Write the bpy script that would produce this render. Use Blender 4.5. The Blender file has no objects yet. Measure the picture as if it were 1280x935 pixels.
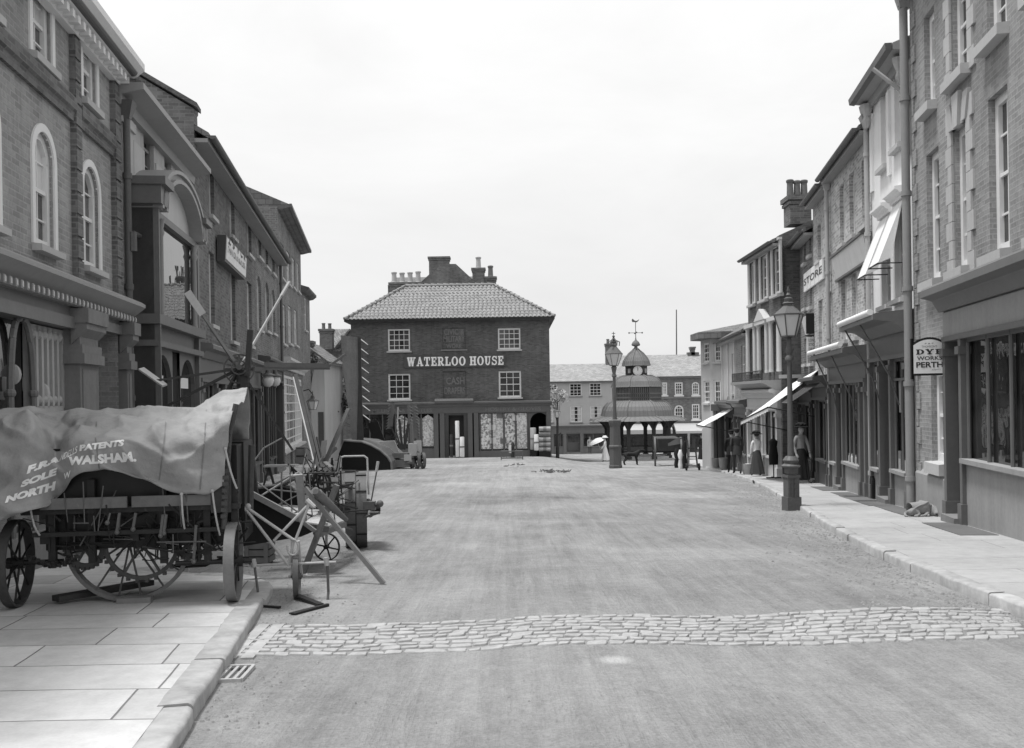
import bpy, bmesh, math, random
from mathutils import Vector, Matrix, noise
from mathutils.bvhtree import BVHTree
random.seed(7)
PI = math.pi
sc = bpy.context.scene
COL = sc.collection
# ---------------------------------------------------------------- survey of the place
FPX, ROLL, EYE = 1200.0, math.radians(0.9), 1.5
CR, SR = math.cos(ROLL), math.sin(ROLL)
def ray(px, py):
    dx, dy = px - 640.0, 500.0 - py
    return (dx*CR + dy*SR)/FPX, (-dx*SR + dy*CR)/FPX
def P(px, py, Y):
    a, b = ray(px, py)
    return Vector((a*Y, Y, EYE + b*Y))
def sstep(a, b, x):
    t = min(1, max(0, (x-a)/(b-a))); return t*t*(3-2*t)
def gz(x, y):
    yy = min(y, 108)
    return -0.0417*yy + 0.42*sstep(24, 44, y)*(1-sstep(90, 100, y))*(1-sstep(1.5, 5.0, x))
def PG(px, py, off=0.0):
    a, b = ray(px, py)
    lo, hi = 2.0, 140.0
    f = lambda Y: EYE + b*Y - gz(a*Y, Y) - off
    for _ in range(60):
        m = (lo+hi)/2
        if f(m) > 0: lo = m
        else: hi = m
    return Vector((a*lo, lo, EYE + b*lo))
# ---------------------------------------------------------------- mesh builder
class MB:
    def __init__(s): s.v = []; s.f = []; s.m = []
    def add(s, vs, fs, mi=0):
        k = len(s.v); s.v += [Vector(p) for p in vs]
        for f in fs: s.f.append([i+k for i in f]); s.m.append(mi)
        return s
    def quad(s, a, b, c, d, mi=0): return s.add([a, b, c, d], [(0, 1, 2, 3)], mi)
    def hexa(s, b, t, mi=0):   # bottom ring 4, top ring 4
        return s.add(list(b)+list(t), [(3, 2, 1, 0), (4, 5, 6, 7), (0, 1, 5, 4), (1, 2, 6, 5), (2, 3, 7, 6), (3, 0, 4, 7)], mi)
    def box(s, c, size, rz=0, mi=0, M=None):
        x, y, z = size[0]/2, size[1]/2, size[2]/2
        R = M if M is not None else Matrix.Rotation(rz, 3, 'Z')
        c = Vector(c)
        q = [c + R @ Vector(p) for p in ((-x,-y,-z),(x,-y,-z),(x,y,-z),(-x,y,-z),(-x,-y,z),(x,-y,z),(x,y,z),(-x,y,z))]
        return s.hexa(q[:4], q[4:], mi)
    def bar(s, p, q, w, h, mi=0, up=Vector((0,0,1)), w2=None, h2=None):
        p, q = Vector(p), Vector(q); d = (q-p).normalized()
        if abs(d.dot(up)) > .98: up = Vector((0,1,0))
        a = d.cross(up).normalized(); b = a.cross(d)
        w2 = w if w2 is None else w2; h2 = h if h2 is None else h2
        r = lambda o, w, h: [o - a*w/2 - b*h/2, o + a*w/2 - b*h/2, o + a*w/2 + b*h/2, o - a*w/2 + b*h/2]
        return s.hexa(r(p, w, h), r(q, w2, h2), mi)
    def tube(s, p, q, r0, r1=None, n=8, mi=0, cap=True):
        p, q = Vector(p), Vector(q); r1 = r0 if r1 is None else r1
        d = (q-p).normalized(); up = Vector((0,0,1)) if abs(d.z) < .95 else Vector((1,0,0))
        a = d.cross(up).normalized(); b = a.cross(d)
        vs = []
        for o, r in ((p, r0), (q, r1)):
            for i in range(n):
                t = 2*PI*i/n; vs.append(o + (a*math.cos(t) + b*math.sin(t))*r)
        fs = [(i, (i+1) % n, n+(i+1) % n, n+i) for i in range(n)]
        if cap: fs += [tuple(range(n))[::-1], tuple(range(n, 2*n))]
        return s.add(vs, fs, mi)
    def path(s, pts, r, n=6, mi=0):
        for a, b in zip(pts[:-1], pts[1:]): s.tube(a, b, r, n=n, mi=mi)
        for a in pts[1:-1]: s.ball(a, r*1.02, 6, 4, mi)
        return s
    def lathe(s, prof, c, n=16, mi=0, rot=0, axis=None, cap=True, sq=(1, 1)):
        c = Vector(c); R = axis if axis is not None else Matrix.Identity(3)
        vs = []
        for r, z in prof:
            for i in range(n):
                t = 2*PI*i/n + rot; vs.append(c + R @ Vector((r*sq[0]*math.cos(t), r*sq[1]*math.sin(t), z)))
        fs = []
        for k in range(len(prof)-1):
            for i in range(n):
                fs.append((k*n+i, k*n+(i+1) % n, (k+1)*n+(i+1) % n, (k+1)*n+i))
        if cap: fs += [tuple(range(n))[::-1], tuple(range((len(prof)-1)*n, len(prof)*n))]
        return s.add(vs, fs, mi)
    def ball(s, c, r, n=10, m=6, mi=0, sc=(1,1,1), R=None):
        c = Vector(c); vs = []; fs = []
        R = R if R is not None else Matrix.Identity(3)
        for j in range(1, m):
            ph = PI*j/m
            for i in range(n):
                t = 2*PI*i/n
                vs.append(c + R @ Vector((r*sc[0]*math.sin(ph)*math.cos(t), r*sc[1]*math.sin(ph)*math.sin(t), r*sc[2]*math.cos(ph))))
        k = len(vs); vs += [c + R @ Vector((0,0,r*sc[2])), c - R @ Vector((0,0,r*sc[2]))]
        for j in range(m-2):
            for i in range(n): fs.append((j*n+i, (j+1)*n+i, (j+1)*n+(i+1) % n, j*n+(i+1) % n))
        for i in range(n):
            fs.append((k, i, (i+1) % n)); fs.append((k+1, (m-2)*n+(i+1) % n, (m-2)*n+i))
        return s.add(vs, fs, mi)
    def ring(s, c, ax, R, w, t, n=32, mi=0):
        """wheel rim: radius R (outer), width w along axis ax, radial thickness t"""
        c = Vector(c); ax = Vector(ax).normalized()
        a = ax.cross(Vector((0,0,1))).normalized(); b = a.cross(ax)
        vs = []
        for i in range(n):
            th = 2*PI*i/n; d = a*math.cos(th) + b*math.sin(th)
            vs += [c + d*R - ax*w/2, c + d*R + ax*w/2, c + d*(R-t) + ax*w/2, c + d*(R-t) - ax*w/2]
        fs = []
        for i in range(n):
            j = (i+1) % n
            for k in range(4): fs.append((i*4+k, i*4+(k+1) % 4, j*4+(k+1) % 4, j*4+k))
        return s.add(vs, fs, mi)
    def prism(s, poly, d, mi=0):
        """closed polygon (list of 3D points) extruded by vector d"""
        n = len(poly); d = Vector(d); vs = [Vector(p) for p in poly] + [Vector(p)+d for p in poly]
        fs = [tuple(range(n))[::-1], tuple(range(n, 2*n))] + [(i, (i+1) % n, n+(i+1) % n, n+i) for i in range(n)]
        return s.add(vs, fs, mi)
    def build(s, name, mats, parent=None, smooth=None, fix=True):
        if not isinstance(mats, (list, tuple)): mats = [mats]
        off = ORG.get(parent, Vector((0,0,0))) if parent is not None else Vector((0,0,0))
        me = bpy.data.meshes.new(name)
        me.from_pydata([tuple(p-off) for p in s.v], [], s.f)
        for m in mats: me.materials.append(m)
        me.polygons.foreach_set('material_index', s.m)
        if fix:
            bm = bmesh.new(); bm.from_mesh(me); bmesh.ops.recalc_face_normals(bm, faces=bm.faces); bm.to_mesh(me); bm.free()
        me.update()
        uv = me.uv_layers.new(name='UVMap').data
        Z = Vector((0,0,1))
        for p in me.polygons:
            n = p.normal
            t = Z.cross(n)
            t = Vector((1,0,0)) if t.length < .02 else t.normalized()
            b = n.cross(t)
            for li in p.loop_indices:
                co = me.vertices[me.loops[li].vertex_index].co + off
                uv[li].uv = (co.dot(t), co.dot(b) if abs(n.z) > .02 else co.z)
        if smooth is not None:
            me.polygons.foreach_set('use_smooth', [True]*len(me.polygons))
            me.set_sharp_from_angle(angle=math.radians(smooth))
        o = bpy.data.objects.new(name, me); COL.objects.link(o)
        if parent is not None: o.parent = parent
        ORG[o] = off
        return o
ORG = {}
def tag(o, label, cat, group=None, kind=None):
    if label: o['label'] = label
    if cat: o['category'] = cat
    if group: o['group'] = group
    if kind: o['kind'] = kind
    return o
def thing(name, label, cat, loc, group=None):
    o = bpy.data.objects.new(name, None); COL.objects.link(o)
    o.location = loc; o.empty_display_size = .2; ORG[o] = Vector(loc)
    return tag(o, label, cat, group)
def single(mb, name, mats, label, cat, group=None, kind=None, smooth=None, origin=None):
    o = mb.build(name, mats, smooth=smooth)
    if origin is None and mb.v:
        n = len(mb.v); c = sum(mb.v, Vector())/n; origin = Vector((c.x, c.y, min(p.z for p in mb.v)))
    if origin is not None:
        o.data.transform(Matrix.Translation(-origin)); o.location = origin
        ORG[o] = origin
    return tag(o, label, cat, group, kind)
def struct(mb, name, mats, smooth=None):
    o = mb.build(name, mats, smooth=smooth); o['kind'] = 'structure'; return o
def copy_tree(o, parent=None):
    c = o.copy(); COL.objects.link(c)
    if parent is not None: c.parent = parent
    for ch in list(o.children): copy_tree(ch, c)
    return c
# ---------------------------------------------------------------- lettering
_fc = {}
def text2d(s, bold=0.0):
    key = (s, bold)
    if key in _fc: return _fc[key]
    cu = bpy.data.curves.new('t', 'FONT'); cu.body = s; cu.size = 1; cu.offset = bold; cu.resolution_u = 3
    ob = bpy.data.objects.new('t', cu); COL.objects.link(ob)
    dg = bpy.context.evaluated_depsgraph_get(); dg.update()
    me = bpy.data.meshes.new_from_object(ob.evaluated_get(dg))
    vs = [(v.co.x, v.co.y) for v in me.vertices]; fs = [tuple(p.vertices) for p in me.polygons]
    bpy.data.objects.remove(ob); bpy.data.curves.remove(cu); bpy.data.meshes.remove(me)
    x0 = min(v[0] for v in vs); x1 = max(v[0] for v in vs); y0 = min(v[1] for v in vs); y1 = max(v[1] for v in vs)
    vs = [((x-x0)/(x1-x0), (y-y0)/(y1-y0)) for x, y in vs]
    _fc[key] = (vs, fs); return _fc[key]
def put_text(mb, s, o, xv, yv, bold=0.0, mi=0, lift=None):
    vs, fs = text2d(s, bold); o, xv, yv = Vector(o), Vector(xv), Vector(yv)
    n = xv.cross(yv).normalized() if lift is None else lift
    mb.add([o + xv*x + yv*y + n*.003 for x, y in vs], fs, mi)
def seg(p, q, w):
    p, q = Vector(p), Vector(q); d = (q-p).normalized(); a = Vector((-d.y, d.x))*w/2
    return [p-a, q-a, q+a, p+a]
def bx(x0, y0, x1, y1): return [Vector((x0,y0)), Vector((x1,y0)), Vector((x1,y1)), Vector((x0,y1))]
def arcs(cx, cy, rx, ry, a0, a1, wx, wy, n=10):
    out = []
    for i in range(n):
        t0 = math.radians(a0+(a1-a0)*i/n); t1 = math.radians(a0+(a1-a0)*(i+1)/n)
        f = lambda t, k: Vector((cx+(rx-k*wx)*math.cos(t), cy+(ry-k*wy)*math.sin(t)))
        out.append([f(t0,0), f(t1,0), f(t1,1), f(t0,1)])
    return out
T_, N_, S_ = .27, .15, .15   # thick stroke, thin stroke, serif height
def glyph(c):
    if c == 'H': return [bx(.1,0,.1+T_,1), bx(.63,0,.63+T_,1), bx(.3,.43,.7,.57), bx(0,0,.46,S_), bx(.54,0,1,S_), bx(0,1-S_,.46,1), bx(.54,1-S_,1,1)], 1.0
    if c == 'E': return [bx(.1,0,.1+T_,1), bx(0,0,.82,S_), bx(0,1-S_,.8,1), bx(.3,.44,.6,.57), bx(.68,0,.84,.33), bx(.66,.68,.82,1), bx(.52,.34,.64,.67)], .86
    if c == 'L': return [bx(.1,0,.1+T_,1), bx(0,0,.8,S_), bx(0,1-S_,.5,1), bx(.66,0,.82,.4)], .84
    if c == 'T': return [bx(.31,0,.31+T_,1), bx(0,1-S_,.9,1), bx(.16,0,.74,S_), bx(0,.62,.15,1), bx(.75,.62,.9,1)], .92
    if c == 'W': return [seg((.16,1),(.4,0),T_), seg((.4,0),(.62,1),N_), seg((.62,1),(.84,0),T_), seg((.84,0),(1.1,1),N_), bx(0,1-S_,.4,1), bx(.46,1-S_,.86,1), bx(.95,1-S_,1.3,1)], 1.3
    if c == 'A': return [seg((.18,0),(.48,1),N_), seg((.46,1),(.8,0),T_), bx(.28,.24,.7,.37), bx(0,0,.38,S_), bx(.58,0,1.02,S_)], 1.02
    if c in 'RPD':
        if c == 'D': return [bx(.1,0,.1+T_,1), bx(0,0,.45,S_), bx(0,1-S_,.45,1)] + arcs(.44,.5,.5,.5,-90,90,T_,S_), .96
        g = [bx(.1,0,.1+T_,1), bx(0,0,.48,S_), bx(0,1-S_,.55,1), bx(.3,.4,.55,.53)] + arcs(.54,.7,.33,.3,-90,90,.24,.14)
        if c == 'R': g += [seg((.5,.42),(.82,.05),.24), bx(.72,0,1.0,S_)]
        return g, (1.0 if c == 'R' else .9)
    if c == 'O': return arcs(.5,.5,.5,.52,0,360,T_,.13,20), 1.0
    if c == 'U': return [bx(.1,.35,.1+T_,1), bx(.66,.35,.66+N_,1), bx(0,1-S_,.46,1), bx(.54,1-S_,.93,1)] + arcs(.455,.36,.355,.38,180,360,.22,.17), .95
    if c == 'S':
        g = arcs(.4,.73,.36,.29,20,270,.2,.15) + arcs(.4,.29,.38,.31,-200+40,90,.2,.15)
        return g + [bx(.64,.66,.76,1), bx(0,0,.13,.36)], .8
    if c == 'Y': return [seg((.15,1),(.46,.45),T_), seg((.82,1),(.5,.45),N_), bx(.34,0,.34+T_,.5), bx(0,1-S_,.4,1), bx(.6,1-S_,1,1), bx(.2,0,.76,S_)], 1.0
    if c == 'K': return [bx(.1,0,.1+T_,1), seg((.36,.4),(.8,1),N_), seg((.42,.55),(.8,.02),T_), bx(0,0,.46,S_), bx(0,1-S_,.46,1), bx(.6,1-S_,.98,1), bx(.6,0,1,S_)], 1.0
    return [], .5
def slab_text(mb, s, o, xv, yv, width, height, mi=0, nrm=None):
    """heavy slab-serif lettering fitted in width x height; xv, yv unit vectors"""
    o, xv, yv = Vector(o), Vector(xv), Vector(yv); n = nrm if nrm is not None else xv.cross(yv)
    adv = [glyph(c)[1] for c in s]; gap = .13; tot = sum(adv) + gap*(len(s)-1); k = width/tot; x = 0; j = 0
    for c, a in zip(s, adv):
        for poly in glyph(c)[0]:
            j += 1; e = .004 + .0006*(j % 9)
            mb.add([o + xv*((x+p.x)*k) + yv*(p.y*height) + n*e for p in poly], [tuple(range(len(poly)))], mi)
        x += a + gap
# ---------------------------------------------------------------- skinned bodies
def skin(mb, joints, links, mi=0, sub=2, root=0):
    """joints: list of (Vector, radius or (rx,ry)); links: index pairs -> smooth continuous body appended to mb"""
    me = bpy.data.meshes.new('s'); me.from_pydata([tuple(j[0]) for j in joints], links, [])
    ob = bpy.data.objects.new('s', me); COL.objects.link(ob)
    ob.modifiers.new('k', 'SKIN'); sv = me.skin_vertices[0].data
    for i, j in enumerate(joints):
        r = j[1]; sv[i].radius = r if isinstance(r, tuple) else (r, r); sv[i].use_root = (i == root)
    m = ob.modifiers.new('u', 'SUBSURF'); m.levels = sub; m.render_levels = sub
    dg = bpy.context.evaluated_depsgraph_get(); dg.update()
    e = bpy.data.meshes.new_from_object(ob.evaluated_get(dg))
    mb.add([v.co.copy() for v in e.vertices], [tuple(p.vertices) for p in e.polygons], mi)
    bpy.data.objects.remove(ob); bpy.data.meshes.remove(me); bpy.data.meshes.remove(e)
# ---------------------------------------------------------------- materials (the plate is monochrome: every colour is a grey)
MT = {}
def g3(v): return (v, v, v, 1)
class NT:
    def __init__(s, name):
        s.m = bpy.data.materials.new(name); s.m.use_nodes = True; s.t = s.m.node_tree; s.t.nodes.clear()
        s.out = s.n('ShaderNodeOutputMaterial'); s.b = s.n('ShaderNodeBsdfPrincipled'); s.l(s.b.outputs[0], s.out.inputs[0])
        s.b.inputs['Specular IOR Level'].default_value = .3
    def n(s, k, **kw):
        x = s.t.nodes.new(k)
        for a, b in kw.items(): setattr(x, a, b)
        return x
    def l(s, a, b): s.t.links.new(a, b)
    def math(s, op, a, b=None, c=None):
        x = s.n('ShaderNodeMath', operation=op)
        for i, q in enumerate((a, b, c)):
            if q is None: continue
            if isinstance(q, (int, float)): x.inputs[i].default_value = q
            else: s.l(q, x.inputs[i])
        return x.outputs[0]
    def pos(s): return s.n('ShaderNodeNewGeometry').outputs['Position']
    def uv(s): return s.n('ShaderNodeTexCoord').outputs['UV']
    def mapv(s, v, scale, rot=0):
        x = s.n('ShaderNodeMapping'); x.inputs['Scale'].default_value = scale; x.inputs['Rotation'].default_value = (0,0,rot); s.l(v, x.inputs[0]); return x.outputs[0]
    def noise(s, v, scale, detail=4, rough=.6, dist=0):
        x = s.n('ShaderNodeTexNoise'); x.inputs['Scale'].default_value = scale; x.inputs['Detail'].default_value = detail
        x.inputs['Roughness'].default_value = rough; x.inputs['Distortion'].default_value = dist; s.l(v, x.inputs['Vector']); return x.outputs['Fac']
    def ramp(s, f, a, b, lo=0., hi=1.):
        x = s.n('ShaderNodeMapRange'); s.l(f, x.inputs[0])
        for i, q in enumerate((a, b, lo, hi)): x.inputs[i+1].default_value = q
        return x.outputs[0]
    def grey(s, v):
        c = s.n('ShaderNodeCombineColor')
        for i in range(3): s.l(v, c.inputs[i])
        return c.outputs[0]
    def base(s, v): s.l(s.grey(v), s.b.inputs['Base Color'])
    def bump(s, h, dist, strength=1.):
        x = s.n('ShaderNodeBump'); x.inputs['Distance'].default_value = dist; x.inputs['Strength'].default_value = strength
        s.l(h, x.inputs['Height']); s.l(x.outputs[0], s.b.inputs['Normal'])
def M(name, v, rough=.8, amt=.25, big=.8, small=14., bump=.003, streak=0., spec=.3, metal=0., wear=0.):
    t = NT(name); p = t.pos()
    a = t.noise(p, big, 4); b = t.noise(p, small, 5, .65)
    k = t.math('ADD', t.math('MULTIPLY', t.math('SUBTRACT', a, .5), amt*2.2), t.math('MULTIPLY', t.math('SUBTRACT', b, .5), amt*1.6))
    if streak:
        c = t.noise(t.mapv(p, (5, 5, .35)), 1.0, 5); k = t.math('ADD', k, t.math('MULTIPLY', t.math('SUBTRACT', c, .5), streak*2))
    f = t.math('MAXIMUM', t.math('MULTIPLY', t.math('ADD', k, 1.0), v), .004)
    if wear:
        w = t.ramp(t.noise(p, small*.6, 6, .7), .6, .7); f = t.math('ADD', f, t.math('MULTIPLY', w, wear))
    t.base(f); t.b.inputs['Roughness'].default_value = rough; t.b.inputs['Metallic'].default_value = metal
    t.b.inputs['Specular IOR Level'].default_value = spec
    if bump: t.bump(b, bump)
    MT[name] = t.m; return t.m
def BRICK(name, v, bw=.225, bh=.075, mort=.011, mv=1.5, var=.3, streak=.3, bump=.006, stain=.5):
    t = NT(name); uv = t.uv(); p = t.pos()
    b = t.n('ShaderNodeTexBrick'); t.l(uv, b.inputs['Vector'])
    for k, q in (('Color1', g3(v*(1-var))), ('Color2', g3(v*(1+var))), ('Mortar', g3(v*mv))): b.inputs[k].default_value = q
    for k, q in (('Scale', 1.), ('Mortar Size', mort), ('Mortar Smooth', .2), ('Bias', 0.), ('Brick Width', bw), ('Row Height', bh)): b.inputs[k].default_value = q
    sep = t.n('ShaderNodeSeparateColor'); t.l(b.outputs['Color'], sep.inputs[0])
    a = t.noise(p, .55, 5, .6); c = t.noise(t.mapv(p, (4, 4, .3)), 1.0, 5); d = t.noise(p, 22, 3)
    k = t.math('ADD', t.math('MULTIPLY', t.math('SUBTRACT', a, .5), stain*2.2), t.math('MULTIPLY', t.math('SUBTRACT', c, .5), streak*2))
    k = t.math('ADD', k, t.math('MULTIPLY', t.math('SUBTRACT', d, .5), .5))
    t.base(t.math('MAXIMUM', t.math('MULTIPLY', sep.outputs[0], t.math('ADD', k, 1.)), .005))
    t.b.inputs['Roughness'].default_value = .9; t.b.inputs['Specular IOR Level'].default_value = .2
    t.bump(t.math('ADD', t.math('MULTIPLY', b.outputs['Fac'], -1.), t.math('MULTIPLY', d, .6)), bump)
    MT[name] = t.m; return t.m
def GLASS(name, v=.02, ior=1.55, rough=.03, wob=.0015, var=1.0):
    t = NT(name); p = t.pos()
    a = t.ramp(t.noise(p, 1.3, 3, .6), .35, .75, v*(1-.6*var), v*(1+1.8*var))
    t.base(a); t.b.inputs['Roughness'].default_value = rough; t.b.inputs['IOR'].default_value = ior; t.b.inputs['Specular IOR Level'].default_value = .5
    t.bump(t.noise(p, 1.6, 2), wob*12, .35); MT[name] = t.m; return t.m
# walls
BRICK('brick_soft', .29, mv=1.2, var=.16, stain=.4); BRICK('brick_dark', .145, mv=1.35); BRICK('brick_mid', .17, mv=1.5)
BRICK('brick_pale', .37, mv=1.25, var=.35); BRICK('brick_plum', .115, mv=1.15, var=.25); BRICK('brick_far', .16)
BRICK('brick_grey', .27, mv=1.18, var=.16, stain=.4)
M('stucco_white', .76, amt=.08, streak=.12, bump=.002); M('stucco_mid', .46, amt=.12, streak=.22, bump=.003)
M('stucco_panel', .52, amt=.1, streak=.15); M('plaster_far', .42, amt=.1, streak=.1); M('plinth_grey', .3, amt=.18, streak=.2)
M('stone', .40, amt=.18, streak=.2, bump=.004); M('stone_dark', .2, amt=.25, streak=.3, bump=.005); M('stone_sill', .46, amt=.15, bump=.003)
# paint
M('paint_white', .72, .5, .08, bump=.001); M('paint_cream', .55, .5, .1, bump=.001); M('paint_grey', .28, .5, .12, bump=.001, streak=.08)
M('paint_dark', .08, .45, .2, bump=.001); M('paint_brown', .13, .45, .2, bump=.001, streak=.1); M('paint_black', .012, .4, .2, bump=.001)
M('fascia_grey', .17, .5, .15, streak=.12); M('letter_white', .85, .6, .05, bump=0); M('letter_pale', .5, .6, .15, bump=0); M('letter_dark', .03, .6, .1, bump=0)
M('sign_white', .72, .6, .1, streak=.12, bump=.001)
# roofs
def SLATE(name, v, w, h, var, mort=.006):
    return BRICK(name, v, bw=w, bh=h, mort=mort, mv=.45, var=var, streak=.1, stain=.2, bump=.012)
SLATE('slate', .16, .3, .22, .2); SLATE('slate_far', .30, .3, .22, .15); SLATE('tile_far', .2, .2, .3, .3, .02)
M('pantile', .26, .85, .3, big=2.5, small=9, bump=.006); M('lead', .2, .6, .2); M('lead_roof', .17, .6, .18, streak=.15, bump=.004)
M('pot', .42, .85, .2); M('pot_dark', .16, .85, .25)
# glass
GLASS('glass'); GLASS('glass_shop', .015, 1.5, .02); GLASS('glass_plate', .02, 2.6, .008, .0008, .3); GLASS('glass_dim', .05, 1.5, .12)
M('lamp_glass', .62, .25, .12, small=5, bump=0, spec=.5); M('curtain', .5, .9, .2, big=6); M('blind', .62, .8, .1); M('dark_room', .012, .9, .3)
# iron, timber, cloth
M('iron', .02, .5, .4, small=30, wear=.03, bump=.002); M('iron_grey', .11, .5, .3, small=30, wear=.05); M('iron_pale', .42, .5, .25, small=30, wear=.05)
M('iron_rust', .07, .75, .45, small=24, wear=.05, bump=.003); M('tyre_iron', .17, .55, .35, small=25, wear=.08)
M('timber_board', .2, .8, .3, big=2, small=16, streak=.35); M('timber', .2, .8, .25, big=3, small=20, streak=.2); M('timber_dark', .05, .75, .35, big=3, small=20, wear=.03); M('timber_pale', .42, .8, .2, big=3, small=20, wear=.08)
M('timber_mid', .14, .75, .3, big=3, small=20, wear=.04)
M('canvas_white', .78, .85, .08, streak=.08, bump=.002); M('cloth_black', .018, .9, .3, small=30); M('cloth_dark', .05, .9, .2, small=40); M('cloth_grey', .2, .9, .2, small=40)
M('cloth_white', .75, .9, .08, small=30); M('cloth_stripe', .3, .9, .3, small=25); M('skin', .38, .6, .08); M('hair_dark', .03, .7, .2); M('fur_black', .02, .8, .4, small=40); M('fur_fawn', .28, .9, .3, small=30, bump=.006); M('fur_white', .7, .9, .1)
M('leaf_pale', .34, .7, .4, big=8, small=30); M('pipe_grey', .26, .6, .15, streak=.1, bump=.001); M('leaf', .09, .7, .45, big=8, small=30); M('bark', .08, .9, .3); M('straw', .12, .9, .5, small=40); M('wicker', .35, .85, .35, small=30)
# pattern cloth in shop window (printed dress goods)
def PRINT(name, lo, hi, s):
    t = NT(name); p = t.pos(); f = t.ramp(t.noise(p, s, 3, .7), .42, .56, lo, hi); t.base(f); t.b.inputs['Roughness'].default_value = .85; MT[name] = t.m
PRINT('print_goods', .2, .8, 5.2); PRINT('print_fine', .4, .8, 9); PRINT('print_bold', .25, .85, 7)
# tarpaulin
def TARP():
    t = NT('tarpaulin'); p = t.pos()
    a = t.noise(p, 1.4, 5, .65, .6); b = t.noise(p, 9, 5, .7); w = t.noise(p, 4, 6, .75)
    def crease(sc, rot):
        x = t.n('ShaderNodeTexNoise'); x.noise_type = 'RIDGED_MULTIFRACTAL'; x.inputs['Scale'].default_value = sc; x.inputs['Detail'].default_value = 4; x.inputs['Distortion'].default_value = .6
        t.l(t.mapv(p, (1, 1, 1.9), rot), x.inputs['Vector']); return x.outputs['Fac']
    c1, c2 = crease(1.7, .3), crease(4.2, -.5)
    f = t.math('ADD', t.math('MULTIPLY', a, .2), t.math('MULTIPLY', b, .12)); f = t.math('ADD', f, .15)
    d = t.ramp(w, .62, .72, 0, .10); f = t.math('SUBTRACT', f, d); t.base(t.math('MAXIMUM', f, .04))
    t.b.inputs['Roughness'].default_value = .75; t.bump(t.math('ADD', t.math('ADD', t.math('MULTIPLY', b, .35), t.math('MULTIPLY', w, .4)), t.math('ADD', t.math('MULTIPLY', c1, 1.3), t.math('MULTIPLY', c2, .5))), .03); MT['tarpaulin'] = t.m
TARP()
# ground
def ROAD():
    t = NT('road_macadam'); p = t.pos()
    along = t.noise(t.mapv(p, (1.9, .09, 1)), 1.0, 7, .66, .5); hair = t.noise(t.mapv(p, (16., .35, 1), .06), 1.0, 5, .7, .3); hair2 = t.noise(t.mapv(p, (11., .4, 1), -.16), 1.0, 5, .7, .3)          # dust drawn out along the wheel tracks
    fine = t.noise(t.mapv(p, (7., .5, 1)), 1.0, 6, .65, .3)
    big = t.noise(p, .22, 5, .6, .5); grit = t.noise(p, 45, 4, .7); mid = t.noise(t.mapv(p, (2.8, .75, 1)), 1.0, 6, .72, .4)
    f = t.math('ADD', t.math('MULTIPLY', t.math('SUBTRACT', along, .5), .15), t.math('ADD', t.math('MULTIPLY', t.math('SUBTRACT', fine, .5), .10), t.math('ADD', t.math('MULTIPLY', t.math('SUBTRACT', hair, .5), .07), t.math('MULTIPLY', t.math('SUBTRACT', hair2, .5), .07))))
    f = t.math('ADD', f, t.math('MULTIPLY', t.math('SUBTRACT', big, .5), .34)); f = t.math('ADD', f, t.math('MULTIPLY', t.math('SUBTRACT', grit, .5), .22))
    f = t.math('ADD', f, t.math('MULTIPLY', t.math('SUBTRACT', mid, .5), .13))
    cloud = t.noise(t.mapv(p, (1.0, .3, 1)), 1.0, 5, .6, .8); f = t.math('ADD', f, t.math('MULTIPLY', t.math('SUBTRACT', cloud, .5), .13))
    spk = t.noise(p, 9, 6, .75); f = t.math('ADD', f, t.math('MULTIPLY', t.math('SUBTRACT', spk, .5), .17)); iso = t.noise(p, 1.3, 5, .65); f = t.math('ADD', f, t.math('MULTIPLY', t.math('SUBTRACT', iso, .5), .08))
    pc = PG(768, 829); vd = t.n('ShaderNodeVectorMath', operation='DISTANCE'); t.l(t.mapv(p, (1, 1, 0)), vd.inputs[0]); vd.inputs[1].default_value = (pc.x, pc.y, 0)   # an old pale splash on the surface
    f = t.math('ADD', f, t.ramp(t.math('ADD', vd.outputs['Value'], t.math('MULTIPLY', spk, .1)), .10, .19, .16, 0))
    st = t.ramp(t.noise(t.mapv(p, (.8, 2.6, 1)), 1.0, 6, .7, .5), .66, .76, 0, .07)   # short dung-dark smears across the road
    f = t.math('SUBTRACT', t.math('ADD', f, ROAD_V), st); t.base(t.math('MAXIMUM', f, .05))
    t.b.inputs['Roughness'].default_value = .95; t.b.inputs['Specular IOR Level'].default_value = .1
    h = t.math('ADD', t.math('MULTIPLY', grit, .35), t.math('ADD', mid, t.math('MULTIPLY', fine, .8))); t.bump(h, .045); MT['road_macadam'] = t.m
ROAD_V = .262
ROAD()
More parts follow.
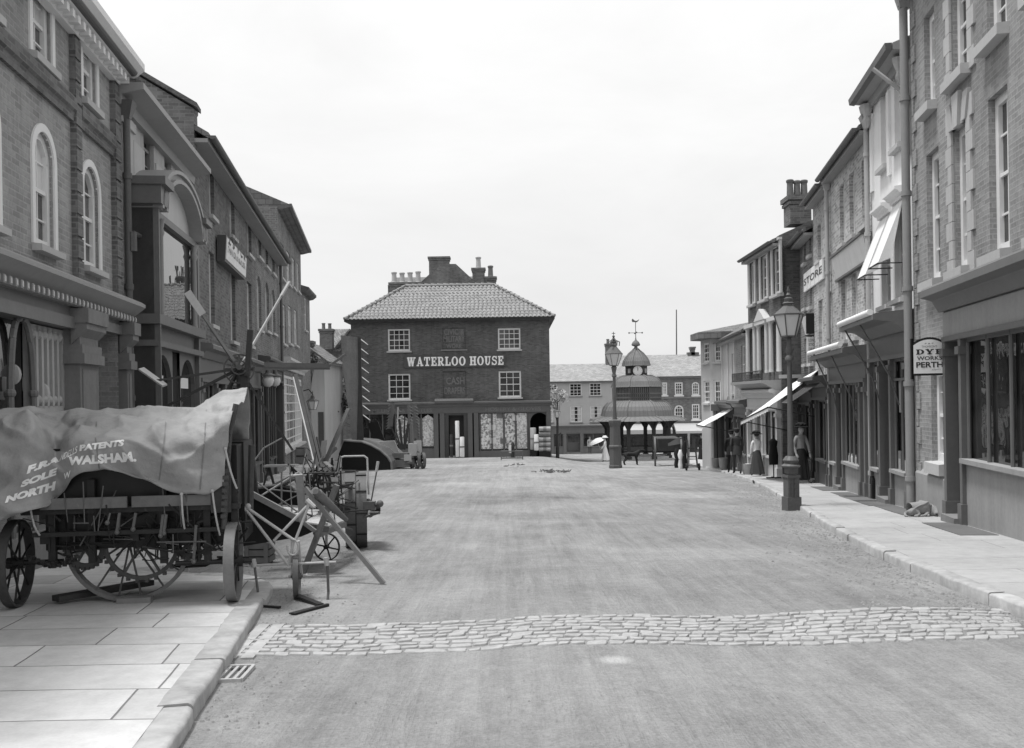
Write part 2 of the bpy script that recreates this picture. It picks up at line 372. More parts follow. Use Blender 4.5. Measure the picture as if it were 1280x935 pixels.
def FLAGS(name, v, w, h, shear, mort=.012, var=.09):
    t = NT(name); p = t.pos(); b = t.n('ShaderNodeTexBrick')
    sp = t.n('ShaderNodeSeparateXYZ'); t.l(p, sp.inputs[0]); cb = t.n('ShaderNodeCombineXYZ')
    t.l(t.math('MULTIPLY_ADD', sp.outputs[1], shear, sp.outputs[0]), cb.inputs[0]); t.l(sp.outputs[1], cb.inputs[1]); q = cb.outputs[0]
    # joints run a little out of true
    wob = t.n('ShaderNodeTexNoise'); wob.inputs['Scale'].default_value = .9; t.l(p, wob.inputs['Vector'])
    va = t.n('ShaderNodeVectorMath', operation='SCALE'); t.l(wob.outputs['Color'], va.inputs[0]); va.inputs['Scale'].default_value = .05
    vb = t.n('ShaderNodeVectorMath', operation='ADD'); t.l(q, vb.inputs[0]); t.l(va.outputs[0], vb.inputs[1]); t.l(vb.outputs[0], b.inputs['Vector'])
    for k, c in (('Color1', g3(v*(1-var))), ('Color2', g3(v*(1+var))), ('Mortar', g3(v*.38))): b.inputs[k].default_value = c
    for k, c in (('Scale', 1.), ('Mortar Size', mort), ('Mortar Smooth', .6), ('Bias', 0.), ('Brick Width', w), ('Row Height', h)): b.inputs[k].default_value = c
    b.offset = .37; b.squash = 1.25; b.squash_frequency = 3
    sep = t.n('ShaderNodeSeparateColor'); t.l(b.outputs['Color'], sep.inputs[0])
    a = t.noise(p, .8, 5, .65); d = t.noise(p, 6, 6, .7); e = t.noise(p, 50, 3)
    k = t.math('ADD', t.math('MULTIPLY', t.math('SUBTRACT', a, .5), .6), t.math('ADD', t.math('MULTIPLY', t.math('SUBTRACT', d, .5), .5), t.math('MULTIPLY', t.math('SUBTRACT', e, .5), .2)))
    t.base(t.math('MULTIPLY', sep.outputs[0], t.math('ADD', k, 1.))); t.b.inputs['Roughness'].default_value = .9; t.b.inputs['Specular IOR Level'].default_value = .15
    t.bump(t.math('ADD', t.math('MULTIPLY', b.outputs['Fac'], -1.), t.math('MULTIPLY', d, .5)), .006); MT[name] = t.m
FLAGS('flagstone', .52, .95, .62, .155, .008, .17); FLAGS('pavement_right', .37, 1.4, .9, -.153, .004, .03)
M('kerbstone', .38, .9, .5, big=1.5, small=9, bump=.008); M('sett_stone', .36, .8, .35, big=5, small=20, bump=.005); M('gravel', .26, .95, .4); M('slab_dark', .13, .9, .3)
# ---------------------------------------------------------------- ground, pavements, kerbs
PAVE = .095
KR = [(3.98,-6), (3.98,3), (4.02,6), (4.10,7.66), (4.20,9.3), (4.44,11.84), (4.98,15.2), (5.64,18.8), (6.68,24.7), (7.70,30.7), (8.52,38), (9.15,46), (9.5,52), (10.2,58), (12.0,61), (16,63), (24,64)]
def interp(poly, y):
    for (x0,y0),(x1,y1) in zip(poly[:-1], poly[1:]):
        if y0 <= y <= y1: return x0+(x1-x0)*(y-y0)/(y1-y0)
    return poly[-1][0]
def grid(xs, ys, zf):
    mb = MB(); n = len(xs)
    for y in ys:
        for x in xs: mb.v.append(Vector((x, y, zf(x, y))))
    for j in range(len(ys)-1):
        for i in range(n-1): mb.f.append([j*n+i, j*n+i+1, (j+1)*n+i+1, (j+1)*n+i]); mb.m.append(0)
    return mb
def fr(a, b, s):
    n = max(1, int(round((b-a)/s))); return [a+(b-a)*i/n for i in range(n+1)]
# open country under everything, out to the horizon (kept a little below the street)
def zroad(x, y):
    n = noise.noise(Vector((x*.5, y*.22, 0)))*.022 + noise.noise(Vector((x*1.7, y*.9, 3)))*.009
    rut = .012*math.sin(x*2.4+.3*math.sin(y*.2))*(1 if 4 < y < 60 else 0)
    return gz(x, y) + n + rut
far = grid([-900,-120,-40,-14,-6,0,6,14,40,120,900], [-400,-60,-8,0,10,20,30,40,50,60,70,80,90,100,108,140,300,1500], lambda x, y: gz(x, y)-.12)
struct(far, 'ground', MT['gravel'])
xs = fr(-26,-9,.8)[:-1] + fr(-9,9,.12) + fr(9,30,.9)[1:]
ys = fr(-6,2,.8)[:-1] + fr(2,16,.14)[:-1] + fr(16,40,.5)[:-1] + fr(40,104,1.4)
struct(grid(xs, ys, zroad), 'road', MT['road_macadam'], smooth=80)
# ---- right pavement and its kerb
def strip_pavement(edge, wall, ys, n, name, mat, top=PAVE):
    mb = MB()
    for y in ys:
        a, b = edge(y), wall(y)
        for i in range(n+1):
            x = a+(b-a)*i/n; mb.v.append(Vector((x, y, gz(x, y)+top+noise.noise(Vector((x*.8, y*.8, 5)))*.006)))
    for j in range(len(ys)-1):
        for i in range(n):
            k = j*(n+1)+i; mb.f.append([k, k+1, k+n+2, k+n+1]); mb.m.append(0)
    return struct(mb, name, mat, smooth=60)
RWALL = lambda y: 6.65+.153*(y-12.45) if y < 31.9 else (9.0+.01*(y-32) if y < 36.5 else 9.045+.083*(y-36.5))
strip_pavement(lambda y: interp(KR, y)+.13, lambda y: RWALL(y)+.9 if y < 52 else RWALL(52)+.9+(y-52)*1.2, fr(-6,60,.5), 6, 'pavement', MT['pavement_right'])
def kerb(poly, inward, width=.15, step=.95, h=PAVE):
    """line of separate kerb stones with open joints along a polyline (x,y)"""
    mb = MB(); pts = [Vector((x, y, 0)) for x, y in poly]
    L = [0]
    for a, b in zip(pts[:-1], pts[1:]): L.append(L[-1]+(b-a).length)
    def at(s):
        for i in range(len(pts)-1):
            if s <= L[i+1] or i == len(pts)-2:
                t = (s-L[i])/(L[i+1]-L[i]); return pts[i]+(pts[i+1]-pts[i])*t, (pts[i+1]-pts[i]).normalized()
    s = 0; rnd = random.Random(3)
    while s < L[-1]-.2:
        ln = min(step*rnd.uniform(.75,1.2), L[-1]-s); dz = rnd.uniform(-.008,.008); dx = rnd.uniform(-.012,.012)
        m = max(1, int(ln/.12)); secs = []
        for k in range(m+1):
            p, d = at(s+.008+(ln-.016)*k/m); nrm = Vector((d.y, -d.x, 0))*inward
            p = p + nrm*dx; z = gz(p.x, p.y)
            q = []
            for off, zz in ((0.,-.1), (.0,h*.8), (.01,h*.95), (.028,h+.004), (width-.01,h+.006), (width,h-.005), (width,-.1)):
                w = p + nrm*off; j = noise.noise(Vector((w.x*3, w.y*3, zz*20)))*.009+noise.noise(Vector((w.x*11, w.y*11, zz*30)))*.006
                q.append(Vector((w.x+j*nrm.x, w.y+j*nrm.y, z+zz+dz+(j*.8 if zz > 0 else 0))))
            secs.append(q)
        base = len(mb.v); n = len(secs[0])
        for q in secs: mb.v += q
        for k in range(m):
            for i in range(n-1): mb.f.append([base+k*n+i, base+k*n+i+1, base+(k+1)*n+i+1, base+(k+1)*n+i]); mb.m.append(0)
        for k in (0, m): mb.f.append([base+k*n+i for i in range(n)]); mb.m.append(0)
        s += ln
    return mb
struct(kerb(KR, 1), 'kerb', MT['kerbstone'], smooth=50)
# ---- left flagged footway in front of the machine, with a rounded end at the lane, and the footway beyond
LK = lambda y: -.93-.155*y
LWALL = lambda y: (-4.26-.125*y) if y < 20.5 else (-3.91-.142*y)
def end(y):   # rounded corner
    y0, y1 = 9.4, 10.55
    if y < y0: return LK(y)
    t = min(1, (y-y0)/(y1-y0)); return LK(y) - 1.0*(1-math.sqrt(max(0, 1-t*t)))*.9
edge = [(end(y), y) for y in fr(-4, 9.4, 1.5)] + [(end(y), y) for y in fr(9.5, 10.55, .12)]
xe = edge[-1][0]
edge += [(xe-.3, 10.72), (xe-.8, 10.86), (-3.75, 11.1), (-3.95, 11.6)]
edge2 = edge + [(-2.55-.142*y, y) for y in fr(12.2, 60, 3)]
KLft = edge2
def ledge(y):
    best = None
    for (x0,y0),(x1,y1) in zip(KLft[:-1], KLft[1:]):
        if min(y0,y1) <= y <= max(y0,y1) and y1 != y0: best = x0+(x1-x0)*(y-y0)/(y1-y0); break
    return best if best is not None else KLft[-1][0]
lys = fr(-4,9,.5)[:-1]+fr(9,12.2,.1)[:-1]+fr(12.2,59.5,.7)
strip_pavement(lambda y: ledge(y)-.17, lambda y: LWALL(y)-.9, lys, 8, 'footway', MT['flagstone'])
struct(kerb(KLft, -1, width=.2, step=1.15), 'kerb', MT['kerbstone'], smooth=50)
# ---- crossing of granite setts
def setts():
    mb = MB(); rnd = random.Random(11)
    A0, A1 = PG(300,824), PG(1286,800)      # near edge
    B0, B1 = PG(330,784), PG(1262,759)      # far edge
    rows = 9; bow = lambda t: -.10*math.sin(PI*t)
    def pt(u, v, x0=A0, x1=A1, y0=B0, y1=B1):
        a = x0+(x1-x0)*u; b = y0+(y1-y0)*u; q = a+(b-a)*v; q.y += -bow(u)*.5 + .03*noise.noise(Vector((u*9, v*2, 0))); return q
    for r in range(rows):
        u = -.02*rnd.random(); v0, v1 = r/rows, (r+1)/rows
        while u < 1:
            w = rnd.uniform(.014,.029); gv = .035; gu = .0009
            u0, u1 = u+gu, min(u+w-gu, 1.0); u += w
            if u1-u0 < .01: continue
            jit = lambda: rnd.uniform(-.0022,.0022)
            a0, a1 = v0+gv*rnd.uniform(.2,1), v1-gv*rnd.uniform(.2,1)
            cs = [(u0+jit(),a0), (u1+jit(),a0+rnd.uniform(-.02,.02)), (u1+jit(),a1), (u0+jit(),a1+rnd.uniform(-.02,.02))]
            cen = (sum(c[0] for c in cs)/4, sum(c[1] for c in cs)/4); h = rnd.uniform(.010,.017); tx, ty = rnd.uniform(-.006,.006), rnd.uniform(-.006,.006)
            vs = []
            for lv, k, zz in ((0,1.,-.05), (1,1.,h*.45), (2,.93,h*.92), (3,.72,h)):
                for i in range(4):
                    # round the corners of the stone with an extra vertex
                    for kk in (-1, 1):
                        c0 = cs[i]; c1 = cs[(i+kk) % 4]; f = .12 if kk == -1 else .12
                        uu = c0[0]+(c1[0]-c0[0])*f; vv = c0[1]+(c1[1]-c0[1])*f
                        uu = cen[0]+(uu-cen[0])*k; vv = cen[1]+(vv-cen[1])*k
                        p = pt(uu, vv); p.z = zroad(p.x, p.y)+zz+(tx*(uu-cen[0])*60+ty*(vv-cen[1])*8 if lv else 0); vs.append(p)
            fs = []
            for lv in range(3):
                for i in range(8): fs.append((lv*8+i, lv*8+(i+1) % 8, (lv+1)*8+(i+1) % 8, (lv+1)*8+i))
            fs.append(tuple(range(24, 32))); mb.add(vs, fs)
    return mb
struct(setts(), 'sett_crossing', MT['sett_stone'], smooth=40)
# channel stones and iron grating beside the left kerb
mb = MB(); a, b = PG(282,827), PG(328,783); d = (b-a); n_ = Vector((d.y,-d.x,0)).normalized()
for k in range(2):
    p = a+d*(k*.5+.01); q = a+d*(k*.5+.49)
    for o0 in (.0, .12):
        mb.bar(p+n_*(o0+.02)+Vector((0,0,-.02)), q+n_*(o0+.02)+Vector((0,0,-.02)), .09, .08)
struct(mb, 'gutter_channel', MT['kerbstone'])
c = PG(290,845); dd = d.normalized()
g = thing('drain_grating', 'small barred iron drain grating in the gutter by the flagstones', 'drain', c)
mb = MB()
for s in (-1, 1):
    mb.bar(c+n_*s*.1-dd*.19+Vector((0,0,.014)), c+n_*s*.1+dd*.19+Vector((0,0,.014)), .022, .03)
    mb.bar(c-n_*.1+dd*s*.19+Vector((0,0,.014)), c+n_*.1+dd*s*.19+Vector((0,0,.014)), .022, .03)
mb.build('frame', MT['iron_pale'], g)
mb = MB()
for k in range(-1, 2): mb.bar(c+n_*k*.05-dd*.18+Vector((0,0,.012)), c+n_*k*.05+dd*.18+Vector((0,0,.012)), .02, .022)
mb.build('bars', MT['iron_pale'], g)
mb = MB(); mb.box(c+Vector((0,0,-.005)), (.2,.38,.012), rz=math.atan2(d.y, d.x)-PI/2); mb.build('pit', MT['dark_room'], g)
# loose stones in the right gutter, and scraps on the road
def pebbles(name, spots, mat, label=None):
    mb = MB(); rnd = random.Random(5)
    for x, y, r in spots:
        z = zroad(x, y); k = [Vector((x+r*math.cos(t)*rnd.uniform(.7,1.3), y+r*math.sin(t)*rnd.uniform(.7,1.3), z-.003)) for t in (0,1.2,2.5,3.8,5.1)]
        top = Vector((x+rnd.uniform(-.3,.3)*r, y, z+r*rnd.uniform(.4,.9)))
        m = [p*.45+top*.55+Vector((0,0,r*.25)) for p in k]
        mb.add(k+m+[top+Vector((0,0,r*.1))], [(i,(i+1)%5,5+(i+1)%5,5+i) for i in range(5)]+[(5+i,5+(i+1)%5,10) for i in range(5)])
    o = struct(mb, name, mat); o['kind'] = 'stuff'; return o
rnd = random.Random(21); sp = []
for _ in range(2600):
    y = 7.5+26*rnd.random()**1.5; x = interp(KR, y)-abs(rnd.gauss(0, .5))-.03; sp.append((x, y, rnd.uniform(.006,.026)))
for _ in range(1500):
    y = 4.8+30*rnd.random()**1.5; x = rnd.uniform(-3.2,5); sp.append((x, y, rnd.uniform(.003,.011)))
for _ in range(900):
    y = rnd.uniform(5,13); x = (LK(y) if y < 10.4 else -3.6)+abs(rnd.gauss(0,.4))+.02; sp.append((x, y, rnd.uniform(.004,.018)))
pebbles('gravel', sp, MT['gravel'])
mb = MB()
for cx, cy, n, sx in ((691,590.5,60,.55), (640,583,14,.5), (770,577,12,.4)):
    o = PG(cx, cy)
    for _ in range(n):
        q = o+Vector((rnd.gauss(0,sx*.6), rnd.gauss(0,.35), .03*rnd.random())); a = rnd.random()*PI; l = rnd.uniform(.06,.22)
        q.z = zroad(q.x,q.y)+.02+.05*rnd.random(); mb.bar(q, q+Vector((math.cos(a)*l, math.sin(a)*l, rnd.uniform(-.02,.06))), .03, .02)
o = struct(mb, 'straw_litter', MT['straw']); o['kind'] = 'stuff'
# ---------------------------------------------------------------- building kit
class Fac:
    """a street front: u metres along it (from a to b), d metres out from it towards the street, z up"""
    def __init__(s, a, b, toward):
        s.a = Vector((a[0], a[1], 0)); v = Vector((b[0]-a[0], b[1]-a[1], 0)); s.L = v.length; s.t = v.normalized()
        s.n = Vector((s.t.y, -s.t.x, 0))
        if s.n.dot(Vector((toward[0], toward[1], 0))-s.a) < 0: s.n = -s.n
    def pt(s, u, d, z): return s.a + s.t*u + s.n*d + Vector((0,0,z))
    def hit(s, px, py, d=0.):
        a, b = ray(px, py); o = s.a+s.n*d
        # (a*Y - o.x)*n.x + (Y-o.y)*n.y = 0
        Y = (o.x*s.n.x+o.y*s.n.y)/(a*s.n.x+s.n.y); p = Vector((a*Y, Y, EYE+b*Y))
        return (p-s.a).dot(s.t), p.z
    def u(s, px, py=470, d=0.): return s.hit(px, py, d)[0]
    def z(s, px, py, d=0.): return s.hit(px, py, d)[1]
    def g(s, u, d=0.): p = s.pt(u, d, 0); return gz(p.x, p.y)
    def dir(s): return s.t
def fbox(mb, f, u0, u1, d0, d1, z0, z1, mi=0):
    q = [f.pt(u0,d0,z0), f.pt(u1,d0,z0), f.pt(u1,d1,z0), f.pt(u0,d1,z0)]
    r = [p+Vector((0,0,z1-z0)) for p in q]; return mb.hexa(q, r, mi)
def fprof(mb, f, u0, u1, prof, mi=0):
    """moulding: profile [(d,z)] swept from u0 to u1 with returned ends"""
    return mb.prism([f.pt(u0, d, z) for d, z in prof], f.t*(u1-u0), mi)
def W(f, x0, x1, yt, yb, ref=0, arch=0., d=0., **k):
    """opening from picture measures: x0,x1 edges; yt,yb head and foot as seen at x0 (ref=0) or x1 (ref=1)"""
    ua, ub = f.u(x0, (yt+yb)/2, d), f.u(x1, (yt+yb)/2, d); xr = x1 if ref else x0
    za, zb = f.z(xr, yb, d), f.z(xr, yt, d)
    o = dict(u0=min(ua, ub), u1=max(ua, ub), z0=za, z1=zb, arch=arch); o.update(k); return o
def arch_pts(o, n=9):
    """points of the arched head from left spring to right spring"""
    r = o['arch']; w = (o['u1']-o['u0'])/2; c = (o['u0']+o['u1'])/2
    if r >= w*.98:
        return [(c-w*math.cos(PI*i/n), o['z1']-w+w*math.sin(PI*i/n)) for i in range(n+1)]
    R = (w*w+r*r)/(2*r); a = math.asin(w/R)
    return [(c+R*math.sin(-a+2*a*i/n), o['z1']-R+R*math.cos(-a+2*a*i/n)) for i in range(n+1)]
def wall(mb, f, u0, u1, z0, z1, ops, reveal=.14, d=0., mi=0, mr=None):
    mr = mi if mr is None else mr
    us = sorted({u0, u1} | {min(max(o[k], u0), u1) for o in ops for k in ('u0', 'u1')})
    zs = sorted({z0, z1} | {min(max(o[k], z0), z1) for o in ops for k in ('z0', 'z1')})
    for i in range(len(us)-1):
        for j in range(len(zs)-1):
            uc, zc = (us[i]+us[i+1])/2, (zs[j]+zs[j+1])/2
            if us[i+1]-us[i] < 1e-5 or zs[j+1]-zs[j] < 1e-5: continue
            if any(o['u0'] < uc < o['u1'] and o['z0'] < zc < o['z1'] for o in ops): continue
            mb.quad(f.pt(us[i],d,zs[j]), f.pt(us[i+1],d,zs[j]), f.pt(us[i+1],d,zs[j+1]), f.pt(us[i],d,zs[j+1]), mi)
    for o in ops:
        a, b, c, e = o['u0'], o['u1'], o['z0'], o['z1']; rv = o.get('reveal', reveal)
        if o.get('arch'):
            pts = arch_pts(o); sp = pts[0][1]
            for (ua, za), (ub, zb) in zip(pts[:-1], pts[1:]):
                mb.quad(f.pt(ua,d,za), f.pt(ub,d,zb), f.pt(ub,d,e), f.pt(ua,d,e), mi)
                mb.quad(f.pt(ua,d,za), f.pt(ub,d,zb), f.pt(ub,d-rv,zb), f.pt(ua,d-rv,za), mr)
        else:
            sp = e; mb.quad(f.pt(a,d,e), f.pt(b,d,e), f.pt(b,d-rv,e), f.pt(a,d-rv,e), mr)
        mb.quad(f.pt(a,d,c), f.pt(a,d,sp), f.pt(a,d-rv,sp), f.pt(a,d-rv,c), mr)
        mb.quad(f.pt(b,d,c), f.pt(b,d,sp), f.pt(b,d-rv,sp), f.pt(b,d-rv,c), mr)
        mb.quad(f.pt(a,d,c), f.pt(b,d,c), f.pt(b,d-rv,c), f.pt(a,d-rv,c), mr)
WN = [0]
def window(root, f, o, d=0., reveal=.14, nx=2, ny=2, fm='paint_white', gm='glass', sill='stone_sill', sillw=.1, sillh=.1, fw=.06, bar=.022, curtain=None, blind=0., proud=.0, sash=True):
    """sash window: frame with meeting rail and glazing bars; children pane and sill (and what hangs inside)"""
    WN[0] += 1; rnd = random.Random(WN[0])
    a, b, c, e = o['u0'], o['u1'], o['z0'], o['z1']; ar = o.get('arch', 0); dd = d-reveal*.62
    fr_ = MB(); w = b-a; h = e-c
    fbox(fr_, f, a, a+fw, dd-.05, dd+.03, c, e-(min(ar, w/2) if ar else 0)); fbox(fr_, f, b-fw, b, dd-.05, dd+.03, c, e-(min(ar, w/2) if ar else 0))
    fbox(fr_, f, a+fw, b-fw, dd-.05, dd+.03, c, c+fw*1.2)
    if ar:
        pts = arch_pts(o); cx = (a+b)/2; zc = e-h*.3
        for (ua, za), (ub, zb) in zip(pts[:-1], pts[1:]):
            k = lambda u, z: (u+(cx-u)*fw/(w/2), z-fw*(1 if abs(u-cx) < w*.4 else .3))
            i0, i1 = k(ua, za), k(ub, zb)
            fr_.hexa([f.pt(ua,dd-.05,za), f.pt(ub,dd-.05,zb), f.pt(i1[0],dd-.05,i1[1]), f.pt(i0[0],dd-.05,i0[1])],
                     [f.pt(ua,dd+.03,za), f.pt(ub,dd+.03,zb), f.pt(i1[0],dd+.03,i1[1]), f.pt(i0[0],dd+.03,i0[1])])
    else: fbox(fr_, f, a+fw, b-fw, dd-.05, dd+.03, e-fw, e)
    mid = c+h*.5
    if sash: fbox(fr_, f, a+fw, b-fw, dd-.045, dd+.012, mid-.025, mid+.025)
    for i in range(1, nx): u = a+fw+(w-2*fw)*i/nx; fbox(fr_, f, u-bar/2, u+bar/2, dd-.04, dd, c+fw, e-(.02 if not ar else .05))
    for s0, s1 in ((c, mid), (mid, e)) if sash else ((c, e),):
        for j in range(1, ny): z = s0+(s1-s0)*j/ny; fbox(fr_, f, a+fw, b-fw, dd-.038, dd-.002, z-bar/2, z+bar/2)
    win = fr_.build('window', MT[fm], root)
    p = MB(); poly = [f.pt(a,dd-.03,c), f.pt(b,dd-.03,c)]
    poly += [f.pt(u,dd-.03,z) for u, z in reversed(arch_pts(o))] if ar else [f.pt(b,dd-.03,e), f.pt(a,dd-.03,e)]
    p.prism(poly, -f.n*.01); p.build('pane', MT[gm], win)
    if sill:
        s = MB(); fprof(s, f, a-.09, b+.09, [(d-reveal*.6, c+.012), (d+sillw, c-.012), (d+sillw, c-sillh), (d-reveal*.6, c-sillh)]); s.build('sill', MT[sill], win)
    if blind:
        s = MB(); fbox(s, f, a+fw, b-fw, dd-.028, dd-.024, e-h*blind, e-fw); s.build('blind', MT['blind'], win)
    if curtain:
        for s0, s1 in ((a+fw, a+w*.33), (b-w*.33, b-fw)):
            s = MB(); n = 8; vs = []
            for i in range(n+1):
                u = s0+(s1-s0)*i/n; q = dd-.026+.003*math.sin(i*2.2); vs += [f.pt(u,q,c+fw), f.pt(u,q,e-fw)]
            s.add(vs, [(2*i, 2*i+2, 2*i+3, 2*i+1) for i in range(n)]); s.build('curtain', MT[curtain], win)
    return win
def cornice(root, f, u0, u1, z, h, out, mat, d=0., name='cornice'):
    mb = MB(); fprof(mb, f, u0, u1, [(d-.02, z-h), (d+out*.25, z-h), (d+out*.3, z-h*.72), (d+out*.55, z-h*.6), (d+out*.72, z-h*.38), (d+out, z-h*.28), (d+out, z-h*.05), (d+out*.9, z), (d-.02, z+.03)])
    return mb.build(name, MT[mat], root)
def pot(mb, c, h=.7, r=.13, mi=0):
    mb.lathe([(r*1.15,0),(r*1.2,h*.06),(r,h*.1),(r*.88,h*.8),(r*1.08,h*.84),(r*1.12,h*.95),(r*.8,h),(r*.7,h*.7)], c, 12, mi, cap=False)
def chimney(root, c, sx, sy, h, npots, rz=0., mat='brick_dark', potmat='pot', poth=.7, cap=True, along=0, potr=.13):
    mb = MB(); c = Vector(c); mb.box(c+Vector((0,0,h/2)), (sx,sy,h), rz)
    if cap:
        mb.box(c+Vector((0,0,h-.22)), (sx+.1,sy+.1,.1), rz); mb.box(c+Vector((0,0,h-.05)), (sx+.18,sy+.18,.16), rz)
    ch = mb.build('chimney', MT[mat], root)
    R = Matrix.Rotation(rz, 3, 'Z')
    for i in range(npots):
        t = (i+.5)/npots-.5; o = R @ Vector((t*sx if along == 0 else 0, t*sy if along else 0, 0))
        m = MB(); pot(m, c+o+Vector((0,0,h+.03)), poth*(1+.06*math.sin(i*5)), potr); m.build('chimney_pot', MT[potmat], ch, smooth=40)
    return ch
def pipe(root, f, u, z0, z1, r=.05, d=.09, mat='iron_grey', hopper=True):
    mb = MB(); mb.tube(f.pt(u,d,z0), f.pt(u,d,z1), r, n=10)
    z = z0+.6
    while z < z1: mb.tube(f.pt(u,d,z), f.pt(u,d,z+.09), r*1.3, n=10); z += 1.75
    if hopper: mb.hexa([f.pt(u-r,0.02,z1-.05), f.pt(u+r,.02,z1-.05), f.pt(u+r,d+r,z1-.05), f.pt(u-r,d+r,z1-.05)], [f.pt(u-.15,0.02,z1+.22), f.pt(u+.15,.02,z1+.22), f.pt(u+.15,d+.13,z1+.22), f.pt(u-.15,d+.13,z1+.22)])
    return mb.build('drainpipe', MT[mat], root, smooth=40)
def shell(root, f, u0, u1, z0, z1, depth, ops, wm, reveal=.14, rm=None, mr=None):
    mb = MB(); mats = [MT[wm]]
    if mr: mats.append(MT[mr])
    wall(mb, f, u0, u1, z0, z1, ops, reveal, 0., 0, 1 if mr else None)
    for u in (u0, u1): mb.quad(f.pt(u,0,z0), f.pt(u,-depth,z0), f.pt(u,-depth,z1), f.pt(u,0,z1))
    mb.quad(f.pt(u0,-depth,z0), f.pt(u1,-depth,z0), f.pt(u1,-depth,z1), f.pt(u0,-depth,z1))
    return mb.build('wall', mats, root, fix=False)
def gable_roof(root, f, u0, u1, z1, depth, rise, rm, over=.3, thick=.12, gm=None, gutter=True, eaveh=.0, endover=.0):
    mb = MB(); h = depth/2; k = rise/h
    prof = [(over, z1-over*k), (-h, z1+rise), (-depth-over, z1-over*k), (-depth-over, z1-over*k-thick), (-h, z1+rise-thick*1.2), (over, z1-over*k-thick)]
    fprof(mb, f, u0-endover, u1+endover, prof); r = mb.build('roof', MT[rm], root)
    if gm:
        m = MB()
        for u in (u0, u1): m.prism([f.pt(u,0,z1-.02), f.pt(u,-h,z1+rise-thick), f.pt(u,-depth,z1-.02)], f.t*(.2 if u == u0 else -.2))
        m.build('gable', MT[gm], root)
    m = MB()   # boxed soffit and gutter
    fprof(m, f, u0-endover, u1+endover, [(0, z1-over*k-thick-.09), (over-.02, z1-over*k-thick-.09), (over-.02, z1-over*k-thick-.005), (0, z1-over*k-thick-.005)])
    m.build('soffit', MT['paint_grey'], root)
    if gutter:
        m = MB(); zc = z1-over*k-.06
        n = 8; pr = [(over+.07+.075*math.cos(PI+PI*i/n), zc+.075*math.sin(PI+PI*i/n)) for i in range(n+1)] + [(over+.07+.06*math.cos(PI*i/n), zc) for i in (0, n)]
        fprof(m, f, u0-endover, u1+endover, pr); m.build('gutter', MT['iron_grey'], root)
    return r
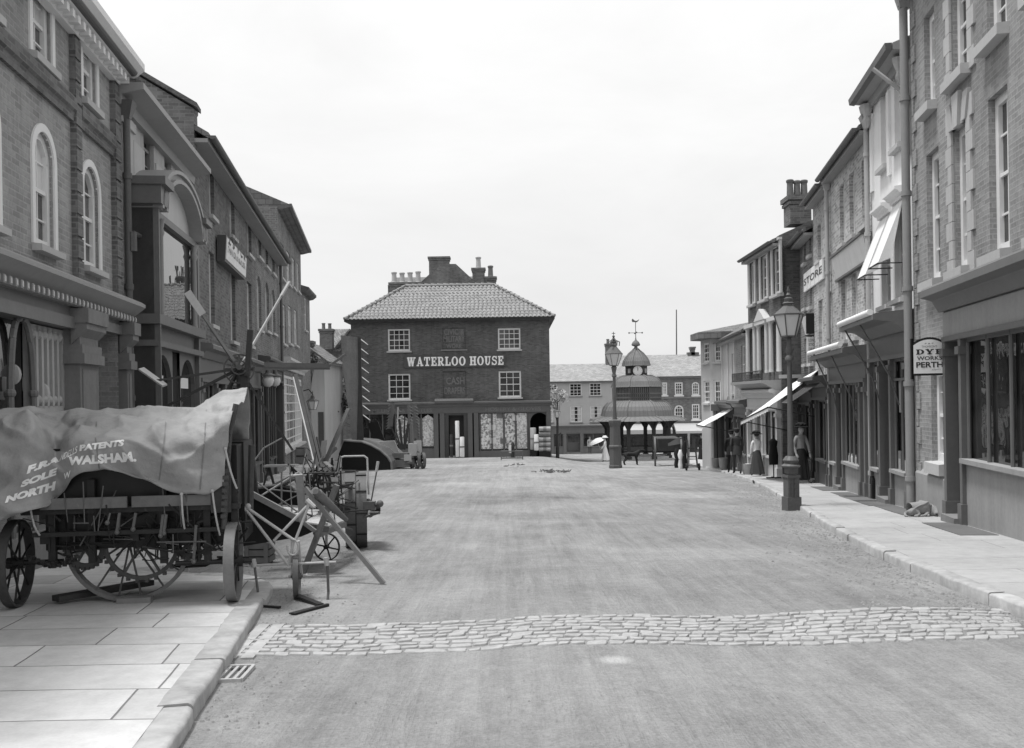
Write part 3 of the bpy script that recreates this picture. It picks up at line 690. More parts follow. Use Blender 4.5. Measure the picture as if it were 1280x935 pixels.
def shopfront(root, f, u0, u1, zt, bays, fasc=.5, zc=None, mat='paint_brown', d=.12, riser=.6, riser_mat=None, nmull=3, cor=.35, corh=.3, pil=.22, goods=None, glass='glass_shop', transom=None):
    """bays: (kind, ua, ub) with kind win/door/wall; zt = top of cornice. Everything hangs on one timber 'shopfront' part."""
    zb = min(f.g(u0), f.g(u1))-.2; zf1 = zt-corh; zf0 = zf1-fasc
    mb = MB()
    fbox(mb, f, u0, u1, -.05, d, zf0, zf1)                                   # fascia board
    fbox(mb, f, u0+.02, u1-.02, -.05, d+.05, zf0-.07, zf0+.012)                   # bead under it
    fprof(mb, f, u0-.08, u1+.08, [(-.03, zf1), (d+.06, zf1), (d+cor*.45, zf1+corh*.45), (d+cor*.5, zf1+corh*.5), (d+cor, zf1+corh*.62), (d+cor, zf1+corh*.9), (d+cor*.9, zf1+corh), (-.03, zf1+corh+.06)])
    edges = sorted({u0+pil/2, u1-pil/2} | {b[1] for b in bays} | {b[2] for b in bays})
    keep = []
    for e in edges:
        if not keep or e-keep[-1] > pil*.8: keep.append(e)
    for e in keep:
        e = min(max(e, u0+pil/2), u1-pil/2); zg = f.g(e)+PAVE
        fbox(mb, f, e-pil/2, e+pil/2, -.04, d+.03, zb, zf0-.07)
        fbox(mb, f, e-pil/2-.03, e+pil/2+.03, -.04, d+.06, zb, zg+.32); fbox(mb, f, e-pil/2-.03, e+pil/2+.03, -.04, d+.07, zf0-.3, zf0-.18)
    sf = mb.build('shopfront', MT[mat], root)
    for kind, ua, ub in bays:
        ua, ub = ua+pil/2, ub-pil/2; zg = max(f.g(ua), f.g(ub))+PAVE
        if kind == 'wall': continue
        if kind == 'win':
            m = MB(); fbox(m, f, ua, ub, -.1, d-.03, zb, zg+riser); fbox(m, f, ua-.01, ub+.01, -.1, d+.07, zg+riser, zg+riser+.07)
            m.build('stall_riser', MT[riser_mat or mat], sf)
            m = MB(); n = max(1, nmull)
            for i in range(n+1):
                u = ua+(ub-ua)*i/n; r = .03
                m.tube(f.pt(min(max(u, ua+r), ub-r), d-.07, zg+riser+.07), f.pt(min(max(u, ua+r), ub-r), d-.07, zf0-.07), r, n=8)
            if transom: fbox(m, f, ua, ub, d-.1, d-.04, zf0-transom, zf0-transom+.05)
            fbox(m, f, ua, ub, d-.1, d-.05, zf0-.12, zf0-.065)
            m.build('mullions', MT[mat], sf)
            m = MB(); fbox(m, f, ua, ub, d-.13, d-.115, zg+riser+.05, zf0-.03); gl = m.build('pane', MT[glass], sf)
        if kind == 'door':
            rec = .55; m = MB()
            for u in (ua, ub): m.quad(f.pt(u,d-.06,zg-.15), f.pt(u,-rec,zg-.15), f.pt(u,-rec,zf0), f.pt(u,d-.06,zf0))
            m.quad(f.pt(ua,-rec,zf0-.02), f.pt(ub,-rec,zf0-.02), f.pt(ub,d-.06,zf0-.02), f.pt(ua,d-.06,zf0-.02))
            m.build('porch_lining', MT[mat], sf)
            m = MB(); fbox(m, f, ua, ub, -rec-.05, -rec, zg-.1, zf0); w = ub-ua
            for s in (0, 1): fbox(m, f, ua+w*(.12+.42*s), ua+w*(.46+.42*s), -rec, -rec+.02, zg+.2, zg+.85)
            dr = m.build('door', MT[mat], sf)
            m = MB(); fbox(m, f, ua+w*.14, ub-w*.14, -rec+.002, -rec+.012, zg+1.05, min(zg+1.95, zf0-.3)); fbox(m, f, ua+w*.06, ub-w*.06, -rec+.002, -rec+.012, zg+2.15, zf0-.1) if zf0-zg > 2.5 else None
            m.build('door_pane', MT['glass_dim'], dr)
            m = MB(); m.ball(f.pt(ub-w*.08,-rec+.04,zg+1.0), .04); m.build('handle', MT['iron_pale'], dr)
            m = MB(); fbox(m, f, ua, ub, -rec, d+.12, zg-.25, zg+.09); m.build('doorstep', MT['stone_dark'], sf)
    return sf, zf0, zf1
def ftext(root, f, s, ua, ub, z0, z1, d, mat, bold=.01, flip=False, slab=False, name='lettering', reverse=False):
    """lettering on a front; reading direction follows the viewer standing in the street"""
    mb = MB(); right = Vector((0,0,1)).cross(f.n)            # viewer's right when facing the front
    fw = right.dot(f.t) > 0
    a = f.pt(ua if fw else ub, d, z0)
    if slab: slab_text(mb, s, a, right, Vector((0,0,1)), abs(ub-ua), z1-z0, nrm=f.n)
    else: put_text(mb, s, a, right*abs(ub-ua), Vector((0,0,z1-z0)), bold, lift=f.n)
    return mb.build(name, MT[mat], root, fix=False)
# ---------------------------------------------------------------- left side of the street
ST = (0, 25)
LF = Fac((-4.26-.125*4, 4), (-4.26-.125*20.5, 20.5), ST)
def U(f, Y): return (Y-f.a.y)/f.t.y
def rootof(f, u0, u1, name, label, cat='shop building', group=None):
    u = (u0+u1)/2; p = f.pt(u, -.5, 0); p.z = gz(p.x, p.y); return thing(name, label, cat, p, group)
# L1: brick chemist-like corner front with arched shop windows
f = LF; u0, u1 = 0.0, U(f, 15.05)
r = rootof(f, u0, u1, 'brick_shop_building', 'tall brick shop with round headed white windows, dentil cornice and name fascia')
ztop = f.z(160, 51, .42)-.1
zc = f.z(160, 374, .32)          # top of shop cornice
w1 = [W(f, 42, 66, 157, 304, arch=.4), W(f, 103, 122.5, 202, 331, arch=.34)]
w1[0]['arch'] = (w1[0]['u1']-w1[0]['u0'])*.5; w1[1]['arch'] = (w1[1]['u1']-w1[1]['u0'])*.5
wA = dict(w1[0]); du = w1[1]['u0']-w1[0]['u0']
for k in range(1, 4):
    o = dict(w1[0]); o['u0'] -= 1.72*k+.05; o['u1'] -= 1.72*k+.05
    if o['u0'] > .3: w1.append(o)
w2 = [W(f, 102, 119, 36, 121)]; h2 = w2[0]
for o in w1[:1]+w1[2:]: w2.append(dict(u0=o['u0'], u1=o['u1'], z0=h2['z0']-.05, z1=h2['z1']-.05, arch=0))
zfa = zc-.32
shell(r, f, u0, u1, gz(0,15)-.8, ztop, 9, w1+w2+[dict(u0=.4, u1=u1-.12, z0=gz(0,15)-.7, z1=zfa-.05)], 'brick_soft', reveal=.12)
for i, o in enumerate(w1): window(r, f, o, reveal=.12, nx=2, ny=2, fw=.085, gm='glass_dim', sillw=.12, sillh=.09, blind=(.5 if i == 0 else 0.))
for o in w2: window(r, f, o, reveal=.12, nx=2, ny=2, fw=.085, gm='glass_dim', blind=.45)
# white brick surrounds
for o in w1:
    m = MB(); c_ = (o['u0']+o['u1'])/2; pts = arch_pts(o, 14)
    fbox(m, f, o['u0']-.1, o['u0'], -.02, .025, o['z0'], pts[0][1]); fbox(m, f, o['u1'], o['u1']+.1, -.02, .025, o['z0'], pts[0][1])
    zc0 = pts[0][1]
    for (a, b), (c, d) in zip(pts[:-1], pts[1:]):
        ka = 1+.1/((o['u1']-o['u0'])/2); q = lambda u, z: (c_+(u-c_)*ka, zc0+(z-zc0)*ka)
        A, B = q(a, b), q(c, d); m.hexa([f.pt(a,-.02,b), f.pt(c,-.02,d), f.pt(B[0],-.02,B[1]), f.pt(A[0],-.02,A[1])], [f.pt(a,.025,b), f.pt(c,.025,d), f.pt(B[0],.025,B[1]), f.pt(A[0],.025,A[1])])
    m.build('window_surround', MT['paint_white'], r)
for o in w2:
    m = MB(); fbox(m, f, o['u0']-.1, o['u0'], -.02, .025, o['z0'], o['z1']+.1); fbox(m, f, o['u1'], o['u1']+.1, -.02, .025, o['z0'], o['z1']+.1); fbox(m, f, o['u0'], o['u1'], -.02, .022, o['z1'], o['z1']+.1)
    m.build('window_surround', MT['paint_white'], r)
# rusticated pilasters, string course, eaves cornice with dentils
zs1 = f.z(84, 117); zs0 = zs1-.34
pil = [(f.u(86, 60), f.u(93, 60)), (u1-.32, u1-.02)]
for a, b in pil:
    m = MB(); z = zc-.2
    while z < ztop-.3:
        fbox(m, f, a, b, -.02, .085, z, min(z+.27, ztop-.3)); fbox(m, f, a+.012, b-.012, -.02, .065, z+.27, z+.3); z += .3
    m.build('pilaster', MT['brick_dark'], r)
m = MB(); segs = [(u0, pil[0][0]), (pil[0][1], pil[1][0])]
for a, b in segs:
    fprof(m, f, a, b, [(-.02, zs0), (.05, zs0), (.06, zs0+.1), (.1, zs0+.14), (.1, zs1-.05), (.06, zs1), (-.02, zs1)])
m.build('string_course', MT['brick_dark'], r)
m = MB(); fprof(m, f, u0, u1+.12, [(-.02, ztop-.32), (.1, ztop-.32), (.14, ztop-.2), (.3, ztop-.12), (.42, ztop-.02), (.42, ztop+.08), (.36, ztop+.13), (-.02, ztop+.2)])
u = u0
while u < u1: fbox(m, f, u, u+.1, .1, .24, ztop-.3, ztop-.2); u += .22
m.build('eaves_cornice', MT['paint_white'], r)
gable_roof(r, f, u0, u1, ztop+.1, 9, 2.6, 'slate', over=.2, gutter=True)
pz = f.pt(u1-.35, -.4, ztop+.1); chimney(r, pz, .6, .6, .55, 0, math.atan2(f.t.y, f.t.x), 'brick_dark', cap=True)
# shop: fascia with raised letters, dentil cornice, carved piers, arched lights
zf1 = zc-.3; zf0 = f.z(80, 402)
ud = f.u(106, 470); ue = f.u(139, 470)       # door recess
m = MB(); fbox(m, f, u0, u1-.3, -.1, .1, zf0, zf1); fbox(m, f, u0, ud-.2, -.1, .16, zf0-.1, zf0+.05); fbox(m, f, ud, u1-.12, -.1, .14, zf0-.02, zf0+.12)
sf = m.build('shopfront', MT['fascia_grey'], r)
m = MB(); fprof(m, f, u0, u1+.1, [(-.02, zf1), (.16, zf1), (.2, zf1+.1), (.28, zf1+.16), (.38, zf1+.24), (.38, zf1+.29), (.32, zf1+.33), (-.02, zf1+.42)])
u = u0
while u < u1: fbox(m, f, u, u+.07, .15, .27, zf1-.005, zf1+.085); u += .16
m.build('shop_cornice', MT['paint_grey'], sf)
m = MB(); u = u0
while u < u1: fbox(m, f, u+.015, u+.055, .262, .278, zf1+.01, zf1+.07); u += .16
m.build('dentils', MT['paint_cream'], sf)
ftext(sf, f, 'LOVEGAZE', f.u(-75, 360), f.u(62, 380), zf0+.2, zf0+.52, .105, 'stone', .012)
for a, b in ((f.u(80, 450), f.u(104, 450)), (u1-.32, u1-.06)):
    m = MB(); fbox(m, f, a, b, -.1, .2, gz(0,15)-.8, zf0-.02); fbox(m, f, a-.05, b+.05, -.1, .27, zf0-.55, zf0-.42); fbox(m, f, a-.03, b+.03, -.1, .24, zf0-.42, zf0-.3)
    fbox(m, f, a-.05, b+.05, -.1, .26, zf0-1.35, zf0-1.25); fbox(m, f, a-.04, b+.04, -.1, .25, zf0-1.62, zf0-1.54); fbox(m, f, a+.07, b-.07, .2, .215, zf0-1.2, zf0-.62)
    fbox(m, f, a-.06, b+.06, -.1, .33, zf0-.02, zf1-.02); fprof(m, f, a-.04, b+.04, [(.1, zf0-.3), (.3, zf0-.1), (.3, zf0-.02), (.1, zf0-.02)])
    m.build('pier', MT['stone_dark'] if a < ud else MT['fascia_grey'], sf)
    m = MB(); z = gz(0, 15)+.4
    while z < zf0-1.95: fbox(m, f, a+.0, b-.0, .2, .212, z, z+.1); z += .16
    m.build('brick_bands', MT['brick_plum'], sf)
# window wall: big pane behind an arched screen
ug1 = f.u(79, 470)
m = MB(); fbox(m, f, u0+.4, ug1, -.12, -.1, gz(0,12)-.3, zf0); m.build('pane', MT['glass_shop'], sf)
m = MB(); zg = gz(0, 13)+PAVE
for (xa, xb) in ((8, 37), (-52, -15), (-140, -95)):
    a, b = f.u(xa, 460), f.u(xb, 460); c_ = (a+b)/2; hw = (b-a)/2; zsp = zf0-.95
    for s in (-1, 1):
        prev = None
        for i in range(9):
            t = i/8; uu = c_+s*hw*math.cos(t*PI/2*.96)**.8; zz = zsp+.86*math.sin(t*PI/2)
            p = f.pt(uu, .04, zz)
            if prev is not None: m.tube(prev, p, .04, n=6)
            prev = p
        m.tube(f.pt(c_+s*hw, .04, zg+.5), f.pt(c_+s*hw, .04, zsp), .038, n=8); m.ball(f.pt(c_+s*hw, .04, zsp), .06, 8, 6); m.ball(f.pt(c_+s*hw, .04, zsp-.75), .05, 8, 6)
m.build('arched_lights', MT['stone_dark'], sf)
m = MB(); a, b = f.u(40, 460), f.u(79, 460); zt = zf0-.12; zm = zf0-1.12
fbox(m, f, a, b, -.09, .0, zm-.1, zm+.02); fbox(m, f, a, b, -.09, .0, zt-.08, zt)
n = 6
for i in range(n+1): u = a+(b-a)*i/n; fbox(m, f, u-.035, u+.035, -.09, .0, zm, zt)
for i in range(n): u = a+(b-a)*(i+.5)/n; m.ball(f.pt(u,-.04,zt-.1), .07, 8, 6); m.ball(f.pt(u,-.04,zm+.1), .06, 8, 6)
m.build('screen', MT['stone'], sf)
m = MB(); fbox(m, f, u0+.4, ug1, -.1, .12, gz(0,15)-.7, zg+.5); m.build('stall_riser', MT['stone_dark'], sf)
m = MB()
for (px, py, s) in ((26, 468, .1), (40, 480, .08), (15, 480, .07), (60, 492, .12)):
    m = MB(); q = f.pt(f.u(px, py), -.085, f.z(px, py)); m.ball(q, s, 10, 8, sc=(1,.3,1.2)); m.build('display_jar', MT['paint_cream'], sf)
# door recess
m = MB()
for u in (ud+.02, ue+.02): m.quad(f.pt(u,.1,zg-.6), f.pt(u,-.9,zg-.6), f.pt(u,-.9,zf0), f.pt(u,.1,zf0))
m.quad(f.pt(ud,-.9,zf0-.03), f.pt(ue,-.9,zf0-.03), f.pt(ue,.05,zf0-.03), f.pt(ud,.05,zf0-.03))
m.build('porch_lining', MT['brick_soft'], sf, fix=False)
m = MB(); fbox(m, f, ud, ue, -.95, -.9, zg-.6, zf0); dr = m.build('door', MT['paint_dark'], sf)
m = MB(); fbox(m, f, ud+.25, ue-.25, -.9, -.885, zg+.7, zf0-.7); m.build('door_pane', MT['glass_dim'], dr)
# L2: stuccoed house with timber oriel over its shop
u0, u1 = U(f, 15.05), U(f, 20.5)
r = rootof(f, u0, u1, 'stucco_shop_building', 'narrow pale stucco house with a dark timber bay window under an arched pediment')
ztop = f.z(240, 181, .45)-.08
wn = [W(f, 179.5, 192, 140, 219), W(f, 205.5, 214, 187, 222)]
shell(r, f, u0, u1, gz(0,20)-.7, ztop, 8, wn, 'stucco_mid', reveal=.14)
for o in wn: window(r, f, o, fm='paint_grey', sill=None, nx=2, ny=2)
for xa, xb, yt in ((165, 178.5, 128), (193, 204, 155), (206, 222, 172)):
    m = MB(); ua, ub = f.u(xa, 180), f.u(xb, 180); fbox(m, f, ua, ub, 0, .03, f.z(166, 219), ztop-.55); m.build('plaster_panel', MT['stucco_panel'], r)
for ua, ub in ((u0+.05, u0+.75), (u1-.55, u1-.1)):
    m = MB(); fbox(m, f, ua, ub, 0, .07, gz(0,20)-.7, ztop-.3); fbox(m, f, ua-.04, ub+.04, 0, .11, ztop-.5, ztop-.35); m.build('pilaster', MT['stucco_mid'], r)
m = MB(); fprof(m, f, u0-.1, u1+.05, [(-.2, ztop-.25), (.1, ztop-.25), (.12, ztop-.1), (.45, ztop-.02), (.45, ztop+.08), (-.2, ztop+.16)]); m.build('eaves', MT['paint_grey'], r)
m = MB(); fprof(m, f, u0-.1, u1+.05, [(.42, ztop+.11), (-3.5, ztop+1.0), (-8, ztop+.1), (-8, ztop), (.42, ztop+.085)]); m.build('roof', MT['slate'], r)
chimney(r, f.pt(u0+1.2, -1.6, ztop+.4), .9, .5, .6, 2, math.atan2(f.t.y, f.t.x), 'brick_dark', 'pot_dark', .75)
pipe(r, f, u0+.08, gz(0,16)-.1, ztop-.4, .055, .14, 'iron_grey')
m = MB(); q = [f.pt(u0+.1,.2,f.z(152,292)), f.pt(u0+.75,.22,f.z(160,292)-.05), f.pt(u0+.85,.22,f.z(160,240))]; m.path(q, .035, 8); m.tube(q[0], q[0]+Vector((0,0,-.3)), .07, n=8); m.build('waste_pipe', MT['iron_grey'], r)
# oriel / shop bay
D = .42; oa, ob = f.u(192, 330, D), f.u(249, 330, D)
zo = lambda y, x=195: f.z(x, y, D)
zct = zo(240); zgl1 = zo(270); zgl0 = zo(393); zfa0 = zo(425); zsill = gz(0,17)+.6
m = MB()
for ua, ub in ((oa, oa+.16), (ob-.16, ob)):
    fbox(m, f, ua, ub, .0, D, gz(0,20)-.5, zct-.25)
fbox(m, f, oa+.16, ob-.16, .0, D-.08, zfa0, zgl0-.16); fbox(m, f, oa-.06, ob+.06, .0, D+.1, zgl0-.16, zgl0); fbox(m, f, oa-.03, ob+.03, 0, D+.06, zfa0-.1, zfa0)
fbox(m, f, oa-.12, oa+.42, .0, D+.16, zct-.25, zct+.05); fbox(m, f, oa-.16, oa+.48, .0, D+.24, zct+.05, zct+.18)
fbox(m, f, ob-.42, ob+.12, .0, D+.16, zct-.25, zct+.05); fbox(m, f, ob-.46, ob+.16, .0, D+.24, zct+.05, zct+.16)
fbox(m, f, oa+.0, oa+.06, .0, D+.09, gz(0,20)-.5, zct-.3)
fbox(m, f, oa+.16, ob-.16, D-.12, D+.02, zgl1-.02, zgl1+.1)
sf = m.build('bay_front', MT['paint_brown'], r)
m = MB(); c_ = (oa+ob)/2; hw = (ob-oa)/2-.12; zs = zgl1+.1; rise = zo(224, 222)-zs
N = 20; ap = [(c_-hw*math.cos(PI*i/N), zs+rise*math.sin(PI*i/N)) for i in range(N+1)]
for k, (d0, d1, o1, o2) in enumerate(((0, D+.16, 1.0, 1.07), (0, D+.1, .9, 1.0), (0, D+.16, .83, .9))):
    for (a, b), (c, d) in zip(ap[:-1], ap[1:]):
        q = lambda u, z, s: (c_+(u-c_)*s, zs+(z-zs)*s)
        A, B, C, E = q(a,b,o1), q(c,d,o1), q(c,d,o2), q(a,b,o2)
        m.hexa([f.pt(*((x[0], d0, x[1]))) for x in (A,B,C,E)], [f.pt(*((x[0], d1, x[1]))) for x in (A,B,C,E)])
m.build('arched_pediment', MT['paint_grey'], sf)
m = MB(); m.prism([f.pt(c_+(u-c_)*.84, D-.1, zs+(z-zs)*.84) for u, z in ap], -f.n*.05); m.build('tympanum', MT['stucco_panel'], sf)
for ua in (oa+.5, ob-.5):
    m = MB(); m.lathe([(.06,0),(.05,.1),(.045,zgl1-zgl0-.3),(.07,zgl1-zgl0-.22),(.05,zgl1-zgl0-.15),(.08,zgl1-zgl0)], f.pt(ua, D, zgl0), 10); m.build('colonnette', MT['paint_grey'], sf, smooth=40)
m = MB(); fbox(m, f, oa+.1, ob-.1, D-.1, D-.07, zgl0-.02, zgl1+.02); m.build('plate_pane', MT['glass_plate'], sf)
# shop lights below, two arched panes and a dark entry between
m = MB(); fbox(m, f, oa+.16, ob-.16, D-.2, D-.16, gz(0,20)-.4, zfa0-.1); m.build('pane', MT['glass_shop'], sf)
m = MB()
for ua, ub in ((oa+.2, oa+1.55), (ob-1.5, ob-.2)):
    o = dict(u0=ua, u1=ub, z0=zsill, z1=zfa0-.2, arch=.45)
    wall(m, f, ua-.06, ub+.06, zsill-.05, zfa0-.1, [o], .1, D-.08); fbox(m, f, ua-.06, ub+.06, D-.16, D-.02, gz(0,20)-.4, zsill)
m.build('shop_lights', MT['paint_brown'], sf)
m = MB(); fbox(m, f, oa+.45, oa+1.2, D-.155, D-.15, zfa0-.75, zfa0-.55); m.build('show_card', MT['sign_white'], sf); m = MB(); fbox(m, f, ob-1.2, ob-.5, D-.155, D-.15, zfa0-.75, zfa0-.55); m.build('show_card', MT['sign_white'], sf)
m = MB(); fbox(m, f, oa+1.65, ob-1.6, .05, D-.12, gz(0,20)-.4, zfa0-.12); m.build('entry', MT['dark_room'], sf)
# L3a / L3b: the long brick range
LG = Fac((-3.91-.142*20.5, 20.5), (-3.91-.142*51, 51), ST)
f = LG; ua0, ua1 = 0.0, f.u(319, 300); ub1 = f.u(347, 300)
zt = f.z(262, 154, .5)+.05; zt2 = zt
ops2 = [W(f, 261.5, 267.5, 198, 267), W(f, 286.8, 293, 232, 292), W(f, 308.6, 314, 259, 315)]
ops1 = [W(f, 261.5, 268, 313, 404), W(f, 288, 294, 330, 425), W(f, 309, 314.6, 351, 430)]
r = rootof(f, ua0, ua1, 'brick_house', 'dark plain brick three storey house with a white signboard between its upper windows')
shell(r, f, ua0, ua1, gz(0,40)-.3, zt, 8.5, ops1+ops2+[dict(u0=.4, u1=ua1-.3, z0=gz(0,40)-.2, z1=f.z(260, 436))], 'brick_dark', reveal=.2)
for o in ops1+ops2: window(r, f, o, reveal=.2, fm='paint_white', sillw=.1, nx=2, ny=2)
gable_roof(r, f, ua0-.0, ua1, zt+.1, 8.5, 2.5, 'slate', over=.42)
m = MB(); h = 4.25; kz = 2.6/h   # parapet gable with tumbled coping, seen over the stucco house
m.prism([f.pt(-.02,.12,zt-.8), f.pt(-.02,.12,zt+.35), f.pt(-.02,-h,zt+2.95), f.pt(-.02,-8.5,zt+.35), f.pt(-.02,-8.5,zt-.8)], f.t*.36); m.build('gable_parapet', MT['brick_dark'], r)
m = MB()
m.hexa([f.pt(-.1,.2,zt+.36), f.pt(.4,.2,zt+.36), f.pt(.4,-h,zt+2.96), f.pt(-.1,-h,zt+2.96)], [f.pt(-.1,.2,zt+.46), f.pt(.4,.2,zt+.46), f.pt(.4,-h,zt+3.06), f.pt(-.1,-h,zt+3.06)])
m.build('coping', MT['brick_plum'], r)
for k, uu in enumerate((6.2,)): chimney(r, f.pt(uu, -1.0, zt+.4), .5, .5, .75, 1, 1.43, 'brick_dark', 'pot_dark', 1.0)
chimney(r, f.pt(ua1-.6, -1.0, zt+.3), .8, .6, 1.0, 1, 1.43, 'brick_dark', 'pot_dark', .9)
zs = f.z(270, 440); shopfront(r, f, .25, ua1-.15, f.z(262, 428, .4), [('win', .3, 2.4), ('door', 2.4, 3.7), ('win', 3.7, 6.3), ('door', 6.3, 7.6), ('win', 7.6, ua1-.25)], mat='paint_brown', fasc=.45, cor=.3, nmull=3)
s = thing('shop_signboard', 'white lettered signboard tilted out from the dark brick house on the left', 'sign', f.pt(f.u(293,318), .2, f.z(293,318)))
sa, sb = f.u(280, 318, .2), f.u(305, 318, .2); za, zb = f.z(280, 326, .2), f.z(280, 294, .2)
m = MB(); m.hexa([f.pt(sa,.02,za), f.pt(sb,.02,za), f.pt(sb,.22,za), f.pt(sa,.22,za)], [f.pt(sa,.04,zb), f.pt(sb,.04,zb), f.pt(sb,.26,zb), f.pt(sa,.26,zb)]); m.build('frame', MT['paint_dark'], s)
m = MB(); m.hexa([f.pt(sa+.06,.2,za+.06), f.pt(sb-.04,.2,za+.06), f.pt(sb-.04,.245,za+.06), f.pt(sa+.06,.245,za+.06)], [f.pt(sa+.06,.2,zb-.05), f.pt(sb-.04,.2,zb-.05), f.pt(sb-.04,.275,zb-.05), f.pt(sa+.06,.275,zb-.05)]); m.build('board', MT['sign_white'], s)
ftext(s, f, 'T. R. A C K', sa+.25, sb-.25, za+.85, zb-.18, .28, 'letter_dark', 0.); ftext(s, f, 'PAINTER & GLAZIER', sa+.25, sb-.25, za+.25, za+.55, .262, 'iron_grey', 0.)
# L3b
r = rootof(f, ua1, ub1, 'brick_house', 'brick house with three arched first floor windows beside a downpipe on the left')
ops2 = [W(f, 321, 326.3, 267, 318), W(f, 330.3, 335, 279, 330), W(f, 338.8, 343, 290, 339)]
ops1 = [W(f, 321.5, 326.5, 343, 410, arch=.3), W(f, 331.7, 336.3, 351, 412, arch=.3), W(f, 339.8, 344, 360, 415, arch=.3)]
shell(r, f, ua1, ub1, gz(0,40)-.3, zt2, 8.5, ops1+ops2+[dict(u0=ua1+.5, u1=ub1-.3, z0=gz(0,40)-.2, z1=f.z(330, 450))], 'brick_mid', reveal=.2)
for o in ops1+ops2: window(r, f, o, reveal=.2, fm='paint_white', nx=2, ny=2)
gable_roof(r, f, ua1, ub1, zt2+.1, 8.5, 2.5, 'slate', over=.42)
pipe(r, f, ub1-.15, gz(0,38), zt2-.2, .06, .12, 'iron_grey')
chimney(r, f.pt(ua1+3.5, -1.0, zt2+.3), .7, .6, .95, 1, 1.43, 'brick_dark', 'pot_dark', .6)
shopfront(r, f, ua1+.3, ub1-.2, f.z(330, 442, .4), [('door', ua1+.4, ua1+1.9), ('win', ua1+1.9, ua1+4.2), ('door', ua1+4.2, ub1-.3)], mat='paint_dark', fasc=.4, cor=.3)
# L4: lower house with deep eaves and a large white paned shop window
u0, u1 = ub1, f.u(377, 400)
r = rootof(f, u0, u1, 'deep_eaved_house', 'brick house with very deep eaves, cream surrounded windows and a big white paned shop window')
zt = f.z(388, 316, .5)-.05
ops2 = [W(f, 350.5, 355, 302, 345), W(f, 358.5, 362.5, 312, 352), W(f, 365, 368.5, 320, 357), W(f, 371, 374, 327, 362)]
ops1 = [W(f, 352.5, 357, 378, 428), W(f, 360.5, 364.5, 381, 428), W(f, 368, 371.5, 386, 430)]
ow = dict(u0=f.u(350.5, 500)-.0, u1=u1-.5, z0=gz(0,46)+PAVE+.9, z1=f.z(351, 467))
shell(r, f, u0, u1, gz(0,46)-.3, zt, 9, ops1+ops2+[ow], 'brick_mid', reveal=.12)
for o in ops1+ops2: window(r, f, o, reveal=.12, fm='paint_cream', nx=2, ny=2, gm='glass_dim', curtain='curtain', fw=.09)
window(r, f, ow, reveal=.1, fm='paint_white', nx=5, ny=4, curtain='curtain', gm='glass_dim', fw=.12, bar=.05, sash=True, sillw=.2)
cornice(r, f, u0+.1, u1-.05, f.z(350, 452)+.2, .45, .45, 'paint_cream', name='shop_cornice')
m = MB(); fprof(m, f, u0+.15, u1, [(-.2,zt-.1),(.1,zt-.1),(.48,zt+.0),(.48,zt+.12),(-4.5,zt+2.2),(-9.6,zt+.1),(-9.6,zt),(-.2,zt)]); m.build('roof', MT['slate'], r)
m = MB(); fprof(m, f, u0+.12, u1+.03, [(.482,zt-.02),(.58,zt+.02),(.58,zt+.14),(.482,zt+.14)]); m.build('gutter', MT['iron_grey'], r)
# L5: next, lower; only its eaves and corner show
LH = Fac((f.pt(u1,0,0).x, f.pt(u1,0,0).y), (-11.9, 58), ST)
f = LH; r = rootof(f, 0, f.L, 'low_brick_house', 'low end house with a moulded gutter just past the deep eaves, lamp bracket below')
zt = f.z(391, 367, .4)
o5 = [W(f, 380.5, 383, 372, 412)]
shell(r, f, 0.05, 4.2, gz(0,55)-.3, zt, 9, o5, 'brick_mid', reveal=.12)
for o in o5: window(r, f, o, reveal=.1, nx=2, ny=2)
m = MB(); fprof(m, f, 0.05, 4.2, [(-.1,zt-.2),(.2,zt-.15),(.4,zt),(.4,zt+.12),(-4.5,zt+1.6),(-9,zt),(-9,zt-.1)]); m.build('roof', MT['slate'], r)
# ---------------------------------------------------------------- right side of the street
RX = lambda Y: 6.65+.153*(Y-12.45)
RF = Fac((RX(5.5), 5.5), (RX(31.9), 31.9), ST)
f = RF; yaw = math.atan2(f.t.y, f.t.x)
uY = lambda Y: (Y-5.5)/f.t.y
zlow = gz(0, 33)-.4
# R1: brick house with stone dressings and shop at its near end
u0, u1 = 0.0, f.u(1146, 480)
r = rootof(f, u0, u1, 'brick_shop_building', 'large grey brick house with quoined middle windows and dark panelled shopfront on the right')
uD0, uD1 = f.u(1213, 520), f.u(1192, 520)
ztc = f.z(1166, 358, .38)
row1 = [W(f, 1159, 1174.5, 194, 354), W(f, 1192.7, 1211, 170, 336), W(f, 1236.5, 1261, 131, 320)]
row2 = [W(f, 1155.6, 1168.5, 22, 140), W(f, 1189, 1211, -30, 104), W(f, 1233, 1258, -70, 56)]
k = row2[0]['z1'] - row2[0]['z0']
for o in row2: o['z0'] = row2[0]['z0']; o['z1'] = row2[0]['z1']
zz0, zz1 = row1[0]['z0'], row1[0]['z1']
for o in row1: o['z0'] = zz0; o['z1'] = zz1
d = row1[2]['u0']-row1[1]['u0']
for q, rr in ((row1, 1), (row2, 2)):
    for kk in (1, 2):
        o = dict(q[2]); o['u0'] += d*1.02*kk; o['u1'] += d*1.02*kk
        if o['u0'] > .3 and o['u1'] < u1: q.append(o)
g1 = W(f, 1164.5, 1180, 462, 576, ref=0)
us0 = uD1+.03          # far end of the shopfront
shell(r, f, u0, u1, zlow, f.z(1133, 4)+.2, 10, row1+row2+[g1, dict(u0=.3, u1=us0-.05, z0=gz(0,14)-.6, z1=ztc-.3)], 'brick_grey', reveal=.2)
for i, o in enumerate(row1+row2): window(r, f, o, reveal=.2, nx=2, ny=2, fw=.12, sillw=.16, sillh=.16, bar=.03)
window(r, f, g1, reveal=.2, nx=2, ny=2, fw=.12, sillw=.12, sillh=.2)
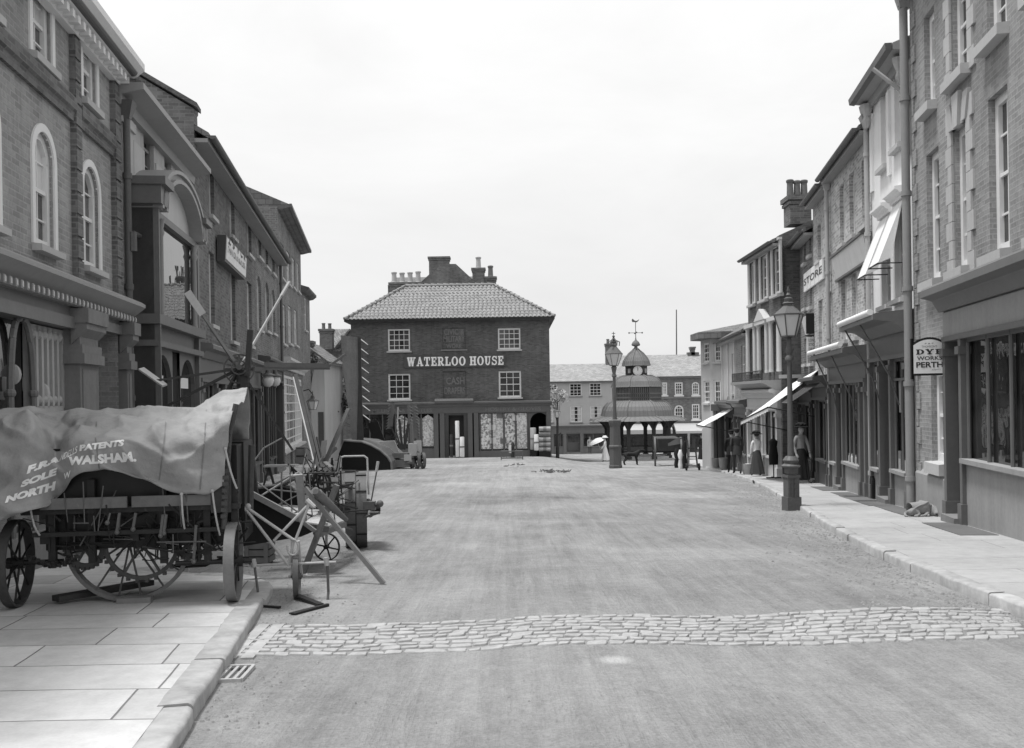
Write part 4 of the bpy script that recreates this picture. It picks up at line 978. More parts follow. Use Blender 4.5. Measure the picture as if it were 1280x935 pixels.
for o, kf in ((row1[1], 1), (row2[1], 0)):       # quoined surrounds
    m = MB(); z = o['z0']-.1; i = 0
    while z < o['z1']+.05:
        w = .2 if i % 2 else .32
        fbox(m, f, o['u0']-w, o['u0'], -.02, .035, z, min(z+.29, o['z1'])); fbox(m, f, o['u1'], o['u1']+w, -.02, .035, z, min(z+.29, o['z1'])); z += .3; i += 1
    fbox(m, f, o['u0']-.3, o['u1']+.3, -.02, .03, o['z1'], o['z1']+.34)
    c_ = (o['u0']+o['u1'])/2; m.prism([f.pt(c_-.1,-.02,o['z1']-.02), f.pt(c_+.1,-.02,o['z1']-.02), f.pt(c_+.17,-.02,o['z1']+.5), f.pt(c_-.17,-.02,o['z1']+.5)], f.n*.1)
    for s in (-1, 1): m.prism([f.pt(c_+s*.32-.09,-.02,o['z1']), f.pt(c_+s*.32+.09,-.02,o['z1']), f.pt(c_+s*.45+.12,-.02,o['z1']+.42), f.pt(c_+s*.45-.12,-.02,o['z1']+.42)], f.n*.08)
    m.build('window_surround', MT['stucco_mid'], r)
m = MB(); z = zlow+.3; i = 0            # long and short quoins at the party line
while z < f.z(1133, 4):
    w = .16 if i % 2 else .3; fbox(m, f, u1-w, u1-.01, -.02, .03, z, z+.3); z += .315; i += 1
m.build('quoins', MT['brick_grey'], r)
m = MB(); fbox(m, f, us0+.03, u1-.02, -.02, .06, zlow, f.z(1192, 601)-.02); fprof(m, f, us0+.03, u1-.02, [(-.02, f.z(1192,601)-.02), (.06, f.z(1192,601)-.02), (-.0, f.z(1192,601)+.06)]); m.build('plinth', MT['plinth_grey'], r)
cornice(r, f, u0, u1-.0, f.z(1133, 4)+.3, .4, .2, 'stone_dark')
gable_roof(r, f, u0, u1, f.z(1133, 4)+.35, 10, 2.8, 'slate', over=.22)
pipe(r, f, u1+.02, gz(0,17), f.z(1133, 8)-.1, .075, .13, 'pipe_grey')
m = MB(); q = [f.pt(u1+.02,.14,f.z(1135,8)), f.pt(u1-.25,.3,f.z(1135,8)+.25), f.pt(u1-.5,.5,f.z(1135,8)+.38)]; m.path(q, .05, 8); m.build('swan_neck', MT['stone'], r)
sf, zf0, zf1 = shopfront(r, f, .3, us0, ztc, [('win', .35, 2.6), ('door', 2.6, 3.6), ('win', 3.6, uD0), ('door', uD0, uD1)], mat='paint_brown', fasc=.42, cor=.34, corh=.38, pil=.13, riser=.72, riser_mat='plinth_grey', nmull=6)
m = MB(); fbox(m, f, .28, us0+.02, .12, .135, zf0+.02, zf1-.02); m.build('fascia', MT['plinth_grey'], sf)
m = MB()
for k_ in range(4):
    u = uD0-.5-k_*.62; z0 = f.g(u)+PAVE+.8
    n = 7; vs = []
    for i in range(n+1):
        vs += [f.pt(u-.13+.26*i/n, -.005+.012*math.sin(i*2.1), z0), f.pt(u-.1+.2*i/n, -.005, z0+(2.3, 1.5, 2.2, 1.7)[k_])]
    m.add(vs, [(2*i, 2*i+2, 2*i+3, 2*i+1) for i in range(n)])
m.build('hanging_cloth', MT['cloth_grey'], sf)
# dye works sign on the brick
sg = thing('hanging_sign', 'white arch topped dye works notice in a dark frame on grey brick', 'sign', f.pt(f.u(1172,444), .1, f.z(1172,466)))
wl0 = f.pt(f.u(1189,444), .04, 0).y+.05; sa, sb = f.u(1188.5, 444), f.u(1157.5, 444); sa, sb = min(sa, sb), max(sa, sb); za, zb = P(1172, 466.5, wl0).z, P(1172, 424, wl0).z
yv = Vector((0,0,1)); o_ = dict(u0=sa, u1=sb, z0=za, z1=zb, arch=.16)
# board stands square to the street so that people walking up can read it
wv = Vector((.955,-.296,0)).normalized(); nn = Vector((-.296,-.955,0)).normalized()
hw = .24; wl = f.pt(f.u(1189,444), .04, 0); C0 = wl-wv*(hw+.05); cz = (za+zb)/2; hz = (zb-za)/2
pp = lambda x, d, z: C0+wv*x+nn*d+Vector((0,0,z))
arcz = lambda x: cz+hz-.09*(x/hw)**2
m = MB(); n = 12; m.prism([pp(-hw,0,cz-hz), pp(hw,0,cz-hz)]+[pp(hw-2*hw*i/n,0,arcz(hw-2*hw*i/n)) for i in range(n+1)], nn*.03); m.build('board', MT['sign_white'], sg)
m = MB()
for s in (-1, 1): m.bar(pp(s*(hw+.02),.01,cz-hz-.09), pp(s*(hw+.02),.01,cz+hz+.02), .04, .05)
m.bar(pp(-hw,.012,cz-hz-.015), pp(hw,.012,cz-hz-.015), .035, .04)
for i in range(n): x0, x1 = -hw+2*hw*i/n, -hw+2*hw*(i+1)/n; m.bar(pp(x0,.012,arcz(x0)+.02), pp(x1,.012,arcz(x1)+.015), .035, .04)
m.build('frame', MT['paint_black'], sg)
m = MB()
for s_, x, z, w, h, b in (("THOMSON'S", -.18, .24, .36, .055, 0), ('DYE', -.31, .055, .62, .14, 1), ('WORKS', -.29, -.1, .58, .105, .02), ('PERTH', -.31, -.3, .62, .15, 1), ('P & P', -.1, .33, .2, .035, 0), ('AGENTS', .05, -.38, .2, .03, 0)):
    k = hz/.46; kx = hw/.37; x *= kx; w *= kx
    if b == 1 and s_ == 'DYE': slab_text(m, s_, pp(x,.031,cz+z*k), wv, Vector((0,0,1)), w, h*k, nrm=nn)
    else: put_text(m, s_, pp(x,.031,cz+z*k), wv*w, Vector((0,0,h*k)), b if b < 1 else .03, lift=nn)
m.build('lettering', MT['letter_dark'], sg, fix=False)
# R2: white stucco house
u0, u1 = f.u(1146, 480), f.u(1093, 480)
r = rootof(f, u0, u1, 'stucco_house', 'tall narrow white stucco house with deep bracketed eaves between two brick fronts')
zt = f.z(1092, 128)+.2
row2 = [W(f, 1101, 1109, 117, 213), W(f, 1118, 1127.5, 86, 188)]
row1 = [W(f, 1102, 1113, 280, 384), W(f, 1118.5, 1131, 262, 376)]
zt = f.z(1069, 121, .42)
zsc = f.z(1076.6, 402, .5)
shell(r, f, u0, u1, zlow, zt, 9, row1+row2+[dict(u0=u0+.25, u1=u1-.2, z0=zlow+.2, z1=zsc-.25)], 'stucco_white', reveal=.2)
for o in row1+row2: window(r, f, o, reveal=.2, nx=2, ny=2, fw=.08, sillw=.12)
for o in row1: cornice(r, f, o['u0']-.12, o['u1']+.12, o['z1']+.3, .2, .2, 'stucco_white', name='window_hood')
for u in (u0+.1, u1-.3, (row2[0]['u1']+row2[1]['u0'])/2):
    m = MB(); fbox(m, f, u, u+.2, -.02, .05, row2[0]['z0']-.3, zt-.3); m.build('pilaster', MT['stucco_white'], r)
m = MB(); ov = .32
fprof(m, f, u0+.05, u1-.0, [(-.2,zt-.12),(.08,zt-.2),(.12,zt-.05),(ov,zt-.02),(ov,zt+.1),(-4.5,zt+1.9),(-9.3,zt),(-9.3,zt-.1),(-.2,zt-.1)]); m.build('eaves', MT['paint_grey'], r)
m = MB(); fprof(m, f, u0+.05, u1, [(ov+.01,zt-.04),(ov+.12,zt-.02),(ov+.14,zt+.1),(ov+.01,zt+.1)]); m.build('gutter', MT['iron_grey'], r)
m = MB()
for u in (u1-.25, u1-.12, u0+.35): 
    m.lathe([(.03,-.5),(.1,-.35),(.07,-.25),(.13,-.1),(.15,0)], f.pt(u, .12, zt-.1), 8)
m.build('bracket', MT['stucco_mid'], r)
pipe(r, f, u1-.03, gz(0,21), zt-.5, .055, .1, 'stone')
m = MB(); m.path([f.pt(u0+.2,.1,zt-.9), f.pt(u0+.35,.12,zt-.7), f.pt(u0+.4,.6,zt-.25)], .04, 8); m.build('waste_pipe', MT['stone'], r)
sf, zf0, zf1 = shopfront(r, f, u0+.15, u1-.1, zsc, [('win', u0+.2, u0+1.5), ('door', u0+1.5, u0+2.45), ('win', u0+2.45, u1-.15)], mat='paint_brown', fasc=.42, cor=.62, corh=.34, pil=.14, riser=.6, riser_mat='plinth_grey', nmull=2, transom=.5)
# R3: pale brick house with the blank white board
u0, u1 = f.u(1093, 480), f.u(1041, 480)
r = rootof(f, u0, u1, 'pale_brick_house', 'pale brick three storey house carrying a long blank white board under its top windows')
zeave = f.z(1091, 129, .3)
row2 = [W(f, 1050, 1056, 236, 311), W(f, 1062, 1068.5, 216, 298), W(f, 1077.5, 1084.5, 201, 282)]
row1 = [W(f, 1052, 1058.5, 350, 426), W(f, 1065, 1072, 342, 425), W(f, 1080.6, 1087, 331, 415)]
for q in (row1, row2):
    za = sum(o['z0'] for o in q)/3; zb = sum(o['z1'] for o in q)/3
    for o in q: o['z0'] = za; o['z1'] = zb
zsc = f.z(1093, 426, .4)
shell(r, f, u0, u1, zlow, zeave, 9, row1+row2+[dict(u0=u0+.95, u1=u1-.2, z0=zlow+.2, z1=zsc-.3)], 'brick_pale', reveal=.2)
for o in row1+row2: window(r, f, o, reveal=.2, nx=2, ny=2, sillw=.1)
gable_roof(r, f, u0, u1, zeave+.16, 9, 2.4, 'slate', over=.25)
pipe(r, f, u1-.05, gz(0,26), zeave-.3, .055, .1, 'stone')
shopfront(r, f, u0+.35, u1-.05, zsc, [('wall', u0+.35, u0+.95), ('win', u0+.95, u0+3.1), ('door', u0+3.1, u0+3.95), ('win', u0+3.95, u1-.1)], mat='paint_brown', fasc=.38, cor=.5, corh=.34, pil=.14, riser=.6, riser_mat='plinth_grey', nmull=4)
s = thing('blank_signboard', 'long blank white signboard across the pale brick front, turned out at its head', 'sign', f.pt(f.u(1068,330), .1, f.z(1068,336)))
sa, sb = f.u(1089, 300), f.u(1048.5, 340); za = (f.z(1048.5,352)+f.z(1089,322))/2; zb = (f.z(1048.5,328)+f.z(1089,281))/2
m = MB(); m.hexa([f.pt(sa,.01,za), f.pt(sb,.01,za), f.pt(sb,.06,za), f.pt(sa,.06,za)], [f.pt(sa,.01,zb), f.pt(sb,.01,zb), f.pt(sb,.2,zb), f.pt(sa,.2,zb)]); m.build('board', MT['sign_white'], s)
m = MB()
for z, dd in ((za, .1), (zb, .24)): fbox(m, f, sa-.04, sb+.04, 0, dd, z-.05, z+.001)
m.build('frame', MT['paint_dark'], s)
# R4: brick house, then a lower narrow one
u0, u1 = f.u(1041, 480), f.u(1018, 400)
r = rootof(f, u0, u1, 'speckled_brick_house', 'worn speckled brick house past the downpipe with big white letters fixed across it')
row2 = [W(f, 1022, 1026.3, 283, 328), W(f, 1032.5, 1037, 267, 319)]
row1 = [W(f, 1023.5, 1028.8, 376, 448), W(f, 1035, 1040, 366, 441)]
zsc = f.z(1025, 470, .3)
shell(r, f, u0, u1, zlow, zeave-.1, 9, row1+row2+[dict(u0=u0+.3, u1=u1-.1, z0=zlow+.2, z1=zsc-.2)], 'brick_pale', reveal=.2)
for o in row1+row2: window(r, f, o, reveal=.2, nx=2, ny=2)
gable_roof(r, f, u0, u1, zeave+.06, 9, 2.4, 'slate', over=.25)
shopfront(r, f, u0+.2, u1-.05, zsc, [('win', u0+.25, u0+2.1), ('door', u0+2.1, u0+3.2), ('win', u0+3.2, u1-.1)], mat='paint_dark', fasc=.3, cor=.4, pil=.14, nmull=2)
u0, u1 = u1, f.L
r = rootof(f, u0, u1, 'narrow_brick_house', 'narrow lower brick house tucked against the blank gable wall on the kerb side')
zt = f.z(1017, 282)
row2 = [W(f, 1005, 1007.5, 303, 330), W(f, 1011.5, 1014, 290, 320)]
row1 = [W(f, 1005.5, 1008, 345, 386), W(f, 1012, 1014.8, 334, 384)]
row0 = [W(f, 1005.5, 1009, 424, 455), W(f, 1012.5, 1016, 420, 454)]
zsc = f.z(1010, 478, .3)
shell(r, f, u0, u1, zlow, zt, 8, row2+row1+row0+[dict(u0=u0+.2, u1=u1-.1, z0=zlow+.2, z1=zsc-.2)], 'brick_mid', reveal=.16)
for o in row2+row1+row0: window(r, f, o, reveal=.16, nx=2, ny=1)
gable_roof(r, f, u0, u1, zt+.1, 8, 2., 'slate', over=.3)
shopfront(r, f, u0+.15, u1-.05, zsc, [('win', u0+.15, u0+1.8), ('door', u0+1.8, u1-.1)], mat='paint_dark', fasc=.3, cor=.3, pil=.14, nmull=2)
# boards with letters
s = thing('letter_boards', 'row of tall white letters on boards high on the speckled brick front', 'sign', f.pt(f.u(1018,345), .1, f.z(1018,355)))
sa, sb = f.u(1031.5, 336), f.u(1007, 353); za = f.z(1019, 357); zb = f.z(1019, 333); L = 5
for k in range(L):
    a = sa+(sb-sa)*k/L; b = sa+(sb-sa)*(k+.93)/L; m = MB(); fbox(m, f, a, b, .02, .07, za, zb); m.build('letter_board', MT['sign_white'], s)
ftext(s, f, 'STORE', sa+.1, sb-.15, za+.18, zb-.18, .075, 'letter_dark', .01)
s = thing('projecting_sign', 'square white lettered sign projecting over the awning from the narrow brick house', 'sign', P(1017, 444, 29.2))
m = MB(); a, b = P(1009, 444, 29.2), P(1026.5, 421, 29.2); m.hexa([a, Vector((b.x,a.y,a.z)), Vector((b.x,a.y+.05,a.z)), a+Vector((0,.05,0))], [Vector((a.x,a.y,b.z)), b, b+Vector((0,.05,0)), Vector((a.x,a.y+.05,b.z))]); m.build('board', MT['sign_white'], s)
m = MB()
for i, t_ in enumerate(('LONDON', 'STORES', 'DRAPERY', 'BOOTS')): put_text(m, t_, Vector((a.x+.05, a.y-.004, b.z-.14-i*.135)), Vector((b.x-a.x-.1,0,0)), Vector((0,0,.085)), 0.01, lift=Vector((0,-1,0)))
m.build('lettering', MT['iron_grey'], s, fix=False)
m = MB(); m.tube(Vector((a.x-.05,a.y+.02,b.z+.04)), Vector((b.x+.5,a.y+.02,b.z+.04)), .02); m.build('bracket', MT['iron'], s)
s = thing('wall_sign', 'small white board tilted on the narrow brick house above the square sign', 'sign', f.pt(f.u(1012,405), .1, f.z(1012,418)))
sa, sb = f.u(1017.5, 405), f.u(1009, 405); za, zb = f.z(1013, 417), f.z(1013, 396)
m = MB(); m.hexa([f.pt(sa,.02,za), f.pt(sb,.02,za), f.pt(sb,.06,za), f.pt(sa,.06,za)], [f.pt(sa,.02,zb), f.pt(sb,.02,zb), f.pt(sb,.2,zb), f.pt(sa,.2,zb)]); m.build('board', MT['sign_white'], s)
m = MB(); fbox(m, f, sa-.06, sa-.005, 0, .24, za-.05, zb+.05); m.build('frame', MT['paint_black'], s)
# R5: set forward, with tall windows and balcony
RG = Fac((9.0, 32.0), (9.045, 36.5), ST); RH = Fac((9.045, 36.5), (9.045+.083*14, 50.5), ST)
f = RG; u0, u1 = 0.0, f.u(936, 450)
r = rootof(f, u0, u1, 'balcony_house', 'dark brick house standing forward with cream columned windows and an iron balcony')
zt = f.z(977, 297, .2)+.12
row2 = [W(f, 966.5, 975.5, 311, 369), W(f, 951.5, 959.5, 320, 376), W(f, 937.8, 944, 331, 383)]
row1 = [W(f, 969, 976, 404, 466), W(f, 953.5, 961, 404, 466), W(f, 939.5, 946, 411, 468)]
for q in (row1, row2):
    za = sum(o['z0'] for o in q)/3; zb = sum(o['z1'] for o in q)/3
    for o in q: o['z0'] = za; o['z1'] = zb
zb_ = f.z(960, 476)
shell(r, f, u0, u1, zlow-.5, zt, 9, row1+row2+[dict(u0=u0+.3, u1=u1-.3, z0=zlow, z1=zb_-.3)], 'brick_plum', reveal=.14)
for o in row2: window(r, f, o, reveal=.14, nx=2, ny=2, fm='paint_cream', fw=.1, sillw=.14)
for o in row1: window(r, f, o, reveal=.14, nx=2, ny=3, fm='paint_cream', fw=.1, sill=None)
for o in row2:
    m = MB(); fbox(m, f, o['u0']-.16, o['u0'], -.02, .05, o['z0'], o['z1']+.18); fbox(m, f, o['u1'], o['u1']+.16, -.02, .05, o['z0'], o['z1']+.18); fbox(m, f, o['u0'], o['u1'], -.02, .048, o['z1'], o['z1']+.18); fbox(m, f, o['u0']-.2, o['u1']+.2, -.02, .1, o['z1']+.18, o['z1']+.26)
    m.build('window_surround', MT['paint_cream'], r)
for i, o in enumerate(row1):
    m = MB()
    for u in (o['u0']-.14, o['u1']+.14): m.lathe([(.1,0),(.09,.1),(.08,o['z1']-o['z0']-.1),(.12,o['z1']-o['z0'])], f.pt(u, .1, o['z0']), 10)
    fbox(m, f, o['u0']-.3, o['u1']+.3, -.02, .22, o['z1'], o['z1']+.14)
    if i == 1: m.prism([f.pt(o['u0']-.34,-.02,o['z1']+.14), f.pt(o['u1']+.34,-.02,o['z1']+.14), f.pt((o['u0']+o['u1'])/2,-.02,o['z1']+.55)], f.n*.26)
    m.build('window_surround', MT['paint_cream'], r)
fb = MB(); fprof(fb, f, u0+.05, u1+.05, [(-.02, zb_-.34), (.2, zb_-.34), (.6, zb_-.1), (.7, zb_-.1), (.7, zb_), (-.02, zb_)])
b_ = fb.build('balcony', MT['paint_grey'], r)
m = MB(); n = 26
for i in range(n+1): u = u0+.1+(u1-u0-.1)*i/n; m.tube(f.pt(u,.64,zb_), f.pt(u,.64,zb_+.32), .014, n=5)
for z in (.05, .32): m.tube(f.pt(u0+.1,.64,zb_+z), f.pt(u1,.64,zb_+z), .02, n=6)
m.build('railing', MT['iron'], b_)
gable_roof(r, f, u0, u1, zt+.1, 9, 1.9, 'slate', over=.25)
m = MB(); m.prism([f.pt(u0-.02,.02,zt-.3), f.pt(u0-.02,.02,zt+.12), f.pt(u0-.02,-4.5,zt+2.1), f.pt(u0-.02,-9,zt+.12), f.pt(u0-.02,-9,zt-.3)], f.t*.3); m.build('gable', MT['brick_plum'], r)
ca = f.hit(999, 280, -1.0); cp = P(997, 282, 33.0)
ch = chimney(r, cp, .72, .8, P(997, 248, 33.0).z-cp.z, 3, math.atan2(f.t.y, f.t.x)-PI/2, 'brick_dark', 'pot_dark', .62, potr=.12)
shopfront(r, f, u0+.15, u1-.1, zb_-.3, [('win', u0+.2, u0+2.2), ('door', u0+2.2, u0+3.3), ('win', u0+3.3, u1-.15)], mat='paint_cream', fasc=.35, cor=.3, pil=.2, nmull=2)
m = MB(); m.box(f.pt(.0,-.0,f.z(985,470))+Vector((.35,-.06,0)), (.9,.1,.12)); m.build('string_course', MT['stucco_mid'], r)
# R6a/R6b low fronts, R7 corner with canted bay
f = RH; UA, UB, UC, UD = 0.0, f.u(920, 470), f.u(903.5, 470), f.u(891, 470)
r = rootof(f, UA, UB, 'low_brick_house', 'low brick house with one tall sash window beside the balcony house')
zt = f.z(928, 413); o = W(f, 926.6, 931, 432, 480)
zs = f.z(928, 500)
shell(r, f, UA, UB, zlow-.7, zt, 8, [o, dict(u0=UA+.3, u1=UB-.3, z0=zlow-.4, z1=zs-.2)], 'brick_grey', reveal=.16); window(r, f, o, reveal=.14, nx=2, ny=2)
gable_roof(r, f, UA, UB, zt+.1, 8, 2.4, 'slate', over=.3)
shopfront(r, f, UA+.1, UB-.1, zs, [('win', UA+.15, UA+2.2), ('door', UA+2.2, UB-.15)], mat='paint_brown', fasc=.3, cor=.3, pil=.14, nmull=2)
r = rootof(f, UB, UC, 'plastered_house', 'plastered front with two narrow windows and pilaster strips beside the far corner bay')
zt2 = f.z(911, 421); ow = [W(f, 915, 917.2, 442, 492), W(f, 909, 911, 446, 495)]
shell(r, f, UB, UC, zlow-.9, zt2, 8, ow+[dict(u0=UB+.3, u1=UC-.3, z0=zlow-.5, z1=zs-.3)], 'stucco_mid', reveal=.14)
for o in ow: window(r, f, o, reveal=.14, nx=2, ny=2)
for u in (UB+.05, (UB+UC)/2, UC-.25): m = MB(); fbox(m, f, u, u+.2, -.02, .06, zs, zt2-.1); m.build('pilaster', MT['stucco_panel'], r)
gable_roof(r, f, UB, UC, zt2+.1, 8, 2.2, 'slate', over=.3)
shopfront(r, f, UB+.1, UC-.1, zs-.05, [('win', UB+.15, UB+2.2), ('door', UB+2.2, UC-.15)], mat='paint_dark', fasc=.3, cor=.3, pil=.14, nmull=2)
c0, c1 = f.pt(UC,.35,0), f.pt(UD,.35,0)
r = rootof(f, UC, UD, 'corner_bay_building', 'pale corner building with a two storey canted window bay under flared eaves')
Yc = c0.y; zA = P(897, 420, Yc).z; zB = zlow-1.2
q = P(903, 470, Yc); q2 = P(889.5, 470, Yc+.35); Q0 = Fac((q.x, q.y), (q2.x, q2.y), (q.x-1, q.y-10)); Q1 = Fac((q2.x, q2.y), (q2.x-.15, q2.y+1.7), (0, q2.y)); 
hs = []
ops = [W(Q0, 892.5, 901, 427.5, 452), W(Q0, 892.5, 901, 475.5, 503.5)]
m = MB(); wall(m, Q0, 0, Q0.L, zB, zA, ops, .1)
ops1 = [dict(u0=.4, u1=1.3, z0=o['z0'], z1=o['z1']) for o in ops]
wall(m, Q1, 0, Q1.L, zB, zA, ops1, .1)
e0, e1 = Q1.pt(Q1.L,0,0), Vector((q.x+7, q2.y+6, 0)); e2 = Vector((q.x+7, q.y, 0))
for a, b in ((e0, e1), (e1, e2)): m.quad(Vector((a.x,a.y,zB)), Vector((b.x,b.y,zB)), Vector((b.x,b.y,zA)), Vector((a.x,a.y,zA)))
m.build('wall', MT['plaster_far'], r, fix=False)
for o in ops: window(r, Q0, o, reveal=.1, nx=2, ny=2, fw=.07, gm='glass_dim')
for o in ops1: window(r, Q1, o, reveal=.1, nx=2, ny=2, fw=.07)
m = MB(); base = [Q0.pt(-.1,.25,zA-.1), Q1.pt(0,.5,zA-.1)+Q0.n*.2, Q1.pt(Q1.L,.5,zA-.1), Vector((e1.x,e1.y+.4,zA-.1)), Vector((e2.x,e2.y-.2,zA-.1))]
mid = [p+Vector((0,0,.3)) for p in base]; cc = sum(base, Vector())/5
top = [p*.45+Vector((cc.x+1.2,cc.y+1.,zA+1.6))*.55+Vector((0,0,.35)) for p in base]
for a in (0, 1, 2): top[a].z = zA+.7
m.add(base+mid+top, [(0,1,6,5),(1,2,7,6),(2,3,8,7),(3,4,9,8),(4,0,5,9),(5,6,11,10),(6,7,12,11),(7,8,13,12),(8,9,14,13),(9,5,10,14),(10,11,12,13,14),(0,1,2,3,4)]); m.build('roof', MT['slate'], r)
m = MB(); fbox(m, Q0, 0, Q0.L, -.05, .12, zs-.5, zs-.2); fbox(m, Q0, .1, .25, -.02, .08, zB, zs-.5); fbox(m, Q0, Q0.L-.25, Q0.L-.1, -.02, .08, zB, zs-.5); fbox(m, Q0, .25, Q0.L-.25, -.02, .01, zB, zs-.5); m.build('shopfront', MT['paint_dark'], r)
# ---------------------------------------------------------------- Waterloo House and the far end of the market place
WY = 62.0
a_, b_ = P(441, 571, WY), P(689, 573, WY)
WF = Fac((a_.x, WY), (b_.x, WY), ST)
f = WF; L = f.L; gl = gz(-3, WY)
r = rootof(f, 0, L, 'corner_draper_shop', 'square plum brick draper\'s house with hipped pantile roof and big white name across it')
zt = f.z(565, 399); zs = f.z(600, 506)
z = f.z; u = f.u
w2 = [W(f, 485, 512.5, 411.5, 439), W(f, 622.5, 650.5, 410.5, 437)]
w1 = [W(f, 485.5, 513, 467.5, 500), W(f, 623.5, 651.5, 464, 497)]
b2 = W(f, 553, 582, 410, 437); b1 = W(f, 553.5, 583, 464, 499)
bl = [dict(b2), dict(b1)]
for o in bl: o['reveal'] = .09
ogr = dict(u0=.3, u1=L-.3, z0=gl-.2, z1=zs-.3)
shell(r, f, 0, L, gl-.6, zt, 10.5, w1+w2+bl+[ogr], 'brick_plum', reveal=.16)
for i, o in enumerate(w2): window(r, f, o, reveal=.14, nx=4, ny=2, fw=.09, bar=.035, sillw=.1, sill='stone_sill', gm='glass_dim', blind=.0)
for i, o in enumerate(w1): window(r, f, o, reveal=.14, nx=3, ny=2, fw=.1, bar=.035, sillw=.1, gm='glass', curtain=None)
for o, lines in ((b2, (('CIVIC &', .06, .94, .68, .95), ('MILITARY', .04, .96, .36, .62), ('WORK', .16, .84, .06, .26))), (b1, (('CASH', .14, .92, .52, .78), ('DRAPERS', .06, .94, .18, .42)))):
    m = MB(); fbox(m, f, o['u0'], o['u1'], -.12, -.09, o['z0'], o['z1']); p_ = m.build('painted_panel', MT['brick_plum'], r)
    wd, ht = o['u1']-o['u0'], o['z1']-o['z0']
    m = MB()
    for t_, x0, x1, y0, y1 in lines: put_text(m, t_, f.pt(o['u0']+wd*x0,-.088,o['z0']+ht*y0), f.t*wd*(x1-x0), Vector((0,0,ht*(y1-y0))), .02, lift=f.n)
    m.build('lettering', MT['fascia_grey'], p_, fix=False)
    m = MB(); fbox(m, f, o['u0']-.1, o['u1']+.1, -.1, .06, o['z0']-.09, o['z0']); m.build('sill', MT['stone_dark'], p_)
# name board
s = MB(); ua, ub = u(505, 450), u(632, 450); za, zb = z(568, 459), z(568, 443.5); fbox(s, f, ua, ub, .0, .09, za, zb); nb = s.build('name_board', MT['paint_dark'], r)
m = MB(); x0 = u(509, 450); xw = u(629.5, 450)-x0; zz = za+.1; hh = (zb-za)-.22
gw = lambda w: sum(glyph(c)[1] for c in w)+.13*(len(w)-1)
t1, t2 = gw('WATERLOO'), gw('HOUSE'); gap = .62; k = xw/(t1+t2+gap)
slab_text(m, 'WATERLOO', f.pt(x0, .09, zz), f.t, Vector((0,0,1)), t1*k, hh, nrm=f.n); slab_text(m, 'HOUSE', f.pt(x0+(t1+gap)*k, .09, zz), f.t, Vector((0,0,1)), t2*k, hh, nrm=f.n)
m.build('lettering', MT['letter_white'], nb, fix=False)
# shop: two big windows, central door, fascia, open porch at the right hand corner
zf1 = z(600, 507); zf0 = z(600, 516)
ud0, ud1 = u(548, 540), u(594, 540)
ur0, ur1 = u(600, 540), u(660, 540)
m = MB(); zc = zf1
fprof(m, f, -.05, L+.1, [(-.02, zf1-.05), (.2, zf1-.05), (.28, zf1+.08), (.42, zf1+.14), (.42, zf1+.24), (-.02, zf1+.3)])
fbox(m, f, 0, L, -.03, .16, zf0, zf1-.05)
fprof(m, f, u(544, 500), u(592, 500), [(-.02, zf1+.2), (.5, zf1+.2), (.55, zf1+.34), (.5, zf1+.44), (-.02, zf1+.5)])
for px in (443, 545.5, 553, 588, 595.5, 686): uu = u(px, 540); fbox(m, f, uu-.15, uu+.15, -.03, .22, gl-.4, zf0)
fbox(m, f, ur0-.1, ur1+.1, -.2, .16, gl-.4, z(630, 563)); fbox(m, f, .2, u(543, 540), -.2, .16, gl-.4, z(500, 561))
sf = m.build('shopfront', MT['paint_brown'], r)
ftext(sf, f, 'HOSIERY & GLOVES', u(607, 512), u(676, 512), zf0+.1, zf1-.13, .165, 'stone_dark', .01)
ftext(sf, f, 'MILLINERY & MANTLES', u(466, 512), u(540, 512), zf0+.1, zf1-.13, .165, 'stone_dark', .01)
for a, b, n in ((ur0, ur1, 4), (.3, u(543, 540), 6)):
    m = MB(); fbox(m, f, a, b, -.1, -.07, z(630, 563), zf0); p_ = m.build('shop_window', MT['glass_shop'], sf)
    m = MB()
    for i in range(n+1): uu = a+(b-a)*i/n; fbox(m, f, uu-.035, uu+.035, -.07, .06, z(630, 563), zf0)
    m.build('mullions', MT['paint_brown'], p_)
    # dress lengths and goods hung inside the glass
    rnd = random.Random(n)
    for i in range(n):
        c0, c1 = a+(b-a)*i/n+.06, a+(b-a)*(i+1)/n-.06
        if n == 6 and i in (0, 1, 2): continue
        m = MB(); K = 10; vs = []; zb0 = z(630, 562)+.05; zt0 = zf0-.06
        lo = 0 if n == 4 else rnd.uniform(0, .5)
        for j in range(K+1):
            uu = c0+(c1-c0)*j/K; vs += [f.pt(uu, -.055+.012*math.sin(j*1.9+i), zb0+lo), f.pt(uu, -.055+.008*math.sin(j*1.3+i), zt0-(.0 if n == 4 else .5*abs(j/K-.5)))]
        m.add(vs, [(2*j, 2*j+2, 2*j+3, 2*j+1) for j in range(K)]); m.build('hung_goods', MT[('print_bold','print_fine','print_goods','print_fine')[i] if n == 4 else ('print_goods','print_fine','cloth_white','print_goods','cloth_grey','print_fine')[(i+n) % 6]], p_)
    if n == 4:
        for i in range(5):
            m = MB(); x = a+.2+(b-a-.4)*rnd.random(); zz = z(630,562)+.2+rnd.random()*2; fbox(m, f, x-.2, x+.2, -.04, -.034, zz, zz+.35); m.build('hung_goods', MT[rnd.choice(['cloth_grey','cloth_white','cloth_stripe'])], p_)
dz = z(570, 519)
m = MB(); da, db = u(561, 540), u(580, 540)
fbox(m, f, u(553,540)+.15, da, -.2, .1, gl-.4, zf0); fbox(m, f, db, u(588,540)-.15, -.2, .1, gl-.4, zf0); fbox(m, f, da, db, -.2, .1, dz, zf0); fbox(m, f, da, db, -.9, -.8, gl-.4, dz)
m.build('doorway', MT['paint_dark'], sf)
m = MB(); fbox(m, f, da, db, -.78, .3, gl-.4, gl+.1); m.build('doorstep', MT['stone'], sf)
